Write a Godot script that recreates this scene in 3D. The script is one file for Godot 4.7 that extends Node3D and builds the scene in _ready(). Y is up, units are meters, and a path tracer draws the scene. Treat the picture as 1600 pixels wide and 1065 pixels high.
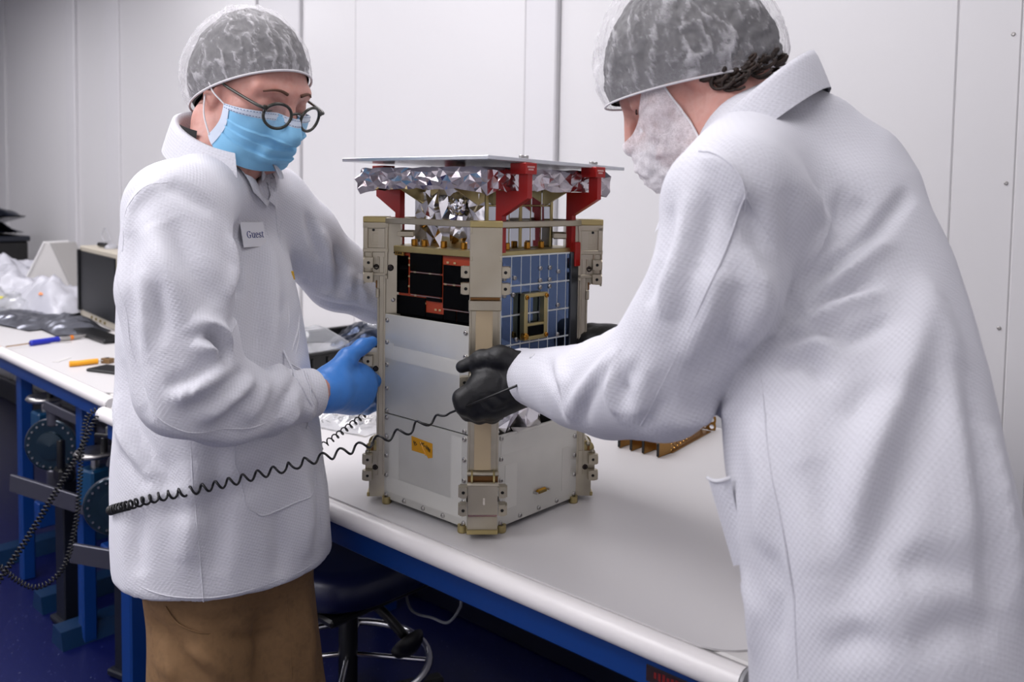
extends Node3D
# A clean-room bench: two people in white lab coats hold a small satellite between them.
# World: x runs along the bench (towards the right-hand end), y up, z from the wall towards the people. Metres.

const TOP := 0.85            # height of the bench tops
var rng := RandomNumberGenerator.new()
var cache := {}              # materials by name
var used := {}               # names already given at top level


func _ready() -> void:
	rng.seed = 7
	# ---- camera
	var cam := Camera3D.new()
	cam.name = "camera"
	var back := Vector3(0.667217, 0.058367, 0.742574)
	var right := Vector3(0.743158, 0.015273, -0.668942)
	cam.transform = Transform3D(Basis(right, back.cross(right).normalized(), back), Vector3(1.0997, 1.4111, 1.1452))
	cam.projection = Camera3D.PROJECTION_FRUSTUM
	cam.near = 0.05
	cam.far = 60.0
	cam.size = 0.05 * 1065.0 / 1348.0
	cam.frustum_offset = Vector2(0, -0.05 * (532.5 - 386.3) / 1348.0)   # the picture was cropped: the lens axis lies above its middle
	var lens := CameraAttributesPhysical.new()
	lens.frustum_focal_length = 28.0
	lens.frustum_near = 0.05
	lens.frustum_far = 60.0
	lens.exposure_aperture = 4.5
	lens.frustum_focus_distance = 1.42
	cam.attributes = lens
	add_child(cam)
	# ---- air and exposure: the room is closed, all light comes from its ceiling panels
	var env := Environment.new()
	env.background_mode = Environment.BG_COLOR
	env.background_color = Color(0.02, 0.02, 0.025)
	env.tonemap_mode = Environment.TONE_MAPPER_LINEAR
	env.tonemap_exposure = 1.0
	env.sdfgi_enabled = true
	env.ssao_enabled = true
	env.ssil_enabled = true
	var we := WorldEnvironment.new()
	we.name = "environment"
	we.environment = env
	add_child(we)
	# ---- ceiling lights (the fittings themselves; each holds its own lamp)
	for p in [[-0.75, 0.05, 1.65, "over the left half of the near bench"], [0.7, 0.05, 0.55, "over the right-hand end of the near bench"], [-2.3, 0.05, 1.3, "over the far bench"], [-4.0, 0.35, 2.2, "at the far left end of the room"],
			[-0.9, 1.6, 2.7, "behind the person in khaki trousers"], [0.25, 1.6, 0.75, "above the camera"], [-2.6, 1.6, 2.2, "over the aisle left of the people"], [-0.9, 2.8, 2.4, "in the rear row of the aisle, left"], [0.9, 2.8, 0.7, "in the rear row of the aisle, right"]]:
		ceiling_light(p[0], p[1], p[2], p[3])
	room()
	near_bench()
	far_bench()
	satellite()
	person_one()
	person_two()
	cords()
	bench_clutter()
	far_clutter()
	under_benches()


# ---------------------------------------------------------------- small helpers
func tag(o: Node, label: String, category: String, group := "") -> void:
	o.set_meta("label", label)
	o.set_meta("category", category)
	if group:
		o.set_meta("group", group)


func numbered(called: String) -> String:
	var k: int = used.get(called, 0)
	used[called] = k + 1
	return called if k == 0 else "%s_%03d" % [called, k]


func thing(called: String, label: String, category: String, at := Vector3.ZERO, turn := 0.0, group := "") -> Node3D:
	var o := Node3D.new()
	o.name = numbered(called)
	o.position = at
	o.rotation.y = turn
	tag(o, label, category, group)
	add_child(o)
	return o


func part(called: String, mesh: Mesh, material: Material, parent: Node = null, xf := Transform3D.IDENTITY) -> MeshInstance3D:
	var o := MeshInstance3D.new()
	o.name = called if parent else numbered(called)
	o.mesh = mesh
	o.material_override = material
	o.transform = xf
	(parent if parent else self).add_child(o, true)
	return o


func setting(called: String, mesh: Mesh, material: Material, xf := Transform3D.IDENTITY) -> MeshInstance3D:
	var o := part(called, mesh, material, null, xf)
	o.set_meta("kind", "structure")
	return o


func at(x: float, y: float, z: float, ry := 0.0, rx := 0.0, rz := 0.0) -> Transform3D:
	return Transform3D(Basis.from_euler(Vector3(rx, ry, rz)), Vector3(x, y, z))


func along(a: Vector3, b: Vector3) -> Transform3D:
	# local y runs from a to b, origin at a
	var y := (b - a).normalized()
	var x := y.cross(Vector3.RIGHT if absf(y.x) < 0.8 else Vector3.BACK).normalized()
	return Transform3D(Basis(x, y, x.cross(y)), a)


# ---------------------------------------------------------------- materials
func mat(called: String, color: Color, rough := 0.5, metal := 0.0, spec := 0.5) -> StandardMaterial3D:
	if cache.has(called):
		return cache[called]
	var m := StandardMaterial3D.new()
	m.resource_name = called
	m.albedo_color = color
	m.roughness = rough
	m.metallic = metal
	m.metallic_specular = spec
	cache[called] = m
	return m


func noise_tex(seed_: int, freq: float, ramp: Array = [], normal := false, size := 512, kind := FastNoiseLite.TYPE_SIMPLEX_SMOOTH, octaves := 4, bump := 4.0) -> NoiseTexture2D:
	var n := FastNoiseLite.new()
	n.seed = seed_
	n.frequency = freq
	n.noise_type = kind
	n.fractal_octaves = octaves
	var t := NoiseTexture2D.new()
	t.width = size
	t.height = size
	t.seamless = true
	t.noise = n
	t.as_normal_map = normal
	t.bump_strength = bump
	if ramp.size():
		var g := Gradient.new()
		g.offsets = PackedFloat32Array(range(ramp.size()).map(func(i): return float(i) / (ramp.size() - 1)))
		g.colors = PackedColorArray(ramp)
		t.color_ramp = g
	return t


func triplanar(m: StandardMaterial3D, scale: float, world := false) -> StandardMaterial3D:
	m.uv1_triplanar = true
	m.uv1_world_triplanar = world
	m.uv1_scale = Vector3.ONE * scale
	return m


func weave() -> StandardMaterial3D:
	# white coat cloth: a diagonal honeycomb weave about five millimetres across
	if cache.has("coat_cloth"):
		return cache["coat_cloth"]
	var n := 128
	var im := Image.create(n, n, false, Image.FORMAT_RGB8)
	var hi := Image.create(n, n, false, Image.FORMAT_RGB8)
	for y in n:
		for x in n:
			var u := x / 16.0
			var v := y / 16.0
			var cell := 0.5 + 0.25 * (cos(TAU * (u + v * 0.5)) + cos(TAU * (v - u * 0.5)))
			var thread := 0.5 + 0.5 * cos(TAU * v * 2.0)
			var c := 0.93 + 0.07 * clampf(cell * 1.3, 0.0, 1.0)
			im.set_pixel(x, y, Color(c * 0.985, c * 0.985, c))
			var h := clampf(cell * 0.75 + thread * 0.25, 0.0, 1.0)
			hi.set_pixel(x, y, Color(h, h, h))
	var m := mat("coat_cloth", Color(0.85, 0.85, 0.865), 0.85)
	m.albedo_texture = ImageTexture.create_from_image(im)
	m.heightmap_enabled = true
	m.heightmap_scale = 0.05
	m.heightmap_texture = ImageTexture.create_from_image(hi)
	m.rim_enabled = true
	m.rim = 0.2
	return triplanar(m, 25.0)


func gauze(called: String, tint := Color(0.95, 0.945, 0.955)) -> StandardMaterial3D:
	# thin non-woven fabric: see-through where it lies in one layer, denser where it gathers (vertex alpha), with fine fibres
	var m := mat(called, Color.WHITE, 0.95, 0.0, 0.15)
	m.transparency = BaseMaterial3D.TRANSPARENCY_ALPHA
	m.cull_mode = BaseMaterial3D.CULL_DISABLED
	m.vertex_color_use_as_albedo = true
	var n := 512
	var im := Image.create(n, n, false, Image.FORMAT_RGBA8)
	var z := FastNoiseLite.new()
	z.seed = 6
	z.frequency = 0.03
	for y in n:
		for x in n:
			im.set_pixel(x, y, Color(tint, 0.54 + 0.16 * z.get_noise_2d(x, y)))
	var r := RandomNumberGenerator.new()
	r.seed = 19
	for k in 1500:
		var p := Vector2(r.randf() * n, r.randf() * n)
		var a := r.randf() * TAU
		var bend := r.randf_range(-0.03, 0.03)
		var dense := r.randf_range(0.7, 1.0)
		for i in r.randi_range(25, 110):
			im.set_pixel(posmod(int(p.x), n), posmod(int(p.y), n), Color(tint, dense))
			p += Vector2(cos(a), sin(a))
			a += bend
	m.albedo_texture = ImageTexture.create_from_image(im)
	return triplanar(m, 11.0)


func clear_film(called: String, color: Color, alpha: float) -> StandardMaterial3D:
	var m := mat(called, Color(color, alpha), 0.12)
	m.transparency = BaseMaterial3D.TRANSPARENCY_ALPHA
	m.cull_mode = BaseMaterial3D.CULL_DISABLED
	return m


func foil_mat(called: String, color: Color, rough := 0.13, scale := 9.0) -> StandardMaterial3D:
	var m := mat(called, color, rough, 1.0)
	m.normal_enabled = true
	m.normal_scale = 0.25
	m.normal_texture = noise_tex(31, 0.006, [], true, 512, FastNoiseLite.TYPE_SIMPLEX, 3, 8.0)
	return triplanar(m, scale)


func brushed(called: String, color: Color, rough := 0.38) -> StandardMaterial3D:
	var m := mat(called, color, rough, 0.9)
	m.albedo_texture = noise_tex(12, 0.006, [Color(0.86, 0.86, 0.86), Color(1, 1, 1), Color(0.93, 0.92, 0.9)], false, 256)
	return triplanar(m, 3.0)


# ---------------------------------------------------------------- mesh building
class Shape:
	var v := PackedVector3Array()
	var n := PackedVector3Array()
	var ix := PackedInt32Array()
	var col := PackedColorArray()

	func tri(a: Vector3, b: Vector3, c: Vector3) -> void:      # anticlockwise seen from outside
		var k := v.size()
		var nn := (b - a).cross(c - a).normalized()
		v.append_array(PackedVector3Array([a, b, c]))
		n.append_array(PackedVector3Array([nn, nn, nn]))
		ix.append_array(PackedInt32Array([k, k + 2, k + 1]))

	func quad(a: Vector3, b: Vector3, c: Vector3, d: Vector3) -> void:
		tri(a, b, c)
		tri(a, c, d)

	func box(size: Vector3, xf := Transform3D.IDENTITY, bev := 0.0) -> Shape:
		var h := size * 0.5
		var b := minf(bev, minf(h.x, minf(h.y, h.z)) * 0.9)
		var dirs := [Vector3(1, 0, 0), Vector3(-1, 0, 0), Vector3(0, 1, 0), Vector3(0, -1, 0), Vector3(0, 0, 1), Vector3(0, 0, -1)]
		for d: Vector3 in dirs:
			var s := Vector3(d.y, d.z, d.x).abs()
			var t := d.cross(s)
			var c := d * absf(d.dot(h))
			var e := s * (absf(s.dot(h)) - b)
			var f := t * (absf(t.dot(h)) - b)
			quad(xf * (c - e - f), xf * (c + e - f), xf * (c + e + f), xf * (c - e + f))
		if b > 0.0:
			for i in 3:                                           # twelve edges
				for sa in [-1.0, 1.0]:
					for sb in [-1.0, 1.0]:
						var ax := Vector3.ZERO
						ax[i] = 1.0
						var p := Vector3.ZERO
						p[(i + 1) % 3] = sa
						var q := Vector3.ZERO
						q[(i + 2) % 3] = sb
						var l := ax * (h[i] - b)
						var p1 := p * h[(i + 1) % 3] + q * (h[(i + 2) % 3] - b)
						var p2 := p * (h[(i + 1) % 3] - b) + q * h[(i + 2) % 3]
						if sa * sb > 0:
							quad(xf * (p1 - l), xf * (p2 - l), xf * (p2 + l), xf * (p1 + l))
						else:
							quad(xf * (p1 - l), xf * (p1 + l), xf * (p2 + l), xf * (p2 - l))
			for sx in [-1.0, 1.0]:
				for sy in [-1.0, 1.0]:
					for sz in [-1.0, 1.0]:
						var g := Vector3(sx, sy, sz)
						var a := g * Vector3(h.x, h.y - b, h.z - b)
						var e2 := g * Vector3(h.x - b, h.y, h.z - b)
						var f2 := g * Vector3(h.x - b, h.y - b, h.z)
						if sx * sy * sz > 0:
							tri(xf * a, xf * e2, xf * f2)
						else:
							tri(xf * a, xf * f2, xf * e2)
		return self

	func grid(rows: Array, wrap := false, flat := false) -> Shape:   # rows of points; smooth unless flat
		var w: int = rows[0].size()
		if flat:
			for i in rows.size() - 1:
				for j in (w if wrap else w - 1):
					var j2 := (j + 1) % w
					if (i + j) % 2:
						tri(rows[i][j], rows[i][j2], rows[i + 1][j2])
						tri(rows[i][j], rows[i + 1][j2], rows[i + 1][j])
					else:
						tri(rows[i][j], rows[i][j2], rows[i + 1][j])
						tri(rows[i][j2], rows[i + 1][j2], rows[i + 1][j])
			return self
		var k := v.size()
		var nn := PackedVector3Array()
		for r: PackedVector3Array in rows:
			v.append_array(r)
		nn.resize(rows.size() * w)
		for i in rows.size() - 1:
			for j in (w if wrap else w - 1):
				var a := i * w + j
				var b := i * w + (j + 1) % w
				var c := b + w
				var d := a + w
				ix.append_array(PackedInt32Array([k + a, k + c, k + b, k + a, k + d, k + c]))
				var g := (v[k + c] - v[k + a]).cross(v[k + d] - v[k + b])
				nn[a] += g
				nn[b] += g
				nn[c] += g
				nn[d] += g
		for i in nn.size():
			nn[i] = nn[i].normalized()
		n.append_array(nn)
		return self

	func lathe(profile: PackedVector2Array, xf := Transform3D.IDENTITY, seg := 20, soft := false) -> Shape:   # (radius, y) from bottom to top
		if soft:
			var rows := []
			for p in profile:
				var r := PackedVector3Array()
				for j in seg:
					var t := -TAU * j / seg
					r.append(xf * Vector3(cos(t) * p.x, p.y, sin(t) * p.x))
				rows.append(r)
			return grid(rows, true)
		for i in profile.size() - 1:
			lathe(PackedVector2Array([profile[i], profile[i + 1]]), xf, seg, true)
		return self

	func cyl(r: float, h: float, xf := Transform3D.IDENTITY, seg := 20, bev := 0.0) -> Shape:    # from y = 0 to y = h
		return lathe(PackedVector2Array([Vector2(0, 0), Vector2(r - bev, 0), Vector2(r, bev), Vector2(r, h - bev), Vector2(r - bev, h), Vector2(0, h)]) if bev > 0 else PackedVector2Array([Vector2(0, 0), Vector2(r, 0), Vector2(r, h), Vector2(0, h)]), xf, seg)

	func tube(path: PackedVector3Array, r: float, sides := 8, r_end := -1.0, flat := 1.0) -> Shape:
		var rows := []
		var up := Vector3.UP
		var count := path.size()
		for i in count:
			var d := (path[mini(i + 1, count - 1)] - path[maxi(i - 1, 0)]).normalized()
			if i == 0 and absf(d.dot(up)) > 0.9:
				up = Vector3.RIGHT
			up = (up - d * up.dot(d)).normalized()
			var s := d.cross(up)
			var rr := r if r_end < 0 else lerpf(r, r_end, float(i) / (count - 1))
			if i == 0:
				rows.append(ring(path[i], up, s, rr * 0.02, sides, flat))
			rows.append(ring(path[i], up, s, rr, sides, flat))
			if i == count - 1:
				rows.append(ring(path[i], up, s, rr * 0.02, sides, flat))
		return grid(rows, true)

	func ring(c: Vector3, a: Vector3, b: Vector3, r: float, sides: int, flat: float) -> PackedVector3Array:
		var o := PackedVector3Array()
		for j in sides:
			var t := TAU * j / sides
			o.append(c + a * (cos(t) * r) * flat + b * (sin(t) * r))
		return o

	func prism(poly: PackedVector2Array, depth: float, xf := Transform3D.IDENTITY) -> Shape:     # polygon in x-y, extruded along z about 0
		var p := poly
		if Geometry2D.is_polygon_clockwise(p):
			p = p.duplicate()
			p.reverse()
		var z := Vector3(0, 0, depth * 0.5)
		var k := p.size()
		for i in k:
			var a := Vector3(p[i].x, p[i].y, 0)
			var b := Vector3(p[(i + 1) % k].x, p[(i + 1) % k].y, 0)
			quad(xf * (a - z), xf * (b - z), xf * (b + z), xf * (a + z))
		var t := Geometry2D.triangulate_polygon(p)
		for i in range(0, t.size(), 3):
			var q := [p[t[i]], p[t[i + 1]], p[t[i + 2]]]
			if (q[1] - q[0]).cross(q[2] - q[0]) < 0:
				q = [q[0], q[2], q[1]]
			var a3 := Vector3(q[0].x, q[0].y, 0)
			var b3 := Vector3(q[1].x, q[1].y, 0)
			var c3 := Vector3(q[2].x, q[2].y, 0)
			tri(xf * (a3 + z), xf * (b3 + z), xf * (c3 + z))
			tri(xf * (a3 - z), xf * (c3 - z), xf * (b3 - z))
		return self

	func holed(w: float, h: float, t: float, r: float, xf := Transform3D.IDENTITY, seg := 12) -> Shape:   # plate in x-y with a round hole
		for j in seg:
			var q := []
			for k in [j, j + 1]:
				var a: float = TAU * (k + 0.5) / seg
				var d := Vector2(cos(a), sin(a))
				var s := minf(w * 0.5 / maxf(absf(d.x), 1e-6), h * 0.5 / maxf(absf(d.y), 1e-6))
				q.append([d * r, d * s])
			var z := t * 0.5
			var f := func(p: Vector2, zz: float) -> Vector3: return xf * Vector3(p.x, p.y, zz)
			quad(f.call(q[0][0], z), f.call(q[0][1], z), f.call(q[1][1], z), f.call(q[1][0], z))
			quad(f.call(q[0][0], -z), f.call(q[1][0], -z), f.call(q[1][1], -z), f.call(q[0][1], -z))
			quad(f.call(q[0][0], z), f.call(q[1][0], z), f.call(q[1][0], -z), f.call(q[0][0], -z))
			quad(f.call(q[0][1], z), f.call(q[0][1], -z), f.call(q[1][1], -z), f.call(q[1][1], z))
		return self

	func add(o: Shape, xf := Transform3D.IDENTITY) -> Shape:
		var k := v.size()
		for p in o.v:
			v.append(xf * p)
		for p in o.n:
			n.append((xf.basis * p).normalized())
		for i in o.ix:
			ix.append(i + k)
		return self

	func mesh() -> ArrayMesh:
		var a := []
		a.resize(Mesh.ARRAY_MAX)
		a[Mesh.ARRAY_VERTEX] = v
		a[Mesh.ARRAY_NORMAL] = n
		a[Mesh.ARRAY_INDEX] = ix
		if col.size() == v.size():
			a[Mesh.ARRAY_COLOR] = col
		var m := ArrayMesh.new()
		m.add_surface_from_arrays(Mesh.PRIMITIVE_TRIANGLES, a)
		return m


func sh() -> Shape:
	return Shape.new()


func slab(size: Vector3, bev := 0.002) -> ArrayMesh:
	return sh().box(size, Transform3D.IDENTITY, bev).mesh()


func smooth_path(pts: Array, per := 8) -> PackedVector3Array:
	var o := PackedVector3Array()
	for i in pts.size() - 1:
		var a: Vector3 = pts[maxi(i - 1, 0)]
		var b: Vector3 = pts[i]
		var c: Vector3 = pts[i + 1]
		var d: Vector3 = pts[mini(i + 2, pts.size() - 1)]
		for k in per:
			o.append(b.cubic_interpolate(c, a, d, float(k) / per))
	o.append(pts[-1])
	return o


# ---------------------------------------------------------------- bodies and cloth: a field of distances, meshed with surface nets
class Field:
	# row: [kind, a, b, ra, rb, k, squash axis, squash]; kinds: 0 tapered capsule, 1 stack of ellipses, 2 ellipsoid, 3 carved capsule, 4 plane
	var rows := []
	var stacks := []
	var folds := []            # [points, radius, height]
	var cell := 0.008

	func cone(a: Vector3, b: Vector3, ra: float, rb: float, k := 0.02, axis := Vector3.ZERO, squash := 0.0) -> Field:
		rows.append([0, a, b, ra, rb, k, axis, squash])
		return self

	func carve(a: Vector3, b: Vector3, ra: float, rb: float, k := 0.01) -> Field:
		rows.append([3, a, b, ra, rb, k, Vector3.ZERO, 0.0])
		return self

	func ball(c: Vector3, basis: Basis, radii: Vector3, k := 0.02) -> Field:      # the basis columns are the axes
		rows.append([2, c, radii, 0.0, 0.0, k, basis.transposed(), 0.0])
		return self

	func stack(front: Vector3, side: Vector3, sections: Array, k := 0.03) -> Field:   # [y, centre x, centre z, half depth, half width], from low to high
		rows.append([1, front, side, 0.0, 0.0, k, stacks.size(), 0.0])
		stacks.append(sections)
		return self

	func plane(normal: Vector3, limit: float, k := 0.004) -> Field:                # keeps normal . p < limit
		rows.append([4, normal, Vector3.ZERO, limit, 0.0, k, Vector3.ZERO, 0.0])
		return self

	func fold(radius: float, height: float, points: Array) -> Field:
		folds.append([points, radius, height])
		return self

	func one(r: Array, p: Vector3) -> float:
		var kind: int = r[0]
		if kind == 0 or kind == 3:
			var a: Vector3 = r[1]
			var ba: Vector3 = r[2] - a
			var pa := p - a
			if r[7] != 0.0:
				var ax: Vector3 = r[6]
				pa += ax * (pa.dot(ax) * r[7])
				ba += ax * (ba.dot(ax) * r[7])
			var t := clampf(pa.dot(ba) / maxf(ba.length_squared(), 1e-9), 0.0, 1.0)
			return (pa - ba * t).length() - lerpf(r[3], r[4], t)
		if kind == 1:
			var s: Array = stacks[r[6]]
			var last: int = s.size() - 1
			var y := clampf(p.y, s[0][0], s[last][0])
			var i := 0
			while i < last - 1 and y > s[i + 1][0]:
				i += 1
			var f: float = (y - s[i][0]) / (s[i + 1][0] - s[i][0])
			var m0: Array = s[maxi(i - 1, 0)]
			var m1: Array = s[i]
			var m2: Array = s[i + 1]
			var m3: Array = s[mini(i + 2, last)]
			var d := Vector3(p.x - cubic_interpolate(m1[1], m2[1], m0[1], m3[1], f), 0, p.z - cubic_interpolate(m1[2], m2[2], m0[2], m3[2], f))
			var hf := cubic_interpolate(m1[3], m2[3], m0[3], m3[3], f)
			var hs := cubic_interpolate(m1[4], m2[4], m0[4], m3[4], f)
			var front: Vector3 = r[1]
			var side: Vector3 = r[2]
			var q := Vector2(d.dot(front) / hf, d.dot(side) / hs)
			var g := Vector2(q.x / hf, q.y / hs).length()
			var l := q.length()
			var e := l * (l - 1.0) / maxf(g, 1e-4) if l > 0.3 else -0.7 * minf(hf, hs)
			var over := maxf(p.y - s[last][0], s[0][0] - p.y)
			return maxf(e, over) if over <= 0.0 or e <= 0.0 else Vector2(e, over).length()
		if kind == 2:
			var q3: Vector3 = (r[6] as Basis) * (p - r[1])
			var rad: Vector3 = r[2]
			var k0 := (q3 / rad).length()
			var k1 := (q3 / (rad * rad)).length()
			return k0 * (k0 - 1.0) / maxf(k1, 1e-4) if k0 > 0.2 else -minf(rad.x, minf(rad.y, rad.z)) * 0.8
		return (r[1] as Vector3).dot(p) - r[3]

	func eval(set_: Array, p: Vector3) -> float:
		var d := 9.0
		for r: Array in set_:
			var e := one(r, p)
			var k: float = r[5]
			if r[0] < 3:
				var h := maxf(k - absf(d - e), 0.0)
				d = minf(d, e) - h * h / (4.0 * k)
			else:
				if r[0] == 3:
					e = -e
				var h2 := maxf(k - absf(d - e), 0.0)
				d = maxf(d, e) + h2 * h2 / (4.0 * k)
		return d

	func bump(p: Vector3, nrm: Vector3) -> float:
		var total := 0.0
		for f: Array in folds:
			var pts: Array = f[0]
			var r: float = f[1]
			if r > 0.0 and (p - f[3]).length() > f[4]:
				continue
			var best := 9.0
			var where := 0.0
			for i in pts.size() - 1:
				var a: Vector3 = pts[i]
				var ba: Vector3 = pts[i + 1] - a
				var t := clampf((p - a).dot(ba) / ba.length_squared(), 0.0, 1.0)
				var dd := (p - a - ba * t).length()
				if dd < best:
					best = dd
					where = (i + t) / (pts.size() - 1)
			if best < r * 2.2:
				var fade := sqrt(clampf(4.0 * where * (1.0 - where) + 0.05, 0.0, 1.0))
				total += f[2] * fade * exp(-(best / r) * (best / r))
		return total

	func build(lo: Vector3, hi: Vector3, rough := 0.0, rough_freq := 14.0, seed_ := 3) -> Shape:
		for f: Array in folds:
			var c := Vector3.ZERO
			for p: Vector3 in f[0]:
				c += p / f[0].size()
			var far := 0.0
			for p: Vector3 in f[0]:
				far = maxf(far, (p - c).length())
			if f.size() == 3:
				f.append_array([c, far + f[1] * 2.3])
		var B := 5
		var nb := Vector3i(((hi - lo) / (cell * B)).ceil()) + Vector3i.ONE
		var dim := nb * B + Vector3i.ONE
		var sx := dim.y * dim.z
		var sy := dim.z
		var vals := PackedFloat32Array()
		vals.resize(dim.x * dim.y * dim.z)
		vals.fill(1.0)
		var half := cell * B * 0.5
		var reach := half * 1.75 * 1.3 + cell
		var jobs := []
		for bx in nb.x:
			for by in nb.y:
				for bz in nb.z:
					var c := lo + (Vector3(bx, by, bz) * B + Vector3.ONE * (B - 1) * 0.5) * cell
					var near := []
					for r: Array in rows:
						if r[0] == 4 or one(r, c) < reach + r[5] + 0.012:
							near.append(r)
					var d := eval(near, c)
					if absf(d) < reach + 0.01:
						jobs.append([Vector3i(bx, by, bz) * B, near])
					elif d < 0.0:
						for i in B:
							for j in B:
								for k in B:
									vals[(bx * B + i) * sx + (by * B + j) * sy + bz * B + k] = -1.0
		var done := []
		done.resize(jobs.size())
		var work := func(t: int) -> void:
			var o := PackedFloat32Array()
			o.resize(B * B * B)
			var b: Vector3i = jobs[t][0]
			var near: Array = jobs[t][1]
			var q := 0
			for i in B:
				for j in B:
					for k in B:
						o[q] = eval(near, lo + Vector3(b.x + i, b.y + j, b.z + k) * cell)
						q += 1
			done[t] = o
		if jobs.size():
			WorkerThreadPool.wait_for_group_task_completion(WorkerThreadPool.add_group_task(work, jobs.size()))
		for t in jobs.size():
			var b: Vector3i = jobs[t][0]
			var o: PackedFloat32Array = done[t]
			var q := 0
			for i in B:
				for j in B:
					for k in B:
						vals[(b.x + i) * sx + (b.y + j) * sy + b.z + k] = o[q]
						q += 1
		# one vertex in each cell that the surface crosses
		var at_cell := PackedInt32Array()
		at_cell.resize(vals.size())
		at_cell.fill(-1)
		var verts := PackedVector3Array()
		var cells := PackedInt32Array()
		var corner := PackedInt32Array([0, 1, sy, sy + 1, sx, sx + 1, sx + sy, sx + sy + 1])
		var off := [Vector3(0, 0, 0), Vector3(0, 0, 1), Vector3(0, 1, 0), Vector3(0, 1, 1), Vector3(1, 0, 0), Vector3(1, 0, 1), Vector3(1, 1, 0), Vector3(1, 1, 1)]
		var edges := [[0, 1], [2, 3], [4, 5], [6, 7], [0, 2], [1, 3], [4, 6], [5, 7], [0, 4], [1, 5], [2, 6], [3, 7]]
		for job in jobs:
			var b: Vector3i = job[0]
			for i in range(maxi(b.x - 1, 0), b.x + B):
				for j in range(maxi(b.y - 1, 0), b.y + B):
					for k in range(maxi(b.z - 1, 0), b.z + B):
						var id := i * sx + j * sy + k
						if at_cell[id] != -1:
							continue
						var m := 0
						for c in 8:
							if vals[id + corner[c]] < 0.0:
								m |= 1 << c
						if m == 0 or m == 255:
							continue
						var sum := Vector3.ZERO
						var cnt := 0
						for e in edges:
							var va := vals[id + corner[e[0]]]
							var vb := vals[id + corner[e[1]]]
							if (va < 0.0) != (vb < 0.0):
								sum += (off[e[0]] as Vector3).lerp(off[e[1]], va / (va - vb))
								cnt += 1
						at_cell[id] = verts.size()
						verts.append(lo + (Vector3(i, j, k) + sum / cnt) * cell)
						cells.append(id)
		var tris := PackedInt32Array()
		for id in cells:
			var a: bool = vals[id] < 0.0
			for axis in 3:
				var s: int = [sx, sy, 1][axis]
				var u: int = [sy, 1, sx][axis]
				var w: int = [1, sx, sy][axis]
				if a == (vals[id + s] < 0.0) or id - u - w < 0:
					continue
				var q0 := at_cell[id]
				var q1 := at_cell[id - u]
				var q2 := at_cell[id - u - w]
				var q3 := at_cell[id - w]
				if q0 < 0 or q1 < 0 or q2 < 0 or q3 < 0:
					continue
				if a:
					tris.append_array(PackedInt32Array([q0, q2, q1, q0, q3, q2]))
				else:
					tris.append_array(PackedInt32Array([q0, q1, q2, q0, q2, q3]))
		var s := Shape.new()
		s.v = verts
		s.ix = tris
		s.n = normals(verts, tris)
		if folds.size() or rough > 0.0:
			var nz := FastNoiseLite.new()
			nz.seed = seed_
			nz.frequency = rough_freq
			nz.fractal_octaves = 2
			var moved := PackedVector3Array()
			moved.resize(verts.size())
			for i in verts.size():
				var p := verts[i]
				var h := bump(p, s.n[i])
				if rough > 0.0:
					h += nz.get_noise_3d(p.x, p.y * 0.6, p.z) * rough
				moved[i] = p + s.n[i] * h
			s.v = moved
			s.n = normals(moved, tris)
		return s

	func normals(verts: PackedVector3Array, tris: PackedInt32Array) -> PackedVector3Array:
		var o := PackedVector3Array()
		o.resize(verts.size())
		for i in range(0, tris.size(), 3):
			var a := tris[i]
			var b := tris[i + 1]
			var c := tris[i + 2]
			var g := (verts[c] - verts[a]).cross(verts[b] - verts[a])
			o[a] += g
			o[b] += g
			o[c] += g
		for i in o.size():
			o[i] = o[i].normalized()
		return o

	func lift(p: Vector3, more := 0.0) -> Vector3:
		# the point of the finished surface nearest to p, moved out by «more»
		var e := 0.002
		for t in 3:
			var d := eval(rows, p)
			var g := Vector3(eval(rows, p + Vector3(e, 0, 0)) - d, eval(rows, p + Vector3(0, e, 0)) - d, eval(rows, p + Vector3(0, 0, e)) - d).normalized()
			p -= g * d
			if t == 2:
				p += g * (bump(p, g) + more)
		return p


# ---------------------------------------------------------------- the room
func ceiling_light(x: float, z: float, energy: float, where: String) -> void:
	var t := thing("ceiling_light", "flat white ceiling light panel " + where, "light", Vector3(x, 2.7, z), 0.0, "flat light panels in the clean-room ceiling")
	var frame := sh()
	for s in [-1.0, 1.0]:
		frame.box(Vector3(1.24, 0.03, 0.03), at(0, -0.012, s * 0.3), 0.003)
		frame.box(Vector3(0.03, 0.03, 0.57), at(s * 0.605, -0.012, 0), 0.003)
	part("frame", frame.mesh(), mat("white_metal", Color(0.86, 0.86, 0.87), 0.4), t)
	var glow := mat("light_diffuser", Color(0.95, 0.95, 0.95), 0.6)
	glow.emission_enabled = true
	glow.emission = Color(1.0, 0.985, 0.97)
	glow.emission_energy_multiplier = 1.6
	part("diffuser", slab(Vector3(1.18, 0.008, 0.57), 0.001), glow, t, at(0, -0.006, 0))
	var l := AreaLight3D.new()
	l.name = "lamp"
	l.area_size = Vector2(1.16, 0.55)
	l.light_color = Color(0.99, 0.98, 1.0)
	l.light_energy = energy
	l.shadow_enabled = true
	l.set("area_range", 12.0)
	l.transform = Transform3D(Basis(Vector3.RIGHT, -PI / 2), Vector3(0, -0.03, 0))
	t.add_child(l)


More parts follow.
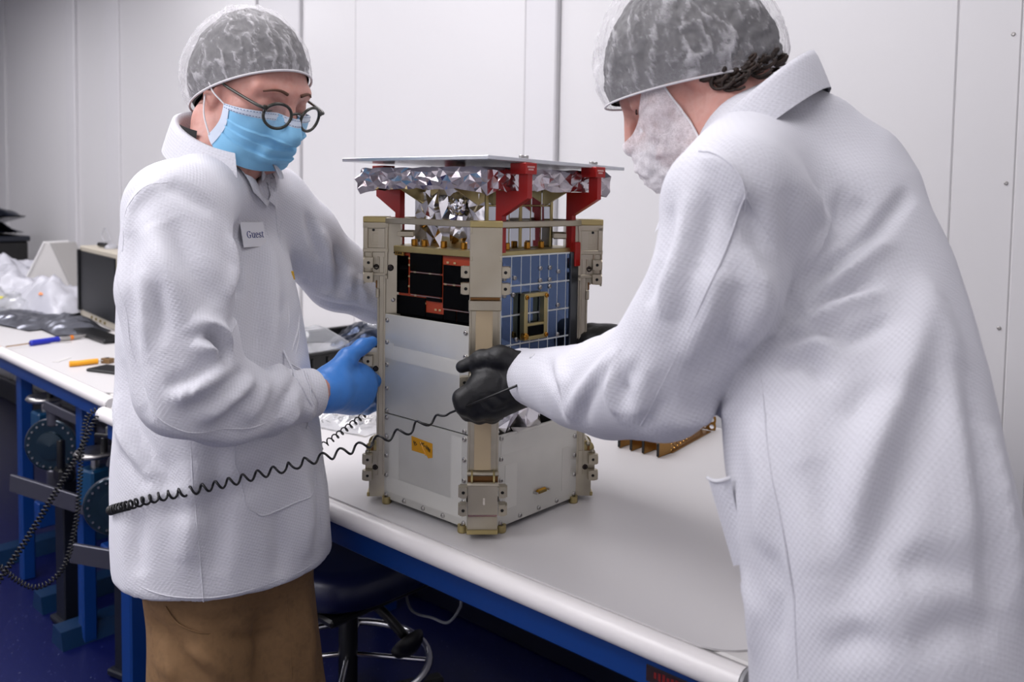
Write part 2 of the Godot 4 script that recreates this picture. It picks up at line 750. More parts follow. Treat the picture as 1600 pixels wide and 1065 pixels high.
func floor_mat() -> StandardMaterial3D:
	var n := 1024
	var im := Image.create(n, n, false, Image.FORMAT_RGB8)
	im.fill(Color(0.035, 0.06, 0.27))
	var r := RandomNumberGenerator.new()
	r.seed = 21
	for i in 2600:
		var p := Vector2i(r.randi() % (n - 8), r.randi() % (n - 8))
		var c := Color(0.09, 0.12, 0.34).lerp(Color(0.62, 0.64, 0.74), pow(r.randf(), 3.0))
		for k in 2 + r.randi() % 7:
			im.set_pixelv(p, c)
			p += Vector2i(r.randi() % 2, r.randi() % 2)
	var m := mat("floor_vinyl", Color.WHITE, 0.34)
	m.albedo_texture = ImageTexture.create_from_image(im)
	return triplanar(m, 0.8, true)


func room() -> void:
	var white := mat("wall_panel_paint", Color(0.805, 0.80, 0.806), 0.32)
	var strip := mat("wall_batten_paint", Color(0.795, 0.79, 0.80), 0.4)
	var dark := mat("cove_vinyl", Color(0.03, 0.045, 0.13), 0.4)
	setting("floor", slab(Vector3(9.6, 0.1, 4.6), 0.0), floor_mat(), at(-2.4, -0.05, 1.2))
	setting("ceiling", slab(Vector3(9.6, 0.1, 4.6), 0.0), mat("ceiling_tile", Color(0.88, 0.88, 0.88), 0.8), at(-2.4, 2.75, 1.2))
	setting("wall_left", slab(Vector3(0.1, 2.7, 4.6), 0.0), mat("wall_paint_plain", Color(0.92, 0.915, 0.92), 0.5), at(-7.15, 1.35, 1.2))
	setting("wall_right", slab(Vector3(0.1, 2.7, 4.6), 0.0), mat("wall_paint_plain", Color(0.92, 0.915, 0.92), 0.5), at(2.35, 1.35, 1.2))
	setting("wall_front", slab(Vector3(9.4, 2.7, 0.1), 0.0), mat("wall_paint_plain", Color(0.92, 0.915, 0.92), 0.5), at(-2.4, 1.35, 3.45))
	var wall := setting("wall_back", slab(Vector3(9.4, 2.7, 0.1), 0.0), mat("wall_core", Color(0.5, 0.5, 0.51), 0.6), at(-2.4, 1.35, -1.05))
	# painted panels stand on the wall; between them battens or narrow open joints. [from x, to x, how far the face stands in front of z = -0.94]
	for p in [[-7.1, -5.31, 0.04], [-5.26, -4.27, 0.04], [-4.14, -3.73, 0.03], [-3.56, -2.24, 0.04], [-1.905, -1.56, 0.03], [-1.52, -0.6786, 0.06], [-0.555, 0.5478, 0.04], [0.5482, 0.6705, 0.04], [0.6735, 0.72, 0.055], [0.725, 2.3, 0.03]]:
		part("wall_panel", slab(Vector3(p[1] - p[0], 2.7, 0.06 + p[2]), 0.003), white, wall, at((p[0] + p[1]) * 0.5 + 2.4, 0, 0.05 + p[2] * 0.5 + 0.03))
	for p in [[-5.31, -5.26, 0.02], [-4.27, -4.14, 0.05], [-3.73, -3.56, 0.05], [-2.235, -2.105, 0.03], [-2.1, -1.91, 0.045], [-1.56, -1.52, 0.02], [-0.6786, -0.5565, 0.06]]:
		part("batten", slab(Vector3(p[1] - p[0], 2.7, 0.06 + p[2]), 0.004), strip, wall, at((p[0] + p[1]) * 0.5 + 2.4, 0, 0.05 + p[2] * 0.5 + 0.03))
	var screw := pan_screw(0.0042, 0.003)
	for y in [1.7648, 1.4558, 1.1492, 0.95, 0.7]:
		part("screw", screw, mat("steel", Color(0.72, 0.71, 0.7), 0.3, 1.0), wall, Transform3D(Basis(Vector3.RIGHT, PI / 2), Vector3(0.655 + 2.4, y - 1.35, 0.15)))
	setting("baseboard_back", slab(Vector3(9.4, 0.14, 0.03), 0.006), dark, at(-2.4, 0.07, -0.86))


func pan_screw(r: float, h: float) -> ArrayMesh:
	# pan head with a six-sided socket
	if cache.has("screw%f" % r):
		return cache["screw%f" % r]
	var s := sh().lathe(PackedVector2Array([Vector2(r * 1.0, 0), Vector2(r, h * 0.5), Vector2(r * 0.85, h * 0.9), Vector2(r * 0.62, h)]), Transform3D.IDENTITY, 14, true)
	s.lathe(PackedVector2Array([Vector2(r * 0.62, h), Vector2(r * 0.5, h), Vector2(r * 0.5, h * 0.45), Vector2(0.0, h * 0.4)]), Transform3D.IDENTITY, 6)
	cache["screw%f" % r] = s.mesh()
	return cache["screw%f" % r]


# ---------------------------------------------------------------- benches
func bench(label: String, x0: float, x1: float, z_front: float, legs: Array, turn: float) -> Node3D:
	# local origin under the front right corner; x runs left as negative
	var t := thing("workbench", label, "workbench", Vector3(x1, 0, z_front), turn)
	var w := x1 - x0
	var thick := 0.058 if turn == 0.0 else 0.044
	var top := mat("bench_laminate", Color(0.78, 0.77, 0.77), 0.42)
	var white := mat("bullnose_white", Color(0.90, 0.885, 0.88), 0.35)
	var blue := mat("blue_enamel", Color(0.01, 0.20, 0.46), 0.38)
	part("tabletop", slab(Vector3(w, 0.032, 0.96), 0.003), mat("bench_core", Color(0.8, 0.79, 0.78), 0.5), t, at(-w * 0.5, TOP - 0.019, -0.49))
	# grey worktop mat with rounded front corners
	var poly := PackedVector2Array()
	var rad := 0.075
	poly.append(Vector2(-w + 0.002, 0.96))
	for k in 9:
		var a := PI + PI / 2 * k / 8
		poly.append(Vector2(-w + 0.004 + rad + cos(a) * rad, rad + sin(a) * rad + 0.002))
	for k in 9:
		var a := PI * 1.5 + PI / 2 * k / 8
		poly.append(Vector2(-0.004 - rad + cos(a) * rad, rad + sin(a) * rad + 0.002))
	poly.append(Vector2(-0.002, 0.96))
	part("bench_mat", sh().prism(poly, 0.003, Transform3D(Basis(Vector3.RIGHT, -PI / 2), Vector3(0, TOP - 0.0015, 0))).mesh(), top, t)
	# white rounded nosing with end caps
	var nose := PackedVector2Array()
	for k in 15:
		var a := PI * 0.56 - PI * 1.16 * k / 14
		nose.append(Vector2(cos(a) * 0.0185, sin(a) * 0.0185))
	nose.append(Vector2(-0.012, -0.0185))
	nose.append(Vector2(-0.012, 0.0165))
	var nz := sh()
	var rows := []
	for xx in [-w, 0.0]:
		var r := PackedVector3Array()
		for p in nose:
			r.append(Vector3(xx, TOP - 0.02 + p.y, 0.006 + p.x))
		rows.append(r)
	rows.reverse()
	nz.grid(rows, true)
	part("nosing", nz.mesh(), white, t)
	for xx in [-w - 0.004, 0.004]:
		part("end_cap", sh().cyl(0.0195, 0.012, Transform3D(Basis(Vector3.FORWARD, PI / 2), Vector3(xx - 0.006, TOP - 0.02, 0.006)), 20, 0.004).mesh(), mat("cap_grey", Color(0.55, 0.55, 0.56), 0.4) if xx > 0 and turn == 0.0 else white, t)
	part("front_rail", slab(Vector3(w - 0.01, 0.046, 0.03), 0.004), blue, t, at(-w * 0.5, TOP - 0.062, -0.014))
	part("rear_rail", slab(Vector3(w - 0.01, 0.046, 0.03), 0.004), blue, t, at(-w * 0.5, TOP - 0.062, -0.93))
	for x: float in legs:
		part("side_rail", slab(Vector3(0.03, 0.04, 0.88), 0.003), blue, t, at(x - x1, TOP - 0.062, -0.47))
		for z in [-0.055, -0.91]:
			part("leg", slab(Vector3(thick, TOP - 0.085, thick), 0.005), blue, t, at(x - x1, (TOP - 0.085) * 0.5, z))
	return t


func near_bench() -> void:
	var t := bench("near grey-topped workbench with white rounded edge and blue frame, carrying the satellite", -1.165, 0.64, 0.197, [-1.125, 0.59], 0.0)
	# a small dark red maker's plate on the front rail near the right-hand end
	var plate := part("maker_plate", slab(Vector3(0.085, 0.022, 0.002), 0.0005), mat("plate_dark", Color(0.16, 0.10, 0.10), 0.3), t, at(-0.098, TOP - 0.062, 0.002))
	var red := mat("plate_red", Color(0.42, 0.07, 0.06), 0.4)
	for k in 9:
		part("print", slab(Vector3(0.004, 0.008 + 0.002 * (k % 3), 0.0006), 0.0), red, plate, at(-0.028 + k * 0.0065, 0.001, 0.0012))


func far_bench() -> void:
	var t := bench("far workbench behind the left person, cluttered with bags and a monitor", -5.2, -1.275, 0.135, [-1.645, -2.25, -4.3], -0.05)
	var k := mat("orange_tape", Color(0.85, 0.47, 0.08), 0.4)
	var tape := sh()
	var rows := []
	for xx in [0.012, -0.012]:
		var r := PackedVector3Array()
		for i in 9:
			var a := PI * 0.5 - PI * 0.95 * i / 8
			r.append(Vector3(xx, TOP - 0.02 + sin(a) * 0.0192, 0.006 + cos(a) * 0.0192))
		rows.append(r)
	part("tape_mark", tape.grid(rows).mesh(), k, t, at(-1.03, 0, 0))
	var blue := mat("blue_enamel", Color.WHITE)
	part("stretcher", slab(Vector3(0.05, 0.09, 0.84), 0.004), blue, t, at(-0.85, 0.27, -0.47))
	part("stretcher", slab(Vector3(0.05, 0.06, 0.84), 0.004), blue, t, at(-0.22, 0.32, -0.47))


# ---------------------------------------------------------------- the satellite
func satellite() -> void:
	var t := thing("satellite", "box satellite in a metal frame with crumpled foil, black cells and red brackets", "satellite", Vector3(0, TOP, 0))
	var alu := brushed("anodised_alu", Color(0.72, 0.69, 0.62), 0.36)
	var gold := brushed("chromate_gold", Color(0.71, 0.65, 0.46), 0.36)
	var grey := mat("panel_alu", Color(0.83, 0.825, 0.795), 0.34, 0.35)
	grey.albedo_texture = noise_tex(5, 0.008, [Color(0.9, 0.9, 0.9), Color(1, 1, 1)], false, 256)
	triplanar(grey, 2.0)
	var tape := mat("matt_tape", Color(0.82, 0.815, 0.785), 0.5, 0.15)
	var black := mat("cell_black", Color(0.010, 0.010, 0.014), 0.12, 0.0, 0.16)
	var dark := mat("shadow_black", Color(0.03, 0.03, 0.034), 0.6)
	var copper := mat("flex_orange", Color(0.58, 0.20, 0.07), 0.4)
	var solder := mat("solder_pad", Color(0.80, 0.70, 0.52), 0.35, 0.6)
	var steel := mat("steel", Color.WHITE)
	var brass := mat("brass", Color(0.70, 0.50, 0.20), 0.25, 1.0)
	var silver := foil_mat("silver_foil", Color(0.90, 0.89, 0.90), 0.12, 6.0)
	var red := mat("red_anodised", Color(0.62, 0.07, 0.05), 0.36, 0.15)
	var screw := pan_screw(0.0042, 0.0034)
	var on_z := Basis(Vector3.RIGHT, PI / 2)               # turns +y to +z
	var on_x := Basis(Vector3.FORWARD, PI / 2)             # turns +y to +x

	# core that closes the body, and the four dark inner side walls
	part("core", slab(Vector3(0.236, 0.44, 0.236), 0.002), dark, t, at(0, 0.232, 0))
	for s in [[-1, 1], [1, 1], [1, -1], [-1, -1]]:
		part("inner_post", slab(Vector3(0.03, 0.44, 0.03), 0.002), mat("dark_anodised", Color(0.09, 0.085, 0.08), 0.45, 0.5), t, at(s[0] * 0.118, 0.235, s[1] * 0.118))

	# four corner fins: a rail with an upper, a middle and a lower block, pads with holes
	var k := 0
	for yaw in [-45.0, -135.0, 45.0, 135.0]:
		var f := Node3D.new()
		f.name = "corner_fin"
		f.rotation.y = deg_to_rad(yaw)
		t.add_child(f, true)
		fin(f, alu, gold, steel, k == 0)
		k += 1
	# frame bars at the top
	for s in [-1.0, 1.0]:
		part("frame_bar", slab(Vector3(0.25, 0.0105, 0.012), 0.001), alu, t, at(0, 0.5155, s * 0.138))
		part("frame_bar", slab(Vector3(0.012, 0.0105, 0.25), 0.001), alu, t, at(s * 0.138, 0.5155, 0))

	# front side (+z): two sheet panels, taped joints, solar cells above
	var lower := part("side_panel", slab(Vector3(0.214, 0.1565, 0.004), 0.0008), grey, t, at(0, 0.0863, 0.141))
	var upper := part("side_panel", slab(Vector3(0.214, 0.1805, 0.004), 0.0008), grey, t, at(0, 0.2567, 0.141))
	for x in [-0.1, -0.05, 0.0, 0.05, 0.1]:
		part("screw", screw, steel, lower, Transform3D(on_z, Vector3(x, 0.0155 - 0.0863, 0.002)))
	for x in [-0.1, 0.1]:
		for y in [0.052, 0.088, 0.123, 0.158]:
			part("screw", screw, steel, lower, Transform3D(on_z, Vector3(x, y - 0.0863, 0.002)))
		for y in [0.171, 0.212, 0.255, 0.296, 0.336]:
			part("screw", screw, steel, upper, Transform3D(on_z, Vector3(x, y - 0.2567, 0.002)))
	for q in [[-0.08, 0.09, 0.026, 0.084], [0.081, 0.103, 0.026, 0.11]]:
		part("tape_strip", slab(Vector3(q[2], q[3], 0.0005), 0.0), tape, lower, at(q[0], q[1] - 0.0863, 0.0021))
	part("tape_strip", slab(Vector3(0.196, 0.028, 0.0006), 0.0), tape, lower, at(-0.002, 0.036 - 0.0863, 0.0022))
	part("tape_strip", slab(Vector3(0.186, 0.025, 0.0005), 0.0), tape, upper, at(-0.006, 0.2765 - 0.2567, 0.0022, 0, 0, -0.02))
	part("tape_strip", slab(Vector3(0.024, 0.028, 0.0005), 0.0), tape, upper, at(-0.094, 0.281 - 0.2567, 0.0027))
	# amber label with black handwriting
	var amber := part("amber_label", sh().prism(PackedVector2Array([Vector2(-0.0322, 0.1373), Vector2(-0.031, 0.1117), Vector2(0.006, 0.1117), Vector2(0.012, 0.1065), Vector2(0.0223, 0.1096), Vector2(0.022, 0.1342)]), 0.0005, at(0, -0.0863, 0.0024)).mesh(), mat("amber_film", Color(0.78, 0.55, 0.05), 0.18), lower)
	var ink := mat("black_ink", Color(0.02, 0.02, 0.02), 0.5)
	for s in [[[-0.027, 0.128], [-0.024, 0.126], [-0.020, 0.129]], [[-0.0255, 0.130], [-0.0235, 0.1225]], [[-0.0215, 0.1225], [-0.0175, 0.1255], [-0.0215, 0.1265]], [[-0.010, 0.131], [-0.008, 0.1255], [-0.0045, 0.131], [-0.003, 0.126]], [[-0.0045, 0.1285], [0.0005, 0.1315], [0.0, 0.1255], [0.004, 0.1265]],
			[[0.003, 0.1275], [0.009, 0.1215], [0.008, 0.1285], [0.013, 0.119], [0.012, 0.1265], [0.0165, 0.118], [0.0165, 0.1245]]]:
		var pts := PackedVector3Array()
		for p in s:
			pts.append(Vector3(p[0], p[1] - 0.0863, 0.0028))
		part("ink_stroke", sh().tube(pts, 0.0007, 5).mesh(), ink, amber)
	part("amber_fold", slab(Vector3(0.003, 0.026, 0.0012), 0.0004), mat("amber_fold_film", Color(0.87, 0.6, 0.12), 0.15), amber, at(-0.002, 0.121 - 0.0863, 0.0026, 0, 0, 0.62))

	# solar cells behind the front frame: black glossy tiles on an orange flexible circuit
	var bed := part("cell_bed", slab(Vector3(0.214, 0.122, 0.004), 0.0005), copper, t, at(0, 0.408, 0.122))
	for c in [[-0.104, -0.0655, 0.386, 0.4535], [-0.104, -0.0185, 0.347, 0.3815], [-0.0595, 0.0225, 0.427, 0.459], [-0.0595, 0.0225, 0.3865, 0.424], [0.0265, 0.104, 0.412, 0.4435], [0.0265, 0.104, 0.3685, 0.4085],
			[0.0285, 0.058, 0.347, 0.3655], [0.0605, 0.104, 0.347, 0.3655], [-0.0165, 0.0265, 0.347, 0.357], [-0.0165, 0.0225, 0.3775, 0.3835]]:
		part("solar_cell", slab(Vector3(c[1] - c[0], c[3] - c[2], 0.003), 0.0004), black, bed, at((c[0] + c[1]) * 0.5, (c[2] + c[3]) * 0.5 - 0.408, 0.0032))
	for p in [[-0.048, 0.4255], [-0.0085, 0.4255], [0.031, 0.41], [0.052, 0.41], [-0.046, 0.384], [-0.01, 0.381], [0.018, 0.381], [-0.0625, 0.449], [-0.0625, 0.437], [-0.0625, 0.417], [-0.0625, 0.399], [0.036, 0.4475], [0.053, 0.4475], [0.007, 0.3635], [0.0175, 0.3635], [-0.021, 0.372]]:
		part("solder_pad", slab(Vector3(0.0055, 0.0035, 0.001), 0.0003), solder, bed, at(p[0], p[1] - 0.408, 0.003))
	for y in [0.4255, 0.4105, 0.3845, 0.367]:
		part("cell_wire", slab(Vector3(0.075, 0.0009, 0.001), 0.0), steel, bed, at(0.064 if y in [0.4105, 0.367] else -0.02, y - 0.408, 0.0034))
	part("connector", slab(Vector3(0.028, 0.009, 0.004), 0.001), mat("amber_block", Color(0.52, 0.40, 0.16), 0.4), bed, at(-0.088, 0.4575 - 0.408, 0.006))
	for x in [-0.097, -0.091, -0.085, -0.079]:
		part("contact", sh().cyl(0.0016, 0.002, Transform3D(on_z, Vector3(x, 0.4575 - 0.408, 0.0075)), 8).mesh(), ink, bed)

	# right side (+x): lower sheet panel, dark gap stuffed with film, mirror cells in a light lattice
	var side := part("side_panel", slab(Vector3(0.004, 0.1565, 0.214), 0.0008), grey, t, at(0.141, 0.0863, 0))
	for z in [-0.1, -0.05, 0.0, 0.05, 0.1]:
		part("screw", screw, steel, side, Transform3D(on_x, Vector3(0.002, 0.0155 - 0.0863, z)))
	for z in [-0.1, 0.1]:
		for y in [0.052, 0.088, 0.124, 0.159]:
			part("screw", screw, steel, side, Transform3D(on_x, Vector3(0.002, y - 0.0863, z)))
	part("tape_strip", slab(Vector3(0.0006, 0.079, 0.024), 0.0), mat("pale_tape", Color(0.80, 0.79, 0.76), 0.6), side, at(0.0022, 0.069 - 0.0863, -0.076))
	part("tape_strip", slab(Vector3(0.0005, 0.075, 0.03), 0.0), tape, side, at(0.0022, 0.073 - 0.0863, 0.0745))
	part("tape_strip", slab(Vector3(0.0005, 0.03, 0.19), 0.0), tape, side, at(0.0022, 0.145 - 0.0863, 0.005))
	var plug := part("connector", slab(Vector3(0.008, 0.0085, 0.026), 0.003), mat("plug_gold", Color(0.62, 0.45, 0.08), 0.3, 0.7), side, at(0.005, 0.046 - 0.0863, -0.003))
	part("pin_face", slab(Vector3(0.002, 0.005, 0.021), 0.0008), mat("plug_dark", Color(0.42, 0.33, 0.03), 0.5), plug, at(0.004, 0, 0))
	for s in [-1.0, 1.0]:
		part("jack_screw", sh().cyl(0.0024, 0.009, Transform3D(on_x, Vector3(-0.003, 0, s * 0.0165)), 6).mesh(), steel, plug)

	var bedx := part("cell_bed", slab(Vector3(0.004, 0.262, 0.214), 0.0005), mat("lattice_light", Color(0.86, 0.88, 0.87), 0.4, 0.1), t, at(0.134, 0.332, 0))
	var mirror := mat("mirror_cell", Color(0.36, 0.43, 0.56), 0.05, 1.0)
	for i in 8:
		for j in 5:
			part("mirror_cell", slab(Vector3(0.002, 0.0470, 0.0216), 0.0004), mirror, bedx, Transform3D(Basis.from_euler(Vector3(0, rng.randf_range(-0.006, 0.006), rng.randf_range(-0.006, 0.006))), Vector3(0.0022, 0.437 - j * 0.05 - 0.332, 0.0855 - i * 0.02445)))
	for p in [[0.092, 0.425], [0.067, 0.425], [-0.0, 0.438], [-0.026, 0.438], [-0.0, 0.417], [-0.026, 0.417], [0.092, 0.397], [0.07, 0.397], [-0.0, 0.405], [-0.026, 0.405], [-0.05, 0.43], [-0.05, 0.37], [-0.05, 0.317], [0.06, 0.32]]:
		part("screw", screw, steel, bedx, Transform3D(on_x, Vector3(0.003, p[1] - 0.332, p[0])))
	part("edge_strip", slab(Vector3(0.006, 0.262, 0.022), 0.001), mat("strip_grey", Color(0.32, 0.33, 0.34), 0.3, 0.8), bedx, at(0.003, 0, -0.095))
	# small gold instrument frame on the mirror cells
	var fr := Node3D.new()
	fr.name = "instrument_frame"
	fr.position = Vector3(0.139, 0.358, 0.024)
	t.add_child(fr, true)
	for s in [-1.0, 1.0]:
		part("upright", slab(Vector3(0.012, 0.074, 0.009), 0.001), gold, fr, at(0.006, 0, s * 0.026))
		part("crossbar", slab(Vector3(0.012, 0.007, 0.06), 0.001), gold, fr, at(0.006, s * 0.0365, 0))
		for y in [-0.034, 0.034]:
			part("screw", screw, brass, fr, Transform3D(on_x, Vector3(0.012, y, s * 0.026)))
	part("crossbar", slab(Vector3(0.01, 0.005, 0.05), 0.001), gold, fr, at(0.006, -0.014, 0))
	part("sensor_block", slab(Vector3(0.012, 0.018, 0.042), 0.002), black, fr, at(0.006, -0.024, 0))
	part("sensor_post", sh().cyl(0.006, 0.012, Transform3D(on_x, Vector3(0.004, -0.032, 0.028)), 14, 0.002).mesh(), brass, fr)

	# film bulging out of the gap above the lower right panel
	part("loose_film", crumple(0.11, 0.06, 0.022, 5, 0.012), silver, t, Transform3D(Basis(Vector3(0, 0, -1), Vector3(0, 1, 0), Vector3(1, 0, 0)), Vector3(0.128, 0.185, 0.045)))

	# deck above the cells, brass stand-offs, foil-wrapped tower
	part("deck", slab(Vector3(0.262, 0.011, 0.262), 0.001), gold, t, at(0, 0.465, 0))
	for p in [[0.055, 0.105], [0.005, 0.105], [-0.045, 0.105], [-0.072, 0.105], [0.105, 0.052], [0.105, -0.002], [0.105, -0.04]]:
		part("stand_off", sh().cyl(0.0058, 0.012, at(p[0], 0.4705, p[1]), 14, 0.001).mesh(), brass, t)
	part("tower_core", slab(Vector3(0.168, 0.115, 0.168), 0.001), mat("dark_anodised", Color.WHITE), t, at(0, 0.527, 0))
	part("tower_foil", crumple(0.176, 0.114, 0.011, 11, 0.0), silver, t, at(0, 0.5265, 0.084))
	part("tower_foil", crumple(0.176, 0.114, 0.011, 12, 0.0), silver, t, at(-0.084, 0.5265, 0, -PI / 2))
	part("foil_knob", sh().grid(lump(0.019, 0.008, 17), true, true).mesh(), silver, t, Transform3D(on_z, Vector3(0.028, 0.548, 0.094)))
	# right side of the tower: mirror tiles between gold strips
	var tw := part("tower_lattice", slab(Vector3(0.003, 0.114, 0.176), 0.0005), gold, t, at(0.0865, 0.527, 0))
	for i in 6:
		for j in 3:
			part("mirror_tile", slab(Vector3(0.002, 0.0355, 0.0255), 0.0008), mat("mirror_tile_silver", Color(0.78, 0.79, 0.82), 0.05, 1.0), tw, Transform3D(Basis.from_euler(Vector3(0, rng.randf_range(-0.02, 0.02), rng.randf_range(-0.03, 0.03))), Vector3(0.002, -0.038 + j * 0.038, 0.0715 - i * 0.0286)))
	for z in [0.086, 0.0, -0.086]:
		part("gold_strip", slab(Vector3(0.004, 0.114, 0.006), 0.0005), gold, tw, at(0.003, 0, z))

	# gold gussets and the foil-wrapped plate
	for s in [-1.0, 1.0]:
		for u in [-1.0, 1.0]:
			var g := PackedVector2Array([Vector2(0.086, 0.545), Vector2(0.086, 0.582), Vector2(0.152, 0.582), Vector2(0.145, 0.574)])
			part("gusset", sh().prism(g, 0.004, Transform3D(Basis(Vector3(s, 0, 0), Vector3.UP, Vector3(0, 0, s)), Vector3(0, 0, u * 0.07))).mesh(), gold, t)
			part("gusset", sh().prism(g, 0.004, Transform3D(Basis(Vector3(0, 0, -s), Vector3.UP, Vector3(s, 0, 0)), Vector3(u * 0.07, 0, 0))).mesh(), gold, t)
	part("upper_plate", slab(Vector3(0.29, 0.012, 0.29), 0.001), gold, t, at(0, 0.584, 0))
	part("foil_wrap", foil_ring(0.161, 0.5695, 0.609), foil_mat("wrap_foil", Color(0.80, 0.77, 0.79), 0.16, 5.0), t)
	part("foil_top", slab(Vector3(0.31, 0.003, 0.31), 0.001), foil_mat("wrap_foil", Color.WHITE), t, at(0, 0.6045, 0))

	# clear-looking pale top plate on four red brackets
	var plate := part("top_plate", slab(Vector3(0.366, 0.0062, 0.366), 0.0008), mat("plate_silver", Color(0.80, 0.81, 0.83), 0.22, 0.6), t, Transform3D(Basis.from_euler(Vector3(-0.016, 0, -0.005)), Vector3(0, 0.6195, 0)))
	for s in [-1.0, 1.0]:
		for u in [-0.096, 0.092]:
			var prof := PackedVector2Array([Vector2(0.121, 0.468), Vector2(0.1345, 0.468), Vector2(0.1345, 0.529), Vector2(0.190, 0.559), Vector2(0.190, 0.600), Vector2(0.171, 0.600), Vector2(0.171, 0.571), Vector2(0.121, 0.571)])
			for q in prof.size():
				prof[q].x *= s
			var arm := part("red_bracket", sh().prism(prof, 0.0115, at(0, 0, u)).mesh(), red, t)
			if s > 0 and u < 0:
				part("bracket_foot", slab(Vector3(0.02, 0.044, 0.016), 0.001), red, arm, at(0.133, 0.459, u - 0.004))
			part("bracket_head", slab(Vector3(0.034, 0.0185, 0.028), 0.001), red, arm, at(s * 0.176, 0.6068, u))
			var ink2 := mat("white_print", Color(0.85, 0.72, 0.70), 0.6)
			for row in 2:
				for c in (7 if row == 0 else 5):
					part("print", slab(Vector3(0.0004, 0.0026, 0.0016), 0.0), ink2, arm, at(s * 0.1932, 0.6095 - row * 0.0042, u + 0.009 - c * 0.0026 - row * 0.0025))
			for d in [-0.006, 0.006]:
				part("bolt", sh().cyl(0.0042, 0.0055, at(s * 0.176, 0.0031 + 0.0, u + d * 1.0), 6, 0.0008).mesh(), steel, plate)


func fin(f: Node3D, alu: Material, gold: Material, steel: Material, front: bool) -> void:
	var W := 0.0515
	var bronze := brushed("bronze_anodised", Color(0.50, 0.36, 0.22), 0.3)
	part("rail", sh().prism(PackedVector2Array([Vector2(0.150, 0.012), Vector2(0.1905, 0.012), Vector2(0.1905, 0.51), Vector2(0.150, 0.51)]), W - 0.006).mesh(), alu, f)
	for s in [-1.0, 1.0]:
		part("rib", slab(Vector3(0.0035, 0.40, 0.0035), 0.0006), alu, f, at(0.1895, 0.25, s * 0.0235))
		part("rib", slab(Vector3(0.0045, 0.40, 0.004), 0.0006), alu, f, at(0.178, 0.25, s * 0.0235))
	# upper block: thin web with raised rims around square pockets
	part("upper_block", sh().prism(PackedVector2Array([Vector2(0.172, 0.402), Vector2(0.196, 0.402), Vector2(0.204, 0.410), Vector2(0.2125, 0.410), Vector2(0.2165, 0.414), Vector2(0.2165, 0.512), Vector2(0.172, 0.512)]), W - 0.008).mesh(), alu, f)
	part("face_plate", slab(Vector3(0.003, 0.112, W), 0.001), alu, f, at(0.2155, 0.456, 0))
	part("cap_block", slab(Vector3(0.046, 0.0105, W + 0.001), 0.001), gold, f, at(0.1945, 0.517, 0))
	for s in [-1.0, 1.0]:
		for r in [[0.1945, 0.5065, 0.046, 0.011], [0.1945, 0.462, 0.046, 0.008], [0.2125, 0.485, 0.008, 0.045], [0.1755, 0.485, 0.006, 0.045], [0.1945, 0.430, 0.014, 0.003], [0.1945, 0.418, 0.044, 0.006], [0.202, 0.440, 0.003, 0.04], [0.1755, 0.435, 0.006, 0.05]]:
			part("rim", slab(Vector3(r[2], r[3], 0.0045), 0.0008), alu, f, at(r[0], r[1], s * (W * 0.5 - 0.0022)))
		for q in 3:
			part("pocket_step", slab(Vector3(0.026 - q * 0.007, 0.036 - q * 0.010, 0.001 + q * 0.0006), 0.0003), alu, f, at(0.194, 0.484, s * (W * 0.5 - 0.0042)))
		part("pocket_hole", sh().cyl(0.0024, 0.004, Transform3D(Basis(Vector3.RIGHT, s * PI / 2), Vector3(0.199, 0.498, s * (W * 0.5 - 0.0058))), 12).mesh(), mat("hole_dark", Color(0.03, 0.03, 0.03), 0.7), f)
		part("cap_screw", pan_screw(0.0052, 0.004), mat("dark_steel", Color(0.20, 0.18, 0.18), 0.3, 0.9), f, Transform3D(Basis(Vector3.RIGHT, s * PI / 2), Vector3(0.193, 0.4315, s * (W * 0.5 - 0.003))))
		part("cap_screw", pan_screw(0.0060, 0.004), mat("dark_steel", Color.WHITE), f, Transform3D(Basis(Vector3.RIGHT, s * PI / 2), Vector3(0.168, 0.430, s * (W * 0.5 - 0.004))))
		part("cap_screw", pan_screw(0.0052, 0.004), mat("dark_steel", Color.WHITE), f, Transform3D(Basis(Vector3.RIGHT, s * PI / 2), Vector3(0.193, 0.064, s * (W * 0.5 - 0.003))))
		part("cap_screw", pan_screw(0.0052, 0.004), mat("dark_steel", Color.WHITE), f, Transform3D(Basis(Vector3.RIGHT, s * PI / 2), Vector3(0.193, 0.246, s * (W * 0.5 - 0.003))))
		for y in [0.440, 0.4135, 0.262, 0.236, 0.082, 0.0525]:
			pad(f, s, y, alu)
		for y in [0.372, 0.335, 0.300, 0.215, 0.180, 0.140]:
			part("rail_screw", pan_screw(0.0038, 0.0035), steel, f, Transform3D(Basis(Vector3.RIGHT, s * PI / 2), Vector3(0.163, y, s * (W * 0.5 - 0.003))))
		# round foot cup standing on the bench
		var foot := part("foot", sh().lathe(PackedVector2Array([Vector2(0.0, 0.0), Vector2(0.0075, 0.0), Vector2(0.0085, 0.002), Vector2(0.0085, 0.0125), Vector2(0.0045, 0.0125), Vector2(0.0045, 0.008), Vector2(0.0, 0.008)]), Transform3D.IDENTITY, 18).mesh(), gold, f, at(0.171, 0, s * 0.0325))
		part("foot_arm", slab(Vector3(0.012, 0.007, 0.014), 0.001), gold, foot, at(0.0, 0.006, -s * 0.008))
		part("half_disc", sh().cyl(0.014, 0.003, Transform3D(Basis(Vector3.RIGHT, PI / 2), Vector3(0.196, 0.098, s * 0.018 - 0.0015)), 20).mesh(), gold, f)
		part("hook", slab(Vector3(0.032, 0.0115, 0.004), 0.002), alu, f, at(0.142, 0.4915, s * 0.021))
	# middle lug and lower block
	part("middle_lug", sh().prism(PackedVector2Array([Vector2(0.185, 0.222), Vector2(0.198, 0.222), Vector2(0.212, 0.230), Vector2(0.2145, 0.234), Vector2(0.2145, 0.272), Vector2(0.210, 0.276), Vector2(0.185, 0.276)]), W - 0.004).mesh(), alu, f)
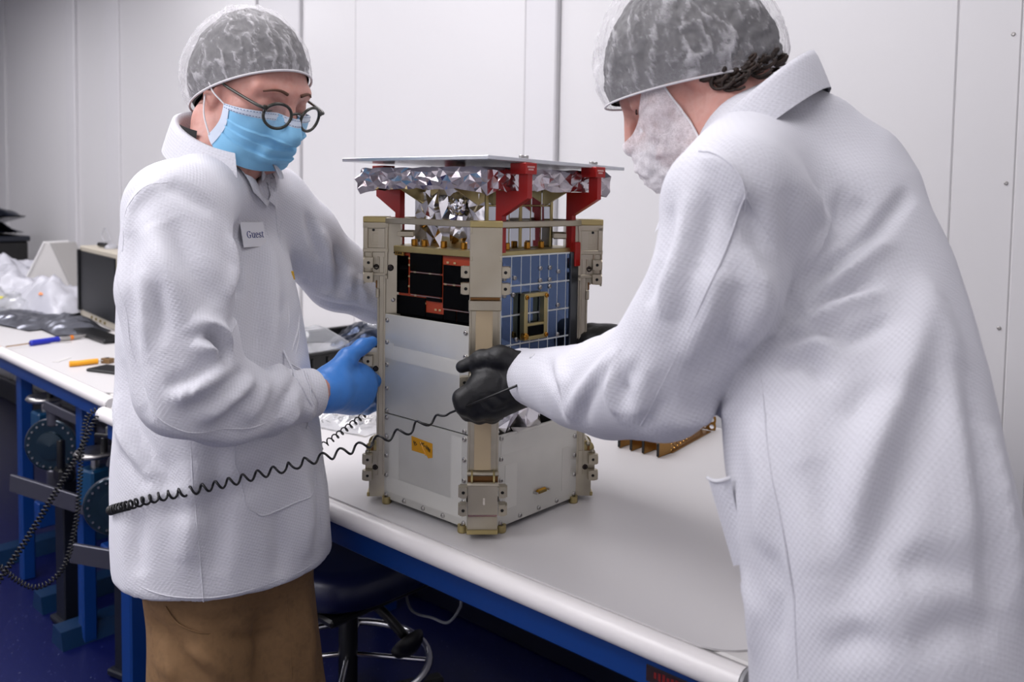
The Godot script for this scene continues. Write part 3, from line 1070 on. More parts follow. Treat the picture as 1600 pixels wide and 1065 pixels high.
	part("lower_block", sh().prism(PackedVector2Array([Vector2(0.172, 0.0095), Vector2(0.2065, 0.0095), Vector2(0.2065, 0.0165), Vector2(0.2045, 0.018), Vector2(0.2045, 0.042), Vector2(0.211, 0.044), Vector2(0.211, 0.092), Vector2(0.2085, 0.0945), Vector2(0.172, 0.0945)]), W - 0.003).mesh(), alu, f)
	part("lower_lip", sh().tube(PackedVector3Array([Vector3(0.207, 0.0925, -W * 0.5), Vector3(0.207, 0.0925, W * 0.5)]), 0.0045, 12).mesh(), alu, f)
	part("lower_lip", sh().tube(PackedVector3Array([Vector3(0.198, 0.1075, -W * 0.5), Vector3(0.198, 0.1075, W * 0.5)]), 0.0042, 12).mesh(), alu, f)
	part("lip_recess", slab(Vector3(0.004, 0.012, W - 0.002), 0.001), bronze, f, at(0.199, 0.1, 0))
	part("base_edge", slab(Vector3(0.005, 0.0075, W), 0.001), gold, f, at(0.2055, 0.0135, 0))
	part("base_band", slab(Vector3(0.004, 0.006, W - 0.004), 0.001), mat("pink_anodised", Color(0.62, 0.50, 0.48), 0.25, 0.9), f, at(0.2068, 0.0425, 0))
	part("recess", slab(Vector3(0.004, 0.014, W - 0.003), 0.001), bronze, f, at(0.1925, 0.400, 0))
	part("rail_collar", slab(Vector3(0.007, 0.018, W + 0.002), 0.0015), alu, f, at(0.1905, 0.384, 0))
	if front:
		part("cream_tape", slab(Vector3(0.0006, 0.268, 0.0275), 0.0), mat("cream_tape", Color(0.71, 0.64, 0.52), 0.75), f, at(0.1922, 0.246, 0.001))
		part("scratch", slab(Vector3(0.0006, 0.011, 0.0032), 0.0), mat("scratch_pale", Color(0.78, 0.75, 0.7), 0.5), f, at(0.2112, 0.066, -0.002))


func pad(f: Node3D, s: float, y: float, m: Material) -> void:
	# a block with a drilled hole in its two outer faces
	var b := sh().box(Vector3(0.0155, 0.0185, 0.0115), at(-0.0008, 0, -0.0008))
	b.holed(0.0155, 0.0185, 0.0022, 0.0028, at(-0.0008, 0, 0.0062))
	b.holed(0.0115, 0.0185, 0.0022, 0.0028, at(0.0078, 0, -0.0008, PI / 2))
	var o := part("pad", b.mesh(), m, f, Transform3D(Basis(Vector3(1, 0, 0), Vector3(0, 1, 0), Vector3(0, 0, s)), Vector3(0.2065, y, s * 0.0325)))
	part("hole", sh().cyl(0.0029, 0.0004, at(-0.0008, 0, 0.0051, 0, PI / 2), 10).cyl(0.0029, 0.0004, at(0.0068, 0, -0.0008, 0, 0, -PI / 2), 10).mesh(), mat("hole_dark", Color(0.05, 0.05, 0.05), 0.6), o)


func crumple(w: float, h: float, amp: float, seed_: int, puff: float) -> ArrayMesh:
	# a sheet of creased foil in x-y, its face towards +z: flat facets meeting in sharp creases
	var r := RandomNumberGenerator.new()
	r.seed = seed_
	var soft := FastNoiseLite.new()
	soft.seed = seed_
	soft.frequency = 14.0
	var nx := maxi(int(w / 0.013), 4)
	var ny := maxi(int(h / 0.019), 3)
	var rows := []
	for i in ny + 1:
		var row := PackedVector3Array()
		for j in nx + 1:
			var edge := 0.0 if i == 0 or j == 0 or i == ny or j == nx else 1.0
			var x := ((j + r.randf_range(-0.38, 0.38) * edge) / nx - 0.5) * w
			var y := ((i + r.randf_range(-0.42, 0.42) * edge) / ny - 0.5) * h
			var d := (r.randf_range(-0.55, 0.75) + soft.get_noise_2d(x * 1.3, y * 0.5) * 0.8) * amp + puff * (1.0 - pow(2.0 * x / w, 2)) * (1.0 - pow(2.0 * y / h, 2))
			row.append(Vector3(x, y, 0.006 + edge * maxf(d, -0.002)))
		rows.append(row)
	return sh().grid(rows, false, true).mesh()


func lump(r: float, amp: float, seed_: int) -> Array:
	var n := FastNoiseLite.new()
	n.seed = seed_
	n.frequency = 45.0
	var rows := []
	for i in 9:
		var p := PackedVector3Array()
		var t := PI * 0.5 * i / 8
		for j in 22:
			var a := -TAU * j / 22
			var d := Vector3(cos(a) * cos(t), sin(t) * 0.7, sin(a) * cos(t)) * r
			p.append(d * (1.0 + n.get_noise_3dv(d) * amp / r))
		rows.append(p)
	return rows


func foil_ring(half: float, y0: float, y1: float) -> ArrayMesh:
	# foil folded over the four edges of a square plate, creased and gathered at the corners
	var r := RandomNumberGenerator.new()
	r.seed = 46
	var per := 25
	var rows := []
	for i in 6:
		var row := PackedVector3Array()
		var f := i / 5.0
		for k in per * 4:
			var side := k / per
			var u := float(k % per) / per * 2.0 - 1.0
			var corner := pow(absf(u), 6.0)
			var inner := 1.0 if i > 0 and i < 5 else 0.35
			u += r.randf_range(-0.03, 0.03) * (1.0 - corner)
			var h := half - 0.005 * pow(absf(2.0 * f - 1.0), 3.0)
			var p := Vector2(u * h, h).rotated(-PI / 2 * side)
			var out := Vector3(p.x, 0, p.y).normalized()
			var d := r.randf_range(-0.0028, 0.0034) * inner * (1.0 + corner) + corner * 0.004
			var y := lerpf(y0, y1, f) + r.randf_range(-0.0035, 0.0035) * inner - (1.0 - f) * (corner * 0.007 - 0.004 * r.randf())
			row.append(Vector3(p.x, y, p.y) + out * d)
		rows.append(row)
	return sh().grid(rows, true, true).mesh()


# ---------------------------------------------------------------- the two people
func skin() -> StandardMaterial3D:
	var m := mat("skin", Color(0.78, 0.58, 0.53), 0.5)
	m.albedo_texture = noise_tex(9, 0.02, [Color(0.93, 0.86, 0.85), Color(1, 1, 1), Color(1.0, 0.92, 0.9)], false, 256)
	m.subsurf_scatter_enabled = true
	m.subsurf_scatter_strength = 0.12
	return triplanar(m, 8.0)


func rubber(called: String, color: Color, rough: float) -> StandardMaterial3D:
	var m := mat(called, color, rough)
	m.normal_enabled = true
	m.normal_scale = 0.25
	m.normal_texture = noise_tex(17, 0.03, [], true, 256, FastNoiseLite.TYPE_SIMPLEX_SMOOTH, 4, 5.0)
	return triplanar(m, 14.0)


func seam(f: Field, pts: Array, r: float, m: Material, parent: Node, called := "seam") -> void:
	var path := smooth_path(pts, 10)
	for i in path.size():
		path[i] = f.lift(path[i], -r * 0.35)
	part(called, sh().tube(path, r, 6).mesh(), m, parent)


func shoe(p: Vector3, front: Vector3, m: Material, parent: Node) -> void:
	var f := Field.new()
	f.cell = 0.009
	var a := p + Vector3(0, 0.05, 0)
	f.cone(a - front * 0.05, a + front * 0.04, 0.046, 0.045, 0.02).cone(a + front * 0.03 + Vector3(0, -0.01, 0), a + front * 0.14 + Vector3(0, -0.018, 0), 0.045, 0.034, 0.03)
	f.cone(a, a + Vector3(0, 0.06, 0), 0.045, 0.045, 0.02).plane(Vector3.DOWN, 0.0, 0.004)
	part("shoe", f.build(p - Vector3(0.2, 0.02, 0.2), p + Vector3(0.2, 0.2, 0.2)).mesh(), m, parent)


func dome(head: Transform3D, centre: Vector3, axis: Vector3, forward: Vector3, ring_f: float, ring_s: float, height: float, lean: float, swell: float, wrinkle: float, seed_: int, tint: PackedColorArray = PackedColorArray()) -> Array:
	# rows of points of a puffed cap over the head: row 0 lies on the elastic edge, the last at the crown. Head-local metres.
	var up := axis.normalized()
	var fw := (forward - up * forward.dot(up)).normalized()
	var side := up.cross(fw)
	var n := FastNoiseLite.new()
	n.seed = seed_
	n.frequency = 1.0
	n.fractal_type = FastNoiseLite.FRACTAL_RIDGED
	n.fractal_octaves = 3
	var soft := FastNoiseLite.new()
	soft.seed = seed_ + 5
	soft.frequency = 1.0
	var rows := []
	var nv := 84
	var nu := 300
	tint.resize((nv + 1) * nu)
	var fibre := FastNoiseLite.new()
	fibre.seed = seed_ + 9
	fibre.frequency = 1.0
	fibre.fractal_type = FastNoiseLite.FRACTAL_RIDGED
	fibre.fractal_octaves = 4
	for i in nv + 1:
		var v := float(i) / nv
		var t := v * PI * 0.5
		var r := PackedVector3Array()
		for j in nu:
			var a := -TAU * j / nu
			var fc := cos(a)
			var sc := sin(a)
			var rad := cos(t) + swell * sin(t * 2.0) * (0.75 + 0.25 * cos(t * 3.0)) * (1.0 - 0.35 * fc)
			var gather := n.get_noise_3d(fc * 2.6 + soft.get_noise_3d(fc * 1.5, sc * 1.5, v * 2.5) * 0.9, sc * 2.6 + soft.get_noise_3d(sc * 1.5, v * 2.5, fc * 1.5) * 0.9, v * 0.9)
			var broad := soft.get_noise_3d(fc * 1.6, sc * 1.6, v * 2.5)
			var w := wrinkle * (gather * (1.15 - v * 0.8) * minf(v * 12.0, 1.0) + broad * 1.2 * sin(t))
			var p := fw * (fc * ring_f * rad) + side * (sc * ring_s * rad) + up * (sin(t) * height) - fw * (lean * sin(t))
			p += p.normalized() * w
			var ply := smoothstep(0.45, 0.92, gather * (1.0 - v * 0.3)) * 0.55 + smoothstep(0.60, 0.92, fibre.get_noise_3d(fc * 5.0 + broad, sc * 5.0, v * 3.0 + broad)) * 0.30
			tint[i * nu + j] = Color(1, 1, 1, clampf(0.29 + ply + 0.25 * pow(v, 6.0) + 0.10 * (1.0 - minf(v * 6.0, 1.0)), 0.0, 0.95))
			r.append(head * (centre + p))
		rows.append(r)
	return rows


func hair_mat(called: String, color: Color) -> StandardMaterial3D:
	var m := mat(called, Color.WHITE, 0.6)
	var n := 256
	var im := Image.create(n, n, false, Image.FORMAT_RGB8)
	var z := FastNoiseLite.new()
	z.seed = 77
	z.frequency = 0.05
	for y in n:
		for x in n:
			var k := 0.62 + 0.95 * z.get_noise_2d(x * 5.0 + 14.0 * z.get_noise_2d(x * 0.4, y * 0.4), y * 0.35)
			im.set_pixel(x, y, Color(color.r * k, color.g * k, color.b * k))
	m.albedo_texture = ImageTexture.create_from_image(im)
	return triplanar(m, 9.0)


func person_one() -> void:
	var t := thing("person", "person in glasses, blue pleated mask and blue gloves standing left of the satellite", "person")
	var cloth := weave()
	var coat := Field.new()
	coat.stack(Vector3(0.9988, 0, -0.0499), Vector3(0.0499, 0, 0.9988), [[0.6739, -0.1924, 0.4048, 0.1429, 0.19], [0.787, -0.199, 0.4018, 0.1367, 0.19], [0.8731, -0.2081, 0.4032, 0.1449, 0.185], [0.9807, -0.2188, 0.4043, 0.1489, 0.175], [1.0884, -0.2276, 0.4038, 0.1376, 0.165], [1.1945, -0.2472, 0.3996, 0.1149, 0.16], [1.2803, -0.2671, 0.3973, 0.0948, 0.155], [1.3565, -0.2779, 0.3942, 0.0576, 0.15], [1.4114, -0.2794, 0.3845, 0.0576, 0.13], [1.4404, -0.2839, 0.3729, 0.0576, 0.09]], 0.03)
	coat.cone(Vector3(-0.2777, 1.4226, 0.3754), Vector3(-0.1431, 1.3818, 0.5135), 0.058, 0.078, 0.05)
	coat.cone(Vector3(-0.2777, 1.4226, 0.3754), Vector3(-0.3263, 1.3867, 0.2468), 0.058, 0.073, 0.05)
	coat.cone(Vector3(-0.1431, 1.3818, 0.5135), Vector3(-0.0891, 1.2723, 0.5477), 0.078, 0.079, 0.008)
	coat.cone(Vector3(-0.0891, 1.2723, 0.5477), Vector3(-0.0577, 1.1393, 0.5434), 0.079, 0.078, 0.008)
	coat.cone(Vector3(-0.0577, 1.1393, 0.5434), Vector3(-0.059, 1.1027, 0.4869), 0.078, 0.066, 0.008)
	coat.cone(Vector3(-0.059, 1.1027, 0.4869), Vector3(-0.0668, 1.0892, 0.4141), 0.066, 0.054, 0.008)
	coat.cone(Vector3(-0.0668, 1.0892, 0.4141), Vector3(-0.0726, 1.0868, 0.3495), 0.054, 0.04, 0.008)
	coat.cone(Vector3(-0.3263, 1.3867, 0.2468), Vector3(-0.3109, 1.328, 0.1837), 0.076, 0.07, 0.025)
	coat.cone(Vector3(-0.3109, 1.328, 0.1837), Vector3(-0.301, 1.2472, 0.1004), 0.07, 0.064, 0.025)
	coat.cone(Vector3(-0.301, 1.2472, 0.1004), Vector3(-0.2539, 1.2084, 0.0409), 0.064, 0.05, 0.025)
	coat.cone(Vector3(-0.2539, 1.2084, 0.0409), Vector3(-0.2093, 1.1985, -0.0051), 0.05, 0.044, 0.025)
	coat.carve(Vector3(-0.2751, 1.4536, 0.3707), Vector3(-0.2567, 1.528, 0.3482), 0.066, 0.072, 0.012)
	coat.carve(Vector3(-0.2475, 1.4535, 0.366), Vector3(-0.2153, 1.4539, 0.3439), 0.03, 0.026, 0.012)
	coat.plane(Vector3(-0.0598, -0.997, 0.0498), -0.7596, 0.01)
	coat.fold(0.0085, -0.0319, [Vector3(0.0031, 1.222, 0.5524), Vector3(0.0054, 1.2119, 0.5385), Vector3(0.0082, 1.1942, 0.5296), Vector3(0.0123, 1.1795, 0.5291)])
	coat.fold(0.0119, 0.0174, [Vector3(-0.0023, 1.2269, 0.5718), Vector3(0.0014, 1.2304, 0.5495), Vector3(0.0027, 1.2157, 0.5273), Vector3(0.005, 1.1923, 0.517)])
	coat.fold(0.011, 0.0174, [Vector3(0.0031, 1.203, 0.5711), Vector3(0.0089, 1.1969, 0.5509), Vector3(0.0126, 1.1826, 0.5388)])
	coat.fold(0.0102, -0.0116, [Vector3(-0.0043, 1.1496, 0.602), Vector3(0.0121, 1.1612, 0.5761), Vector3(0.0132, 1.1812, 0.5411)])
	coat.fold(0.0119, 0.0145, [Vector3(0.0021, 1.1349, 0.5964), Vector3(0.0178, 1.1487, 0.5681), Vector3(0.0159, 1.1684, 0.5292)])
	coat.fold(0.0093, -0.0116, [Vector3(0.0102, 1.1179, 0.5799), Vector3(0.0222, 1.1387, 0.5444), Vector3(0.0031, 1.157, 0.4941)])
	coat.fold(0.0102, 0.013, [Vector3(0.0102, 1.1009, 0.5588), Vector3(0.019, 1.1264, 0.5273), Vector3(-0.0023, 1.1424, 0.4755)])
	coat.fold(0.0085, -0.0087, [Vector3(0.0042, 1.0881, 0.5298), Vector3(0.0082, 1.1216, 0.4871)])
	coat.fold(0.0102, 0.0087, [Vector3(0.0072, 1.088, 0.4917), Vector3(-0.0109, 1.1287, 0.4437)])
	coat.fold(0.017, 0.0116, [Vector3(-0.034, 1.1164, 0.6163), Vector3(-0.0081, 1.0854, 0.5752), Vector3(-0.0106, 1.0643, 0.5166), Vector3(-0.0154, 1.0619, 0.441)])
	coat.fold(0.0102, -0.0087, [Vector3(-0.0307, 1.1025, 0.6092), Vector3(-0.0482, 1.1501, 0.6226), Vector3(-0.0644, 1.2006, 0.6235)])
	coat.fold(0.0102, -0.0101, [Vector3(-0.0082, 1.0756, 0.4401), Vector3(-0.0124, 1.1036, 0.4097), Vector3(-0.0385, 1.1245, 0.3785)])
	coat.fold(0.0102, 0.0087, [Vector3(-0.0192, 1.0594, 0.4164), Vector3(-0.0188, 1.0789, 0.3872)])
	coat.fold(0.0187, -0.0145, [Vector3(-0.0641, 1.3703, 0.5707), Vector3(-0.0204, 1.3141, 0.558), Vector3(-0.0043, 1.2515, 0.5338)])
	coat.fold(0.0187, 0.0116, [Vector3(-0.0792, 1.3655, 0.5882), Vector3(-0.0252, 1.2979, 0.5905), Vector3(-0.0051, 1.2331, 0.5757)])
	coat.fold(0.0153, -0.0116, [Vector3(-0.1048, 1.3559, 0.6027), Vector3(-0.0654, 1.2795, 0.6248), Vector3(-0.0507, 1.1977, 0.6209)])
	coat.fold(0.017, 0.0116, [Vector3(-0.0554, 1.3058, 0.6133), Vector3(-0.0425, 1.2373, 0.6156), Vector3(-0.0184, 1.187, 0.6055)])
	coat.fold(0.0136, -0.0101, [Vector3(-0.0257, 1.1867, 0.6108), Vector3(-0.0242, 1.238, 0.6022), Vector3(-0.0302, 1.2894, 0.6006)])
	coat.fold(0.0119, 0.0116, [Vector3(-0.0126, 1.258, 0.5126), Vector3(-0.0435, 1.2999, 0.4846), Vector3(-0.0595, 1.3459, 0.4793)])
	coat.fold(0.0102, -0.0145, [Vector3(-0.1936, 1.3113, 0.3861), Vector3(-0.1606, 1.2567, 0.4068), Vector3(-0.0093, 1.2256, 0.5047)])
	coat.fold(0.0102, 0.0072, [Vector3(-0.0997, 1.4239, 0.5659), Vector3(-0.1116, 1.4099, 0.5817), Vector3(-0.1232, 1.3824, 0.595), Vector3(-0.1162, 1.3465, 0.6068)])
	coat.fold(0.0119, -0.0072, [Vector3(-0.0894, 1.4213, 0.5577), Vector3(-0.0742, 1.4107, 0.5436), Vector3(-0.0583, 1.3837, 0.5082)])
	coat.fold(0.017, -0.0116, [Vector3(-0.1926, 1.305, 0.3593), Vector3(-0.1291, 1.1855, 0.3901), Vector3(-0.0009, 1.0932, 0.4501)])
	coat.fold(0.017, 0.0101, [Vector3(-0.2173, 1.324, 0.313), Vector3(-0.1425, 1.2008, 0.3483), Vector3(-0.0115, 1.0839, 0.408)])
	coat.fold(0.0102, -0.0101, [Vector3(-0.1635, 1.2289, 0.3224), Vector3(-0.0549, 1.1316, 0.3746), Vector3(-0.0856, 1.0051, 0.3369)])
	coat.fold(0.0119, 0.0087, [Vector3(-0.1318, 1.1327, 0.3081), Vector3(-0.0316, 1.0718, 0.3596), Vector3(-0.0974, 0.9625, 0.301)])
	coat.fold(0.017, -0.0145, [Vector3(-0.2373, 1.1513, 0.5631), Vector3(-0.2004, 1.0684, 0.5685), Vector3(-0.1511, 1.0074, 0.5575), Vector3(-0.1213, 0.9852, 0.5377)])
	coat.fold(0.0187, 0.0145, [Vector3(-0.243, 1.0907, 0.5672), Vector3(-0.1859, 1.0224, 0.5706), Vector3(-0.1334, 0.9662, 0.5517)])
	coat.fold(0.0136, -0.0101, [Vector3(-0.2086, 1.0186, 0.5752), Vector3(-0.1568, 0.9785, 0.5649), Vector3(-0.1133, 0.971, 0.5318)])
	coat.fold(0.0204, 0.0116, [Vector3(-0.1063, 1.0078, 0.515), Vector3(-0.0985, 0.9326, 0.5195), Vector3(-0.0989, 0.8572, 0.53)])
	coat.fold(0.017, -0.0087, [Vector3(-0.1298, 0.9335, 0.5537), Vector3(-0.0855, 0.9394, 0.4957), Vector3(-0.0687, 0.9719, 0.4074)])
	coat.fold(0.0187, -0.0101, [Vector3(-0.0907, 1.0237, 0.4819), Vector3(-0.0793, 0.928, 0.4835), Vector3(-0.0791, 0.8323, 0.4946)])
	coat.fold(0.0187, 0.0101, [Vector3(-0.0801, 0.9751, 0.3406), Vector3(-0.0772, 0.8877, 0.3301), Vector3(-0.0738, 0.8146, 0.3349)])
	coat.fold(0.017, -0.0087, [Vector3(-0.0646, 0.9092, 0.3986), Vector3(-0.0636, 0.8546, 0.3876), Vector3(-0.0634, 0.8041, 0.3924)])
	coat.fold(0.017, -0.0087, [Vector3(-0.1609, 0.9306, 0.5732), Vector3(-0.1578, 0.8741, 0.5781), Vector3(-0.1505, 0.8371, 0.578)])
	coat.fold(0.017, 0.0087, [Vector3(-0.1048, 0.9353, 0.2853), Vector3(-0.0981, 0.8705, 0.286), Vector3(-0.0957, 0.8151, 0.2849)])
	coat.fold(0.0085, -0.0145, [Vector3(-0.2438, 1.373, 0.2156), Vector3(-0.2377, 1.3317, 0.2058), Vector3(-0.2428, 1.2891, 0.1879)])
	coat.fold(0.0102, 0.0116, [Vector3(-0.2365, 1.3433, 0.1925), Vector3(-0.2387, 1.2947, 0.1735), Vector3(-0.2484, 1.2445, 0.1545)])
	coat.fold(0.0085, -0.013, [Vector3(-0.2365, 1.3125, 0.1606), Vector3(-0.2389, 1.269, 0.1438), Vector3(-0.2512, 1.2187, 0.1404)])
	coat.fold(0.0102, 0.0101, [Vector3(-0.2353, 1.2684, 0.1269), Vector3(-0.2366, 1.2247, 0.1212)])
	coat.fold(0.0068, -0.0087, [Vector3(-0.2994, 1.2138, 0.1652), Vector3(-0.2637, 1.1941, 0.128), Vector3(-0.2121, 1.1758, 0.0619)])
	coat.fold(0.0102, 0.0087, [Vector3(-0.2796, 1.2574, 0.205), Vector3(-0.2735, 1.2248, 0.1658), Vector3(-0.2347, 1.2049, 0.104)])
	coat.fold(0.0085, -0.0116, [Vector3(-0.2575, 1.2963, 0.2394), Vector3(-0.2856, 1.2438, 0.1894), Vector3(-0.2713, 1.2287, 0.1674)])
	coat.fold(0.0085, 0.0087, [Vector3(-0.2302, 1.2529, 0.1079), Vector3(-0.2223, 1.205, 0.0904)])
	coat.cell = 0.0068
	var coat_mesh := coat.build(Vector3(-0.46, 0.74, -0.08), Vector3(0.07, 1.54, 0.66), 0.0028, 9.0, 4)
	var body := Field.new()
	body.cone(Vector3(-0.1902, 0.9, 0.4497), Vector3(-0.1947, 0.9, 0.3598), 0.06, 0.06, 0.03)
	body.cone(Vector3(-0.1924, 0.9, 0.4048), Vector3(-0.2777, 1.2826, 0.3754), 0.085, 0.075, 0.05)
	body.cone(Vector3(-0.2777, 1.4026, 0.3754), Vector3(-0.2676, 1.4777, 0.3688), 0.058, 0.056, 0.03)
	body.cone(Vector3(-0.1431, 1.3818, 0.5135), Vector3(-0.0891, 1.2723, 0.5477), 0.042, 0.038, 0.02)
	body.cone(Vector3(-0.0891, 1.2723, 0.5477), Vector3(-0.0577, 1.1393, 0.5434), 0.038, 0.034, 0.02)
	body.cone(Vector3(-0.0577, 1.1393, 0.5434), Vector3(-0.0652, 1.101, 0.4465), 0.034, 0.028, 0.015)
	body.cone(Vector3(-0.0652, 1.101, 0.4465), Vector3(-0.0726, 1.0868, 0.3495), 0.028, 0.0275, 0.015)
	body.cone(Vector3(-0.0726, 1.0868, 0.3495), Vector3(-0.0958, 1.0793, 0.2726), 0.0295, 0.0285, 0.01, Vector3(0.6684, 0, 0.7438), 0.35)
	body.cone(Vector3(-0.3263, 1.3867, 0.2468), Vector3(-0.3109, 1.328, 0.1837), 0.042, 0.038, 0.02)
	body.cone(Vector3(-0.3109, 1.328, 0.1837), Vector3(-0.301, 1.2472, 0.1004), 0.038, 0.034, 0.02)
	body.cone(Vector3(-0.301, 1.2472, 0.1004), Vector3(-0.2551, 1.2109, 0.0476), 0.034, 0.028, 0.015)
	body.cone(Vector3(-0.2551, 1.2109, 0.0476), Vector3(-0.2093, 1.1985, -0.0051), 0.028, 0.0275, 0.015)
	body.cone(Vector3(-0.1816, 0.74, 0.4623), Vector3(-0.1696, 0.47, 0.4743), 0.05, 0.045, 0.02)
	body.cone(Vector3(-0.1696, 0.47, 0.4743), Vector3(-0.1916, 0.09, 0.4823), 0.045, 0.034, 0.02)
	body.cone(Vector3(-0.1873, 0.74, 0.3465), Vector3(-0.1753, 0.47, 0.3345), 0.05, 0.045, 0.02)
	body.cone(Vector3(-0.1753, 0.47, 0.3345), Vector3(-0.1973, 0.09, 0.3265), 0.045, 0.034, 0.02)
	body.cell = 0.012
	var flesh := body.build(Vector3(-0.4, 0.02, -0.08), Vector3(0.01, 1.57, 0.63))
	var head := Field.new()
	head.ball(Vector3(-0.236, 1.6166, 0.327), Basis(Vector3(0.9076, -0.4067, -0.097), Vector3(0.1062, 0, 0.9935), Vector3(0.4041, 0.9135, -0.0432)), Vector3(0.098, 0.077, 0.095), 0.02)
	head.ball(Vector3(-0.229, 1.5292, 0.3263), Basis(Vector3(0.9076, -0.4067, -0.097), Vector3(0.1062, 0, 0.9935), Vector3(0.4041, 0.9135, -0.0432)), Vector3(0.064, 0.06, 0.074), 0.035)
	head.cone(Vector3(-0.2245, 1.4685, 0.3137), Vector3(-0.2219, 1.4685, 0.3376), 0.02, 0.02, 0.03)
	head.cone(Vector3(-0.2047, 1.5457, 0.2784), Vector3(-0.1977, 1.5299, 0.2867), 0.024, 0.022, 0.025)
	head.cone(Vector3(-0.1492, 1.5749, 0.3057), Vector3(-0.1693, 1.5822, 0.2716), 0.011, 0.01, 0.02)
	head.cone(Vector3(-0.2959, 1.5399, 0.2731), Vector3(-0.2413, 1.4728, 0.2924), 0.018, 0.018, 0.03)
	head.cone(Vector3(-0.1952, 1.5457, 0.3679), Vector3(-0.1901, 1.5299, 0.3583), 0.024, 0.022, 0.025)
	head.cone(Vector3(-0.1466, 1.5749, 0.3295), Vector3(-0.1591, 1.5822, 0.367), 0.011, 0.01, 0.02)
	head.cone(Vector3(-0.2832, 1.5399, 0.3923), Vector3(-0.2339, 1.4728, 0.362), 0.018, 0.018, 0.03)
	head.carve(Vector3(-0.1422, 1.5467, 0.2828), Vector3(-0.1479, 1.5491, 0.2814), 0.017, 0.017, 0.012)
	head.carve(Vector3(-0.135, 1.5467, 0.3504), Vector3(-0.1402, 1.5491, 0.3529), 0.017, 0.017, 0.012)
	head.ball(Vector3(-0.1721, 1.5601, 0.287), Basis(Vector3(0.9076, -0.4067, -0.097), Vector3(0.1062, 0, 0.9935), Vector3(0.4041, 0.9135, -0.0432)), Vector3(0.0155, 0.0165, 0.0145), 0.004)
	head.ball(Vector3(-0.1651, 1.5601, 0.3526), Basis(Vector3(0.9076, -0.4067, -0.097), Vector3(0.1062, 0, 0.9935), Vector3(0.4041, 0.9135, -0.0432)), Vector3(0.0155, 0.0165, 0.0145), 0.004)
	head.cone(Vector3(-0.1481, 1.5597, 0.3176), Vector3(-0.1422, 1.5067, 0.317), 0.0085, 0.0115, 0.012)
	head.cone(Vector3(-0.1623, 1.5107, 0.3071), Vector3(-0.1574, 1.5065, 0.3096), 0.0085, 0.0085, 0.008)
	head.cone(Vector3(-0.1598, 1.5107, 0.3309), Vector3(-0.1554, 1.5065, 0.3274), 0.0085, 0.0085, 0.008)
	head.cone(Vector3(-0.1824, 1.4844, 0.3012), Vector3(-0.1782, 1.4844, 0.3409), 0.008, 0.008, 0.008)
	head.cone(Vector3(-0.1897, 1.4746, 0.305), Vector3(-0.1861, 1.4746, 0.3388), 0.009, 0.009, 0.006)
	head.ball(Vector3(-0.2592, 1.5819, 0.2551), Basis(Vector3(0.9076, -0.4067, -0.097), Vector3(0.1062, 0, 0.9935), Vector3(0.4041, 0.9135, -0.0432)), Vector3(0.022, 0.009, 0.029), 0.006)
	head.carve(Vector3(-0.2569, 1.5802, 0.2428), Vector3(-0.251, 1.593, 0.2442), 0.007, 0.008, 0.006)
	head.ball(Vector3(-0.2435, 1.5819, 0.4022), Basis(Vector3(0.9076, -0.4067, -0.097), Vector3(0.1062, 0, 0.9935), Vector3(0.4041, 0.9135, -0.0432)), Vector3(0.022, 0.009, 0.029), 0.006)
	head.carve(Vector3(-0.2386, 1.5802, 0.4137), Vector3(-0.2332, 1.593, 0.4111), 0.007, 0.008, 0.006)
	head.cone(Vector3(-0.2855, 1.549, 0.3323), Vector3(-0.2624, 1.4529, 0.3862), 0.058, 0.062, 0.03)
	head.cell = 0.0036
	flesh.add(head.build(Vector3(-0.4, 1.34, 0.19), Vector3(-0.08, 1.75, 0.48)))
	part("body", flesh.mesh(), skin(), t)
	var lab := part("lab_coat", coat_mesh.mesh(), cloth, t)
	var thread := mat("coat_thread", Color(0.86, 0.86, 0.875), 0.8)
	for s in [[Vector3(-0.111, 1.036, 0.5143), Vector3(-0.1004, 0.9701, 0.5153), Vector3(-0.0902, 0.884, 0.5131), Vector3(-0.0869, 0.7948, 0.5082)], [Vector3(-0.1315, 1.3259, 0.6092), Vector3(-0.0825, 1.2607, 0.6279), Vector3(-0.0655, 1.1828, 0.6231), Vector3(-0.0236, 1.1176, 0.6124), Vector3(-0.0016, 1.0891, 0.5694), Vector3(0.0029, 1.0756, 0.4942), Vector3(-0.0117, 1.0745, 0.4213)], [Vector3(-0.0914, 1.425, 0.5567), Vector3(-0.1101, 1.4127, 0.5797), Vector3(-0.1257, 1.3778, 0.5967), Vector3(-0.1163, 1.3269, 0.6123)], [Vector3(-0.2375, 1.362, 0.2742), Vector3(-0.2111, 1.2778, 0.2757), Vector3(-0.1576, 1.1714, 0.2906), Vector3(-0.0298, 1.0919, 0.3561), Vector3(-0.1186, 0.9747, 0.2756), Vector3(-0.1173, 0.8586, 0.2602), Vector3(-0.1172, 0.8, 0.2546)], [Vector3(-0.1936, 1.3113, 0.3861), Vector3(-0.1605, 1.2565, 0.4034), Vector3(-0.003, 1.2132, 0.5104)], [Vector3(-0.2018, 0.8409, 0.5899), Vector3(-0.1617, 0.8275, 0.5836), Vector3(-0.121, 0.8128, 0.559), Vector3(-0.0925, 0.8042, 0.5236), Vector3(-0.074, 0.7989, 0.4818), Vector3(-0.0628, 0.7981, 0.4114), Vector3(-0.074, 0.7965, 0.3322), Vector3(-0.1051, 0.8081, 0.2702)]]:
		seam(coat, s, 0.0011, cloth, lab)
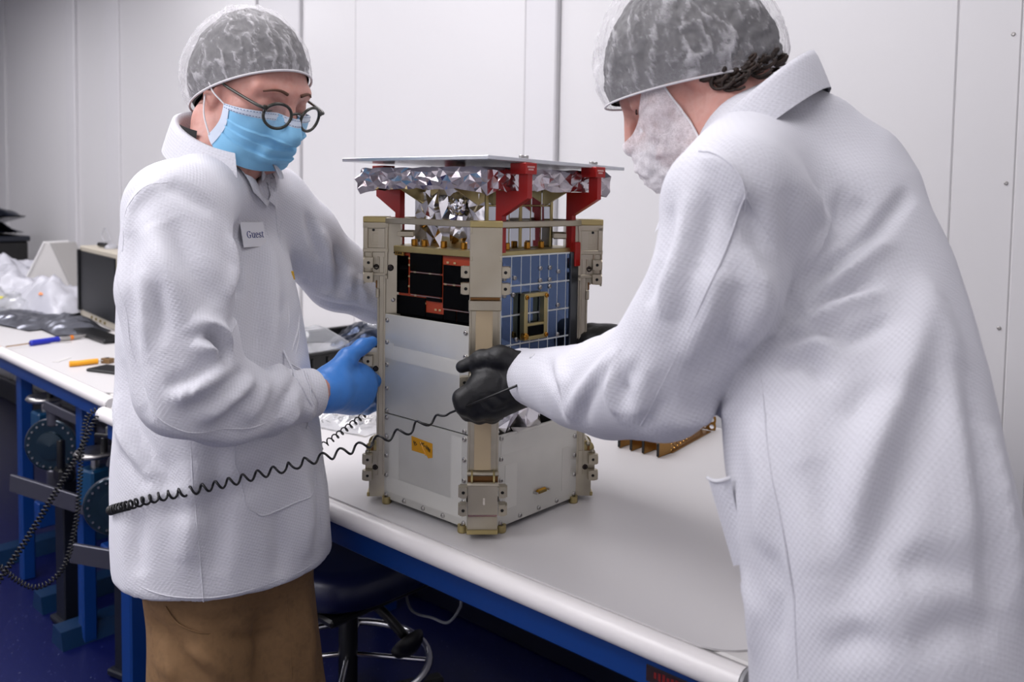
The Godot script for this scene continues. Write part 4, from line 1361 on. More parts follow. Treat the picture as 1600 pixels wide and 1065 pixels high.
	seam(coat, [Vector3(-0.0148, 1.0517, 0.4951), Vector3(-0.0744, 0.9762, 0.453), Vector3(-0.0689, 0.9326, 0.4454), Vector3(-0.0661, 0.9176, 0.4317), Vector3(-0.0646, 0.9087, 0.4158), Vector3(-0.0683, 0.9123, 0.3667), Vector3(-0.0849, 0.9188, 0.316), Vector3(-0.0925, 0.9371, 0.3044), Vector3(-0.0942, 0.9817, 0.3109)], 0.0014, cloth, lab, "pocket_edge")
	cuff([Vector3(-0.0726, 1.0868, 0.3495), Vector3(-0.0744, 1.0861, 0.3296)], 0.041, cloth, lab)
	# name tag on the chest
	var c := [Vector3(-0.2013, 1.362, 0.3778), Vector3(-0.224, 1.3585, 0.3252), Vector3(-0.2105, 1.3203, 0.3274), Vector3(-0.2019, 1.3198, 0.3669)]
	for i in 4:
		c[i] = coat.lift(c[i], 0.0018)
	var tx: Vector3 = (c[1] - c[0] + c[2] - c[3]).normalized()
	var tn: Vector3 = tx.cross((c[0] - c[3] + c[1] - c[2]).normalized()).normalized()
	var ty := tn.cross(tx)
	var mid: Vector3 = (c[0] + c[1] + c[2] + c[3]) * 0.25
	var wide: float = (c[1] - c[0]).length()
	var tall: float = (c[0] - c[3]).length()
	var patch := part("name_patch", slab(Vector3(wide, tall, 0.0016), 0.0006), mat("patch_white", Color(0.87, 0.87, 0.89), 0.7), lab, Transform3D(Basis(tx, ty, tn), mid))
	var words := TextMesh.new()
	words.text = "Guest"
	var font := SystemFont.new()
	font.font_names = PackedStringArray(["Droid Serif"])
	words.font = font
	words.font_size = 32
	words.pixel_size = 0.0125 / 32.0 * 1.25
	words.depth = 0.0006
	part("lettering", words, mat("patch_blue", Color(0.10, 0.17, 0.45), 0.6), patch, at(0.003, -0.0005, 0.0010))
	for s in [1.0, -1.0]:
		part("patch_border", slab(Vector3(wide, 0.0012, 0.0022), 0.0004), thread, patch, at(0, s * tall * 0.5, 0))
	for s in [[Vector3(-0.2175, 1.428, 0.3328), Vector3(-0.2217, 1.3796, 0.3165), Vector3(-0.2066, 1.3019, 0.3046), Vector3(-0.153, 1.1964, 0.3142), Vector3(-0.0323, 1.1146, 0.3734), Vector3(-0.0959, 0.998, 0.3123), Vector3(-0.0906, 0.8873, 0.3004), Vector3(-0.0892, 0.8092, 0.296)], [Vector3(-0.2178, 1.424, 0.3151), Vector3(-0.2331, 1.3679, 0.2875), Vector3(-0.2174, 1.2887, 0.2741), Vector3(-0.172, 1.1911, 0.2808), Vector3(-0.0378, 1.1106, 0.3529), Vector3(-0.1129, 0.9889, 0.2849), Vector3(-0.105, 0.8775, 0.2771), Vector3(-0.1033, 0.8094, 0.2728)]]:
		seam(coat, s, 0.0018, cloth, lab, "placket_edge")
	# lapels: thin flaps lying on the chest either side of the opening
	for q in [[Vector3(-0.1908, 1.4519, 0.3919), Vector3(-0.2815, 1.4469, 0.3036), Vector3(-0.2179, 1.3885, 0.3201), Vector3(-0.1931, 1.4124, 0.3623)], [Vector3(-0.2675, 1.4491, 0.3019), Vector3(-0.227, 1.4332, 0.3017), Vector3(-0.2282, 1.3839, 0.2932), Vector3(-0.216, 1.3996, 0.3188)]]:
		var lr := []
		for i in 7:
			var r := PackedVector3Array()
			for j in 7:
				var p: Vector3 = (q[0] as Vector3).lerp(q[1], j / 6.0).lerp((q[3] as Vector3).lerp(q[2], j / 6.0), i / 6.0)
				r.append(coat.lift(p, 0.0045 + 0.003 * sin(j / 6.0 * PI)))
			lr.append(r)
		part("lapel", sh().grid(lr).mesh(), cloth, lab)
	# a yellow tab in the chest pocket
	var pen := [Vector3(-0.2284, 1.305, 0.2708), Vector3(-0.2551, 1.3012, 0.241), Vector3(-0.2278, 1.264, 0.2552), Vector3(-0.1976, 1.2658, 0.2873)]
	part("yellow_tab", slab(Vector3(0.008, 0.016, 0.003), 0.001), mat("tab_yellow", Color(0.80, 0.62, 0.10), 0.5), lab, Transform3D(Basis(tx, ty, tn), coat.lift((pen[2] + pen[3]) * 0.5, 0.001)))
	# collars
	collar(t, lab, cloth, Vector3(-0.2740, 1.4801, 0.3676), Vector3(0.9988, 0.0000, -0.0499), 0.0, 0.069, 0.098, 0.050, 1)
	var inner := mat("black_shirt", Color(0.03, 0.03, 0.035), 0.8)
	part("shirt_collar", neck_band(Vector3(-0.2789, 1.4800, 0.3720), Vector3(0.9988, 0.0000, -0.0499), 0.066, 0.040, 0.35), inner, t)

	var trousers := Field.new()
	trousers.cone(Vector3(-0.1816, 0.8, 0.4623), Vector3(-0.1476, 0.47, 0.4732), 0.08, 0.092, 0.03)
	trousers.cone(Vector3(-0.1476, 0.47, 0.4732), Vector3(-0.1916, 0.07, 0.4823), 0.092, 0.074, 0.03)
	trousers.cone(Vector3(-0.1873, 0.8, 0.3465), Vector3(-0.1534, 0.47, 0.3334), 0.08, 0.092, 0.03)
	trousers.cone(Vector3(-0.1534, 0.47, 0.3334), Vector3(-0.1973, 0.07, 0.3265), 0.092, 0.074, 0.03)
	trousers.cone(Vector3(-0.178, 0.8, 0.4541), Vector3(-0.183, 0.8, 0.3543), 0.082, 0.082, 0.04)
	trousers.plane(Vector3(0, 1, 0), 0.85, 0.004)
	trousers.plane(Vector3(0, -1, 0), -0.045, 0.004)
	trousers.fold(0.01, -0.01, [Vector3(-0.174, 0.7542, 0.5481), Vector3(-0.138, 0.7285, 0.5395), Vector3(-0.1101, 0.7024, 0.5232), Vector3(-0.0875, 0.6679, 0.4961)])
	trousers.fold(0.01, 0.008, [Vector3(-0.1074, 0.7208, 0.5163), Vector3(-0.0891, 0.692, 0.4898), Vector3(-0.0808, 0.6567, 0.4678)])
	trousers.fold(0.012, 0.008, [Vector3(-0.1554, 0.6953, 0.5484), Vector3(-0.1331, 0.6863, 0.5423), Vector3(-0.119, 0.6703, 0.5363)])
	trousers.fold(0.01, -0.008, [Vector3(-0.0955, 0.7407, 0.4913), Vector3(-0.0923, 0.7067, 0.4388), Vector3(-0.0991, 0.6913, 0.3766)])
	trousers.fold(0.012, 0.007, [Vector3(-0.1013, 0.7223, 0.3132), Vector3(-0.0939, 0.6551, 0.3053), Vector3(-0.081, 0.5978, 0.3168)])
	trousers.fold(0.014, 0.008, [Vector3(-0.1518, 0.7255, 0.5448), Vector3(-0.0997, 0.7012, 0.5102), Vector3(-0.0847, 0.6673, 0.4871)])
	trousers.fold(0.01, -0.007, [Vector3(-0.1042, 0.7333, 0.4087), Vector3(-0.1052, 0.6881, 0.4024), Vector3(-0.0912, 0.6379, 0.4227)])
	trousers.fold(0.012, -0.006, [Vector3(-0.1296, 0.7799, 0.5351), Vector3(-0.0954, 0.7509, 0.4913), Vector3(-0.0977, 0.7548, 0.4184)])
	trousers.cell = 0.009
	var khaki := mat("khaki_twill", Color(0.49, 0.37, 0.24), 0.8)
	khaki.albedo_texture = noise_tex(51, 0.03, [Color(0.85, 0.85, 0.85), Color(1, 1, 1), Color(0.92, 0.92, 0.92)], false, 256)
	triplanar(khaki, 6.0)
	var legs := part("trousers", trousers.build(Vector3(-0.31, -0.01, 0.19), Vector3(0.01, 0.88, 0.63), 0.006, 7.0, 8).mesh(), khaki, t)
	seam(trousers, [Vector3(-0.1413, 0.7802, 0.5415), Vector3(-0.1261, 0.758, 0.532), Vector3(-0.1035, 0.7411, 0.5079), Vector3(-0.0909, 0.7303, 0.4726), Vector3(-0.097, 0.7205, 0.4303), Vector3(-0.1052, 0.7331, 0.3941)], 0.0014, khaki, legs, "pocket_edge")
	seam(trousers, [Vector3(-0.0962, 0.7499, 0.3567), Vector3(-0.0929, 0.6958, 0.3539), Vector3(-0.0824, 0.6136, 0.356)], 0.0012, khaki, legs)
	for s in [[Vector3(-0.1916, 0, 0.4823), Vector3(0.9988, 0, -0.0499)], [Vector3(-0.1973, 0, 0.3265), Vector3(0.9988, 0, -0.0499)]]:
		shoe(s[0], s[1], mat("shoe_brown", Color(0.12, 0.08, 0.06), 0.5), t)
	var blue := rubber("blue_nitrile", Color(0.27, 0.54, 0.87), 0.42)
	if true:
		var glove := Field.new()
		glove.cone(Vector3(-0.088, 1.0808, 0.2951), Vector3(-0.0957, 1.0782, 0.2726), 0.0335, 0.034, 0.012, Vector3(-0.7799, -0.2061, -0.5911), 0.25)
		glove.cone(Vector3(-0.095, 1.081, 0.2758), Vector3(-0.1299, 1.0687, 0.1963), 0.034, 0.044, 0.02, Vector3(-0.7799, -0.2061, -0.5911), 0.6)
		glove.cone(Vector3(-0.1076, 1.0672, 0.2505), Vector3(-0.1352, 1.0462, 0.1921), 0.028, 0.029, 0.02, Vector3(-0.7799, -0.2061, -0.5911), 0.5)
		glove.cone(Vector3(-0.1026, 1.1, 0.2637), Vector3(-0.1168, 1.1234, 0.2207), 0.022, 0.0165, 0.012)
		glove.cone(Vector3(-0.1168, 1.1234, 0.2207), Vector3(-0.1255, 1.139, 0.1801), 0.0165, 0.0125, 0.012)
		glove.cone(Vector3(-0.1255, 1.139, 0.1801), Vector3(-0.1263, 1.1442, 0.1562), 0.0125, 0.0105, 0.012)
		glove.cone(Vector3(-0.1226, 1.0929, 0.1879), Vector3(-0.1265, 1.0731, 0.1526), 0.0145, 0.0135, 0.008)
		glove.cone(Vector3(-0.1265, 1.0731, 0.1526), Vector3(-0.1443, 1.0594, 0.1198), 0.0135, 0.0105, 0.008)
		glove.cone(Vector3(-0.1443, 1.0594, 0.1198), Vector3(-0.1475, 1.0613, 0.0956), 0.0105, 0.009, 0.008)
		glove.cone(Vector3(-0.1263, 1.0712, 0.1862), Vector3(-0.1396, 1.0544, 0.1523), 0.0145, 0.0135, 0.008)
		glove.cone(Vector3(-0.1396, 1.0544, 0.1523), Vector3(-0.1572, 1.0408, 0.1153), 0.0135, 0.0105, 0.008)
		glove.cone(Vector3(-0.1572, 1.0408, 0.1153), Vector3(-0.1585, 1.0439, 0.0893), 0.0105, 0.009, 0.008)
		glove.cone(Vector3(-0.1328, 1.0516, 0.1868), Vector3(-0.1512, 1.0362, 0.1548), 0.0145, 0.0135, 0.008)
		glove.cone(Vector3(-0.1512, 1.0362, 0.1548), Vector3(-0.168, 1.0222, 0.1171), 0.0135, 0.0105, 0.008)
		glove.cone(Vector3(-0.168, 1.0222, 0.1171), Vector3(-0.1669, 1.0256, 0.0916), 0.0105, 0.009, 0.008)
		glove.cone(Vector3(-0.139, 1.0376, 0.1935), Vector3(-0.1594, 1.0211, 0.166), 0.0145, 0.0135, 0.008)
		glove.cone(Vector3(-0.1594, 1.0211, 0.166), Vector3(-0.175, 1.0085, 0.1298), 0.0135, 0.0105, 0.008)
		glove.cone(Vector3(-0.175, 1.0085, 0.1298), Vector3(-0.1731, 1.0094, 0.1052), 0.0105, 0.009, 0.008)
		glove.fold(0.003, -0.0015, [Vector3(-0.0831, 1.1117, 0.3013), Vector3(-0.0668, 1.0936, 0.3065), Vector3(-0.0665, 1.0674, 0.3092)])
		glove.fold(0.003, -0.0015, [Vector3(-0.0733, 1.1073, 0.2981), Vector3(-0.0616, 1.0881, 0.3001), Vector3(-0.0626, 1.0692, 0.3031)])
		glove.fold(0.003, -0.0012, [Vector3(-0.0973, 1.1275, 0.2314), Vector3(-0.096, 1.1175, 0.2227), Vector3(-0.1006, 1.1077, 0.2135)])
		glove.fold(0.003, 0.0012, [Vector3(-0.0854, 1.1116, 0.3034), Vector3(-0.0685, 1.0918, 0.3103), Vector3(-0.0695, 1.0653, 0.312)])
		glove.cell = 0.0028
		part("glove", glove.build(Vector3(-0.22, 0.95, 0.04), Vector3(-0.02, 1.21, 0.36), 0.0006, 40.0).mesh(), blue, t)
	if true:
		var glove := Field.new()
		glove.cone(Vector3(-0.2217, 1.2051, 0.0091), Vector3(-0.1969, 1.192, -0.0194), 0.034, 0.034, 0.01)
		glove.cone(Vector3(-0.1969, 1.192, -0.0194), Vector3(-0.1597, 1.1722, -0.0621), 0.034, 0.04, 0.02, Vector3(0.9988, 0, -0.0499), 0.6)
		glove.cone(Vector3(-0.1535, 1.1989, -0.0693), Vector3(-0.1319, 1.1874, -0.0942), 0.0125, 0.011, 0.008)
		glove.cone(Vector3(-0.1319, 1.1874, -0.0942), Vector3(-0.1151, 1.1785, -0.1134), 0.011, 0.01, 0.008)
		glove.cone(Vector3(-0.1151, 1.1785, -0.1134), Vector3(-0.104, 1.1726, -0.1263), 0.01, 0.0085, 0.008)
		glove.cone(Vector3(-0.1535, 1.1789, -0.0693), Vector3(-0.1319, 1.1674, -0.0942), 0.0125, 0.011, 0.008)
		glove.cone(Vector3(-0.1319, 1.1674, -0.0942), Vector3(-0.1151, 1.1585, -0.1134), 0.011, 0.01, 0.008)
		glove.cone(Vector3(-0.1151, 1.1585, -0.1134), Vector3(-0.104, 1.1526, -0.1263), 0.01, 0.0085, 0.008)
		glove.cone(Vector3(-0.1535, 1.1589, -0.0693), Vector3(-0.1319, 1.1474, -0.0942), 0.0125, 0.011, 0.008)
		glove.cone(Vector3(-0.1319, 1.1474, -0.0942), Vector3(-0.1151, 1.1385, -0.1134), 0.011, 0.01, 0.008)
		glove.cone(Vector3(-0.1151, 1.1385, -0.1134), Vector3(-0.104, 1.1326, -0.1263), 0.01, 0.0085, 0.008)
		glove.cone(Vector3(-0.1535, 1.1389, -0.0693), Vector3(-0.1319, 1.1274, -0.0942), 0.0125, 0.011, 0.008)
		glove.cone(Vector3(-0.1319, 1.1274, -0.0942), Vector3(-0.1151, 1.1185, -0.1134), 0.011, 0.01, 0.008)
		glove.cone(Vector3(-0.1151, 1.1185, -0.1134), Vector3(-0.104, 1.1126, -0.1263), 0.01, 0.0085, 0.008)
		glove.cone(Vector3(-0.1907, 1.2187, -0.0265), Vector3(-0.1721, 1.2338, -0.0479), 0.019, 0.014, 0.012)
		glove.cone(Vector3(-0.1721, 1.2338, -0.0479), Vector3(-0.1535, 1.2309, -0.0693), 0.014, 0.011, 0.012)
		glove.cell = 0.004
		part("glove", glove.build(Vector3(-0.31, 1.07, -0.17), Vector3(-0.05, 1.3, 0.09)).mesh(), blue, t)

	# head wear, in the head's own axes: x to the person's right, y up, -z forward
	var h := Transform3D(Basis(Vector3(0.1062, 0, 0.9935), Vector3(0.4041, 0.9135, -0.0432), Vector3(-0.9076, 0.4067, 0.097)), Vector3(-0.2381, 1.5825, 0.3272))
	var fw := Vector3(0, 0, -1)
	part("hair", sh().grid(dome(h, Vector3(0, -0.004, 0.008), Vector3(0, 1, 0.80), fw, 0.1185, 0.0815, 0.145, 0.0, 0.12, 0.004, 60), true).mesh(), hair_mat("hair_brown", Color(0.125, 0.11, 0.10)), t)
	var ply := PackedColorArray()
	ply.resize(85 * 300)
	var net := dome(h, Vector3(0, -0.006, 0.010), Vector3(0, 1, 0.80), fw, 0.1245, 0.0885, 0.154, 0.004, 0.20, 0.0055, 24, ply)
	var cloth2 := sh().grid(net, true)
	cloth2.col = ply
	var cap := part("hair_net", cloth2.mesh(), gauze("cap_gauze"), t)
	var edge: PackedVector3Array = net[0].duplicate()
	edge.append(edge[0])
	part("elastic_edge", sh().tube(edge, 0.0021, 6).mesh(), mat("elastic_white", Color(0.84, 0.83, 0.84), 0.8), cap)
	mask_pleated(h, t, head)
	glasses(h, t)
	for s in [-1.0, 1.0]:
		var brow := PackedVector3Array()
		for k in 9:
			var u := k / 8.0
			brow.append(h * Vector3(s * (0.014 + 0.036 * u), 0.0335 + 0.006 * sin(u * PI) - 0.004 * u, -(0.0985 - 0.017 * u * u)))
		part("eyebrow", sh().tube(brow, 0.0030, 6, 0.0014).mesh(), mat("brow_brown", Color(0.36, 0.24, 0.18), 0.8), t)
		var lash := PackedVector3Array()
		for k in 7:
			var u := k / 6.0 * 2.0 - 1.0
			lash.append(h * Vector3(s * 0.033 + u * 0.012, 0.002 - 0.003 * (1.0 - u * u), -(0.0862 - 0.004 * u * u)))
		part("eyelashes", sh().tube(lash, 0.0012, 5).mesh(), mat("brow_brown", Color.WHITE), t)


func cuff(ends: Array, r: float, m: Material, parent: Node) -> void:
	# rolled hem at the end of a sleeve
	var d: Vector3 = (ends[1] - ends[0]).normalized()
	var c: Vector3 = ends[0] + d * (r * 0.42)
	part("cuff", sh().lathe(PackedVector2Array([Vector2(r * 0.84, 0.006), Vector2(r * 0.80, -0.004), Vector2(r * 0.86, -0.012), Vector2(r * 0.98, -0.010), Vector2(r * 1.01, 0.002), Vector2(r * 0.97, 0.013), Vector2(r * 0.88, 0.016), Vector2(r * 0.84, 0.006)]), along(c, c - d), 30, true).mesh(), m, parent)


func collar(t: Node3D, lab: Node, m: Material, c: Vector3, front: Vector3, tilt: float, r_in: float, r_out: float, drop: float, kind: int) -> void:
	# a turned-down collar: stands round the neck, folds over and lies on the shoulders, open at the front
	var side := front.cross(Vector3.UP).normalized()
	var rows := []
	var n := 44
	for step in 11:
		var r := PackedVector3Array()
		for j in n + 1:
			var u := float(j) / n * 2.0 - 1.0
			var a := PI + u * PI * (0.87 if kind == 1 else 0.80)
			var pointed := pow(absf(u), 5.0)
			var s := step / 10.0
			var rad: float
			var y: float
			if s < 0.35:                                        # stand, from inside bottom to the fold
				rad = r_in + 0.004 * s
				y = lerpf(0.0, 0.042, s / 0.35)
			elif s < 0.5:
				rad = lerpf(r_in, r_in + 0.012, (s - 0.35) / 0.15)
				y = 0.045
			else:                                               # fall
				var q := (s - 0.5) / 0.5
				rad = lerpf(r_in + 0.012, r_out + pointed * (0.004 if kind == 1 else 0.022), q)
				y = lerpf(0.044, 0.042 - drop - pointed * (-0.012 if kind == 1 else 0.022), pow(q, 1.15))
			var d := front * cos(a) + side * sin(a) * 1.0
			var p := c + d * rad + Vector3.UP * (y + cos(a - PI) * (0.040 if kind == 1 else 0.022) - 0.012)
			p += front * (0.012 * pointed)
			r.append(p)
		rows.append(r)
	var s2 := sh().grid(rows)
	var back := []
	for r: PackedVector3Array in rows:
		var q := r.duplicate()
		q.reverse()
		for i in q.size():
			q[i] += (c - q[i]).normalized() * 0.002
		back.append(q)
	s2.grid(back)
	part("collar", s2.mesh(), m, lab)


func neck_band(c: Vector3, front: Vector3, r: float, h: float, open_: float) -> ArrayMesh:
	var side := front.cross(Vector3.UP).normalized()
	var rows := []
	for k in 6:
		var p := PackedVector3Array()
		var s := k / 5.0
		for j in 33:
			var a := PI + (j / 32.0 * 2.0 - 1.0) * PI * (1.0 - open_)
			var rr := r + 0.003 * sin(s * PI)
			p.append(c + (front * cos(a) + side * sin(a)) * rr + Vector3.UP * (s * h + cos(a - PI) * 0.018))
		rows.append(p)
	return sh().grid(rows).mesh()


func push(f: Field, p: Vector3, dir: Vector3, gap: float) -> Vector3:
	# moves a point outwards until it clears the face
	for k in 6:
		var d := f.eval(f.rows, p)
		if d >= gap:
			break
		p += dir * (gap - d)
	return p


func mask_pleated(h: Transform3D, t: Node3D, face: Field) -> void:
	# surgical mask: pale blue with three pleats, a white nose band and ear loops
	var surf := func(u: float, v: float, lift: float) -> Vector3:      # u -1..1 across (right side positive), v 0..1 from top to bottom
		var a := u * 1.22
		var nose := exp(-pow(u / 0.20, 2.0)) * (1.0 - v) * 0.016
		var belly := sin(clampf(v * 1.05, 0.0, 1.0) * PI) * 0.009
		var y := lerpf(0.0, -0.106, v) - 0.014 * u * u * (1.0 - v) + 0.036 * pow(absf(u), 3.0) * v
		var out := 0.104 + nose + belly - 0.020 * v * v
		var f := -0.006 + out * cos(a) * (1.0 - 0.10 * absf(u))
		var x := sin(a) * (0.068 + belly * 0.5 - 0.004 * v) 
		var n := Vector3(sin(a), 0, -cos(a))
		return push(face, h * Vector3(x, y, -f), (h.basis * n).normalized(), 0.005) + h.basis * n * lift
	var blue := mat("mask_blue", Color(0.53, 0.77, 0.92), 0.75)
	blue.normal_enabled = true
	blue.normal_scale = 0.15
	blue.normal_texture = noise_tex(44, 0.06, [], true, 256)
	triplanar(blue, 12.0)
	var white := mat("mask_white", Color(0.80, 0.84, 0.90), 0.8)
	var rows := []
	var nv := 60
	for i in nv + 1:
		var v := float(i) / nv
		var r := PackedVector3Array()
		for j in 57:
			var u := j / 56.0 * 2.0 - 1.0
			var pleat := 0.0
			for q in [0.36, 0.53, 0.70]:
				var d: float = (v - q - 0.05 * (1.0 - absf(u)) + 0.02) / 0.15
				if d > 0.0 and d < 1.0:
					pleat += (1.0 - d) * (0.0055 * (1.0 - pow(absf(u), 3.0)))
			r.append(surf.call(u, v, pleat + 0.0015))
		rows.append(r)
	rows.reverse()
	var s := sh().grid(rows)
	var back := []
	for i in range(nv, -1, -4):
		var r := PackedVector3Array()
		for j in range(56, -1, -4):
			r.append(surf.call(j / 56.0 * 2.0 - 1.0, float(i) / nv, -0.0005))
		back.append(r)
	s.grid(back)
	var m := part("face_mask", s.mesh(), blue, t)
	var band := []
	for i in 5:
		var r := PackedVector3Array()
		for j in 57:
			r.append(surf.call(j / 56.0 * 2.0 - 1.0, -0.005 + 0.125 * i / 4.0, 0.0026 if i > 0 and i < 4 else 0.0014))
		band.append(r)
	band.reverse()
	part("nose_band", sh().grid(band).mesh(), white, m)
	var stitch := mat("mask_stitch", Color(0.36, 0.47, 0.62), 0.8)
	var dashes := sh()
	for v in [0.018, 0.095]:
		for j in range(-25, 26):
			var u := j / 26.0
			dashes.tube(PackedVector3Array([surf.call(u, v, 0.003), surf.call(u + 0.018, v, 0.003)]), 0.00055, 4)
	part("stitching", dashes.mesh(), stitch, m)
	for s2 in [-1.0, 1.0]:
		var strip := []
		for i in 21:
			var v := i / 20.0
			var r := PackedVector3Array()
			for k in 3:
				r.append(surf.call(s2 * (1.0 - 0.055 * k) * 1.0, v, 0.0028))
			if s2 > 0:
				r.reverse()
			strip.append(r)
		strip.reverse()
		part("side_strip", sh().grid(strip).mesh(), white, m)
		var ear := Vector3(s2 * 0.082, 0.012, 0.018)
		for v in [0.02, 0.97]:
			var a: Vector3 = surf.call(s2 * 0.985, v, 0.002)
			var b := h * (ear + Vector3(0, -0.006 if v < 0.5 else -0.030, 0))
			var midp := (a + b) * 0.5 + h.basis * Vector3(s2 * 0.006, 0, 0)
			part("ear_loop", sh().tube(smooth_path([a, midp, b], 8), 0.0014, 6).mesh(), mat("loop_white", Color(0.86, 0.85, 0.86), 0.8), m)


func glasses(h: Transform3D, t: Node3D) -> void:
	var g := Node3D.new()
	g.name = "glasses"
	t.add_child(g, true)
	var frame := mat("glasses_frame", Color(0.22, 0.22, 0.195), 0.25)
	var edge := clear_film("glasses_lens", Color(0.9, 0.92, 0.92), 0.10)
	for s in [-1.0, 1.0]:
		var rim := PackedVector3Array()
		var lensr := PackedVector3Array()
		for k in 41:
			var a := TAU * k / 40.0
			var p := Vector3(s * 0.034 + cos(a) * 0.0235, 0.0005 + sin(a) * (0.0205 if sin(a) > 0 else 0.0215), 0)
			p.z = -(0.118 - pow(absf(p.x), 2.0) * 3.6)
			rim.append(h * p)
			lensr.append(h * (Vector3(s * 0.034 + cos(a) * 0.0225, 0.0005 + sin(a) * 0.0198, p.z)))
		part("rim", sh().tube(rim, 0.0026, 8).mesh(), frame, g)
		var rows := [PackedVector3Array(), lensr]
		for k in 41:
			rows[0].append(h * Vector3(s * 0.034, 0.0005, -(0.1165 - 0.034 * 0.034 * 3.0)))
		part("lens", sh().grid(rows).mesh(), edge, g)
		var temple := smooth_path([h * Vector3(s * 0.0565, 0.010, -0.1075), h * Vector3(s * 0.069, 0.011, -0.098), h * Vector3(s * 0.0775, 0.013, -0.03), h * Vector3(s * 0.0800, 0.014, 0.012), h * Vector3(s * 0.080, -0.012, 0.036)], 8)
		part("temple", sh().tube(temple, 0.0028, 8, 0.002).mesh(), frame, g)
		part("hinge", slab(Vector3(0.006, 0.008, 0.006), 0.001), frame, g, h * at(s * 0.0575, 0.010, -0.1065))
		part("nose_pad", sh().grid(lump(0.004, 0.0, 3), true).mesh(), edge, g, h * at(s * 0.0115, -0.006, -0.110))
	part("bridge", sh().tube(smooth_path([h * Vector3(-0.0120, 0.006, -0.1175), h * Vector3(0, 0.0095, -0.1195), h * Vector3(0.0120, 0.006, -0.1175)], 8), 0.0021, 8).mesh(), frame, g)


func person_two() -> void:
	var t := thing("person", "person in loose white face veil and black gloves leaning in from the right", "person")
	var cloth := weave()
	var coat := Field.new()
	coat.stack(Vector3(-0.9404, 0, 0.3401), Vector3(-0.3401, 0, -0.9404), [[0.8757, 0.8194, 0.2271, 0.1453, 0.155], [0.9556, 0.8122, 0.2274, 0.1441, 0.155], [1.0199, 0.7999, 0.2266, 0.1422, 0.155], [1.0832, 0.7848, 0.2218, 0.1439, 0.15], [1.1451, 0.7663, 0.2066, 0.144, 0.145], [1.2078, 0.7443, 0.181, 0.1425, 0.14], [1.273, 0.716, 0.1407, 0.1432, 0.135], [1.3296, 0.69, 0.1058, 0.1408, 0.13], [1.3908, 0.6605, 0.0736, 0.1319, 0.13], [1.4481, 0.6362, 0.0506, 0.1191, 0.12], [1.4948, 0.6046, 0.0483, 0.0895, 0.1], [1.5251, 0.5877, 0.0477, 0.0723, 0.075]], 0.03)
	coat.cone(Vector3(0.5757, 1.485, 0.0885), Vector3(0.6396, 1.406, 0.2595), 0.06, 0.083, 0.05)
	coat.cone(Vector3(0.5757, 1.485, 0.0885), Vector3(0.4871, 1.4517, -0.0312), 0.06, 0.083, 0.05)
	coat.cone(Vector3(0.601, 1.5158, 0.0499), Vector3(0.6748, 1.4489, 0.0158), 0.05, 0.07, 0.05)
	coat.cone(Vector3(0.6396, 1.406, 0.2595), Vector3(0.6376, 1.3148, 0.2954), 0.078, 0.074, 0.007)
	coat.cone(Vector3(0.6376, 1.3148, 0.2954), Vector3(0.5658, 1.2045, 0.2945), 0.074, 0.071, 0.007)
	coat.cone(Vector3(0.5658, 1.2045, 0.2945), Vector3(0.4601, 1.1682, 0.2375), 0.073, 0.066, 0.008)
	coat.cone(Vector3(0.4601, 1.1682, 0.2375), Vector3(0.3723, 1.1469, 0.1902), 0.066, 0.058, 0.008)
	coat.cone(Vector3(0.3723, 1.1469, 0.1902), Vector3(0.2317, 1.1321, 0.1358), 0.058, 0.043, 0.008)
	coat.cone(Vector3(0.4871, 1.4517, -0.0312), Vector3(0.4329, 1.3229, -0.0802), 0.08, 0.075, 0.025)
	coat.cone(Vector3(0.4329, 1.3229, -0.0802), Vector3(0.3853, 1.2133, -0.1096), 0.075, 0.065, 0.025)
	coat.cone(Vector3(0.3853, 1.2133, -0.1096), Vector3(0.2272, 1.14, -0.1503), 0.065, 0.045, 0.025)
	coat.fold(0.0085, -0.0174, [Vector3(0.7095, 1.3004, 0.2763), Vector3(0.7151, 1.3311, 0.2366), Vector3(0.7274, 1.3711, 0.2043), Vector3(0.7219, 1.4223, 0.1617)])
	coat.fold(0.011, 0.0145, [Vector3(0.7068, 1.3038, 0.2546), Vector3(0.7202, 1.3435, 0.2277), Vector3(0.7286, 1.39, 0.1873)])
	coat.fold(0.0085, -0.0159, [Vector3(0.7074, 1.2895, 0.2645), Vector3(0.7314, 1.3318, 0.2281), Vector3(0.7623, 1.3802, 0.167), Vector3(0.7692, 1.4237, 0.087)])
	coat.fold(0.0119, 0.0145, [Vector3(0.7161, 1.2903, 0.2633), Vector3(0.7421, 1.3257, 0.2282), Vector3(0.7728, 1.37, 0.1666)])
	coat.fold(0.0085, -0.0159, [Vector3(0.7137, 1.2799, 0.2714), Vector3(0.739, 1.3074, 0.2448), Vector3(0.7753, 1.327, 0.2082)])
	coat.fold(0.0119, 0.013, [Vector3(0.7194, 1.2716, 0.2773), Vector3(0.7479, 1.2991, 0.249), Vector3(0.7819, 1.3176, 0.2128)])
	coat.fold(0.0102, -0.013, [Vector3(0.7131, 1.2596, 0.2857), Vector3(0.74, 1.2779, 0.2696), Vector3(0.7698, 1.2771, 0.2605)])
	coat.fold(0.0093, -0.0116, [Vector3(0.7137, 1.238, 0.3006), Vector3(0.7412, 1.2506, 0.2909), Vector3(0.7656, 1.2299, 0.3032)])
	coat.fold(0.0119, 0.0116, [Vector3(0.7153, 1.2475, 0.2942), Vector3(0.7441, 1.266, 0.2782), Vector3(0.7719, 1.2623, 0.2729)])
	coat.fold(0.0102, -0.0116, [Vector3(0.7607, 1.2615, 0.2777), Vector3(0.7833, 1.2779, 0.253), Vector3(0.8007, 1.2904, 0.2271)])
	coat.fold(0.0127, -0.0116, [Vector3(0.7341, 1.3657, 0.2027), Vector3(0.7385, 1.4153, 0.1533)])
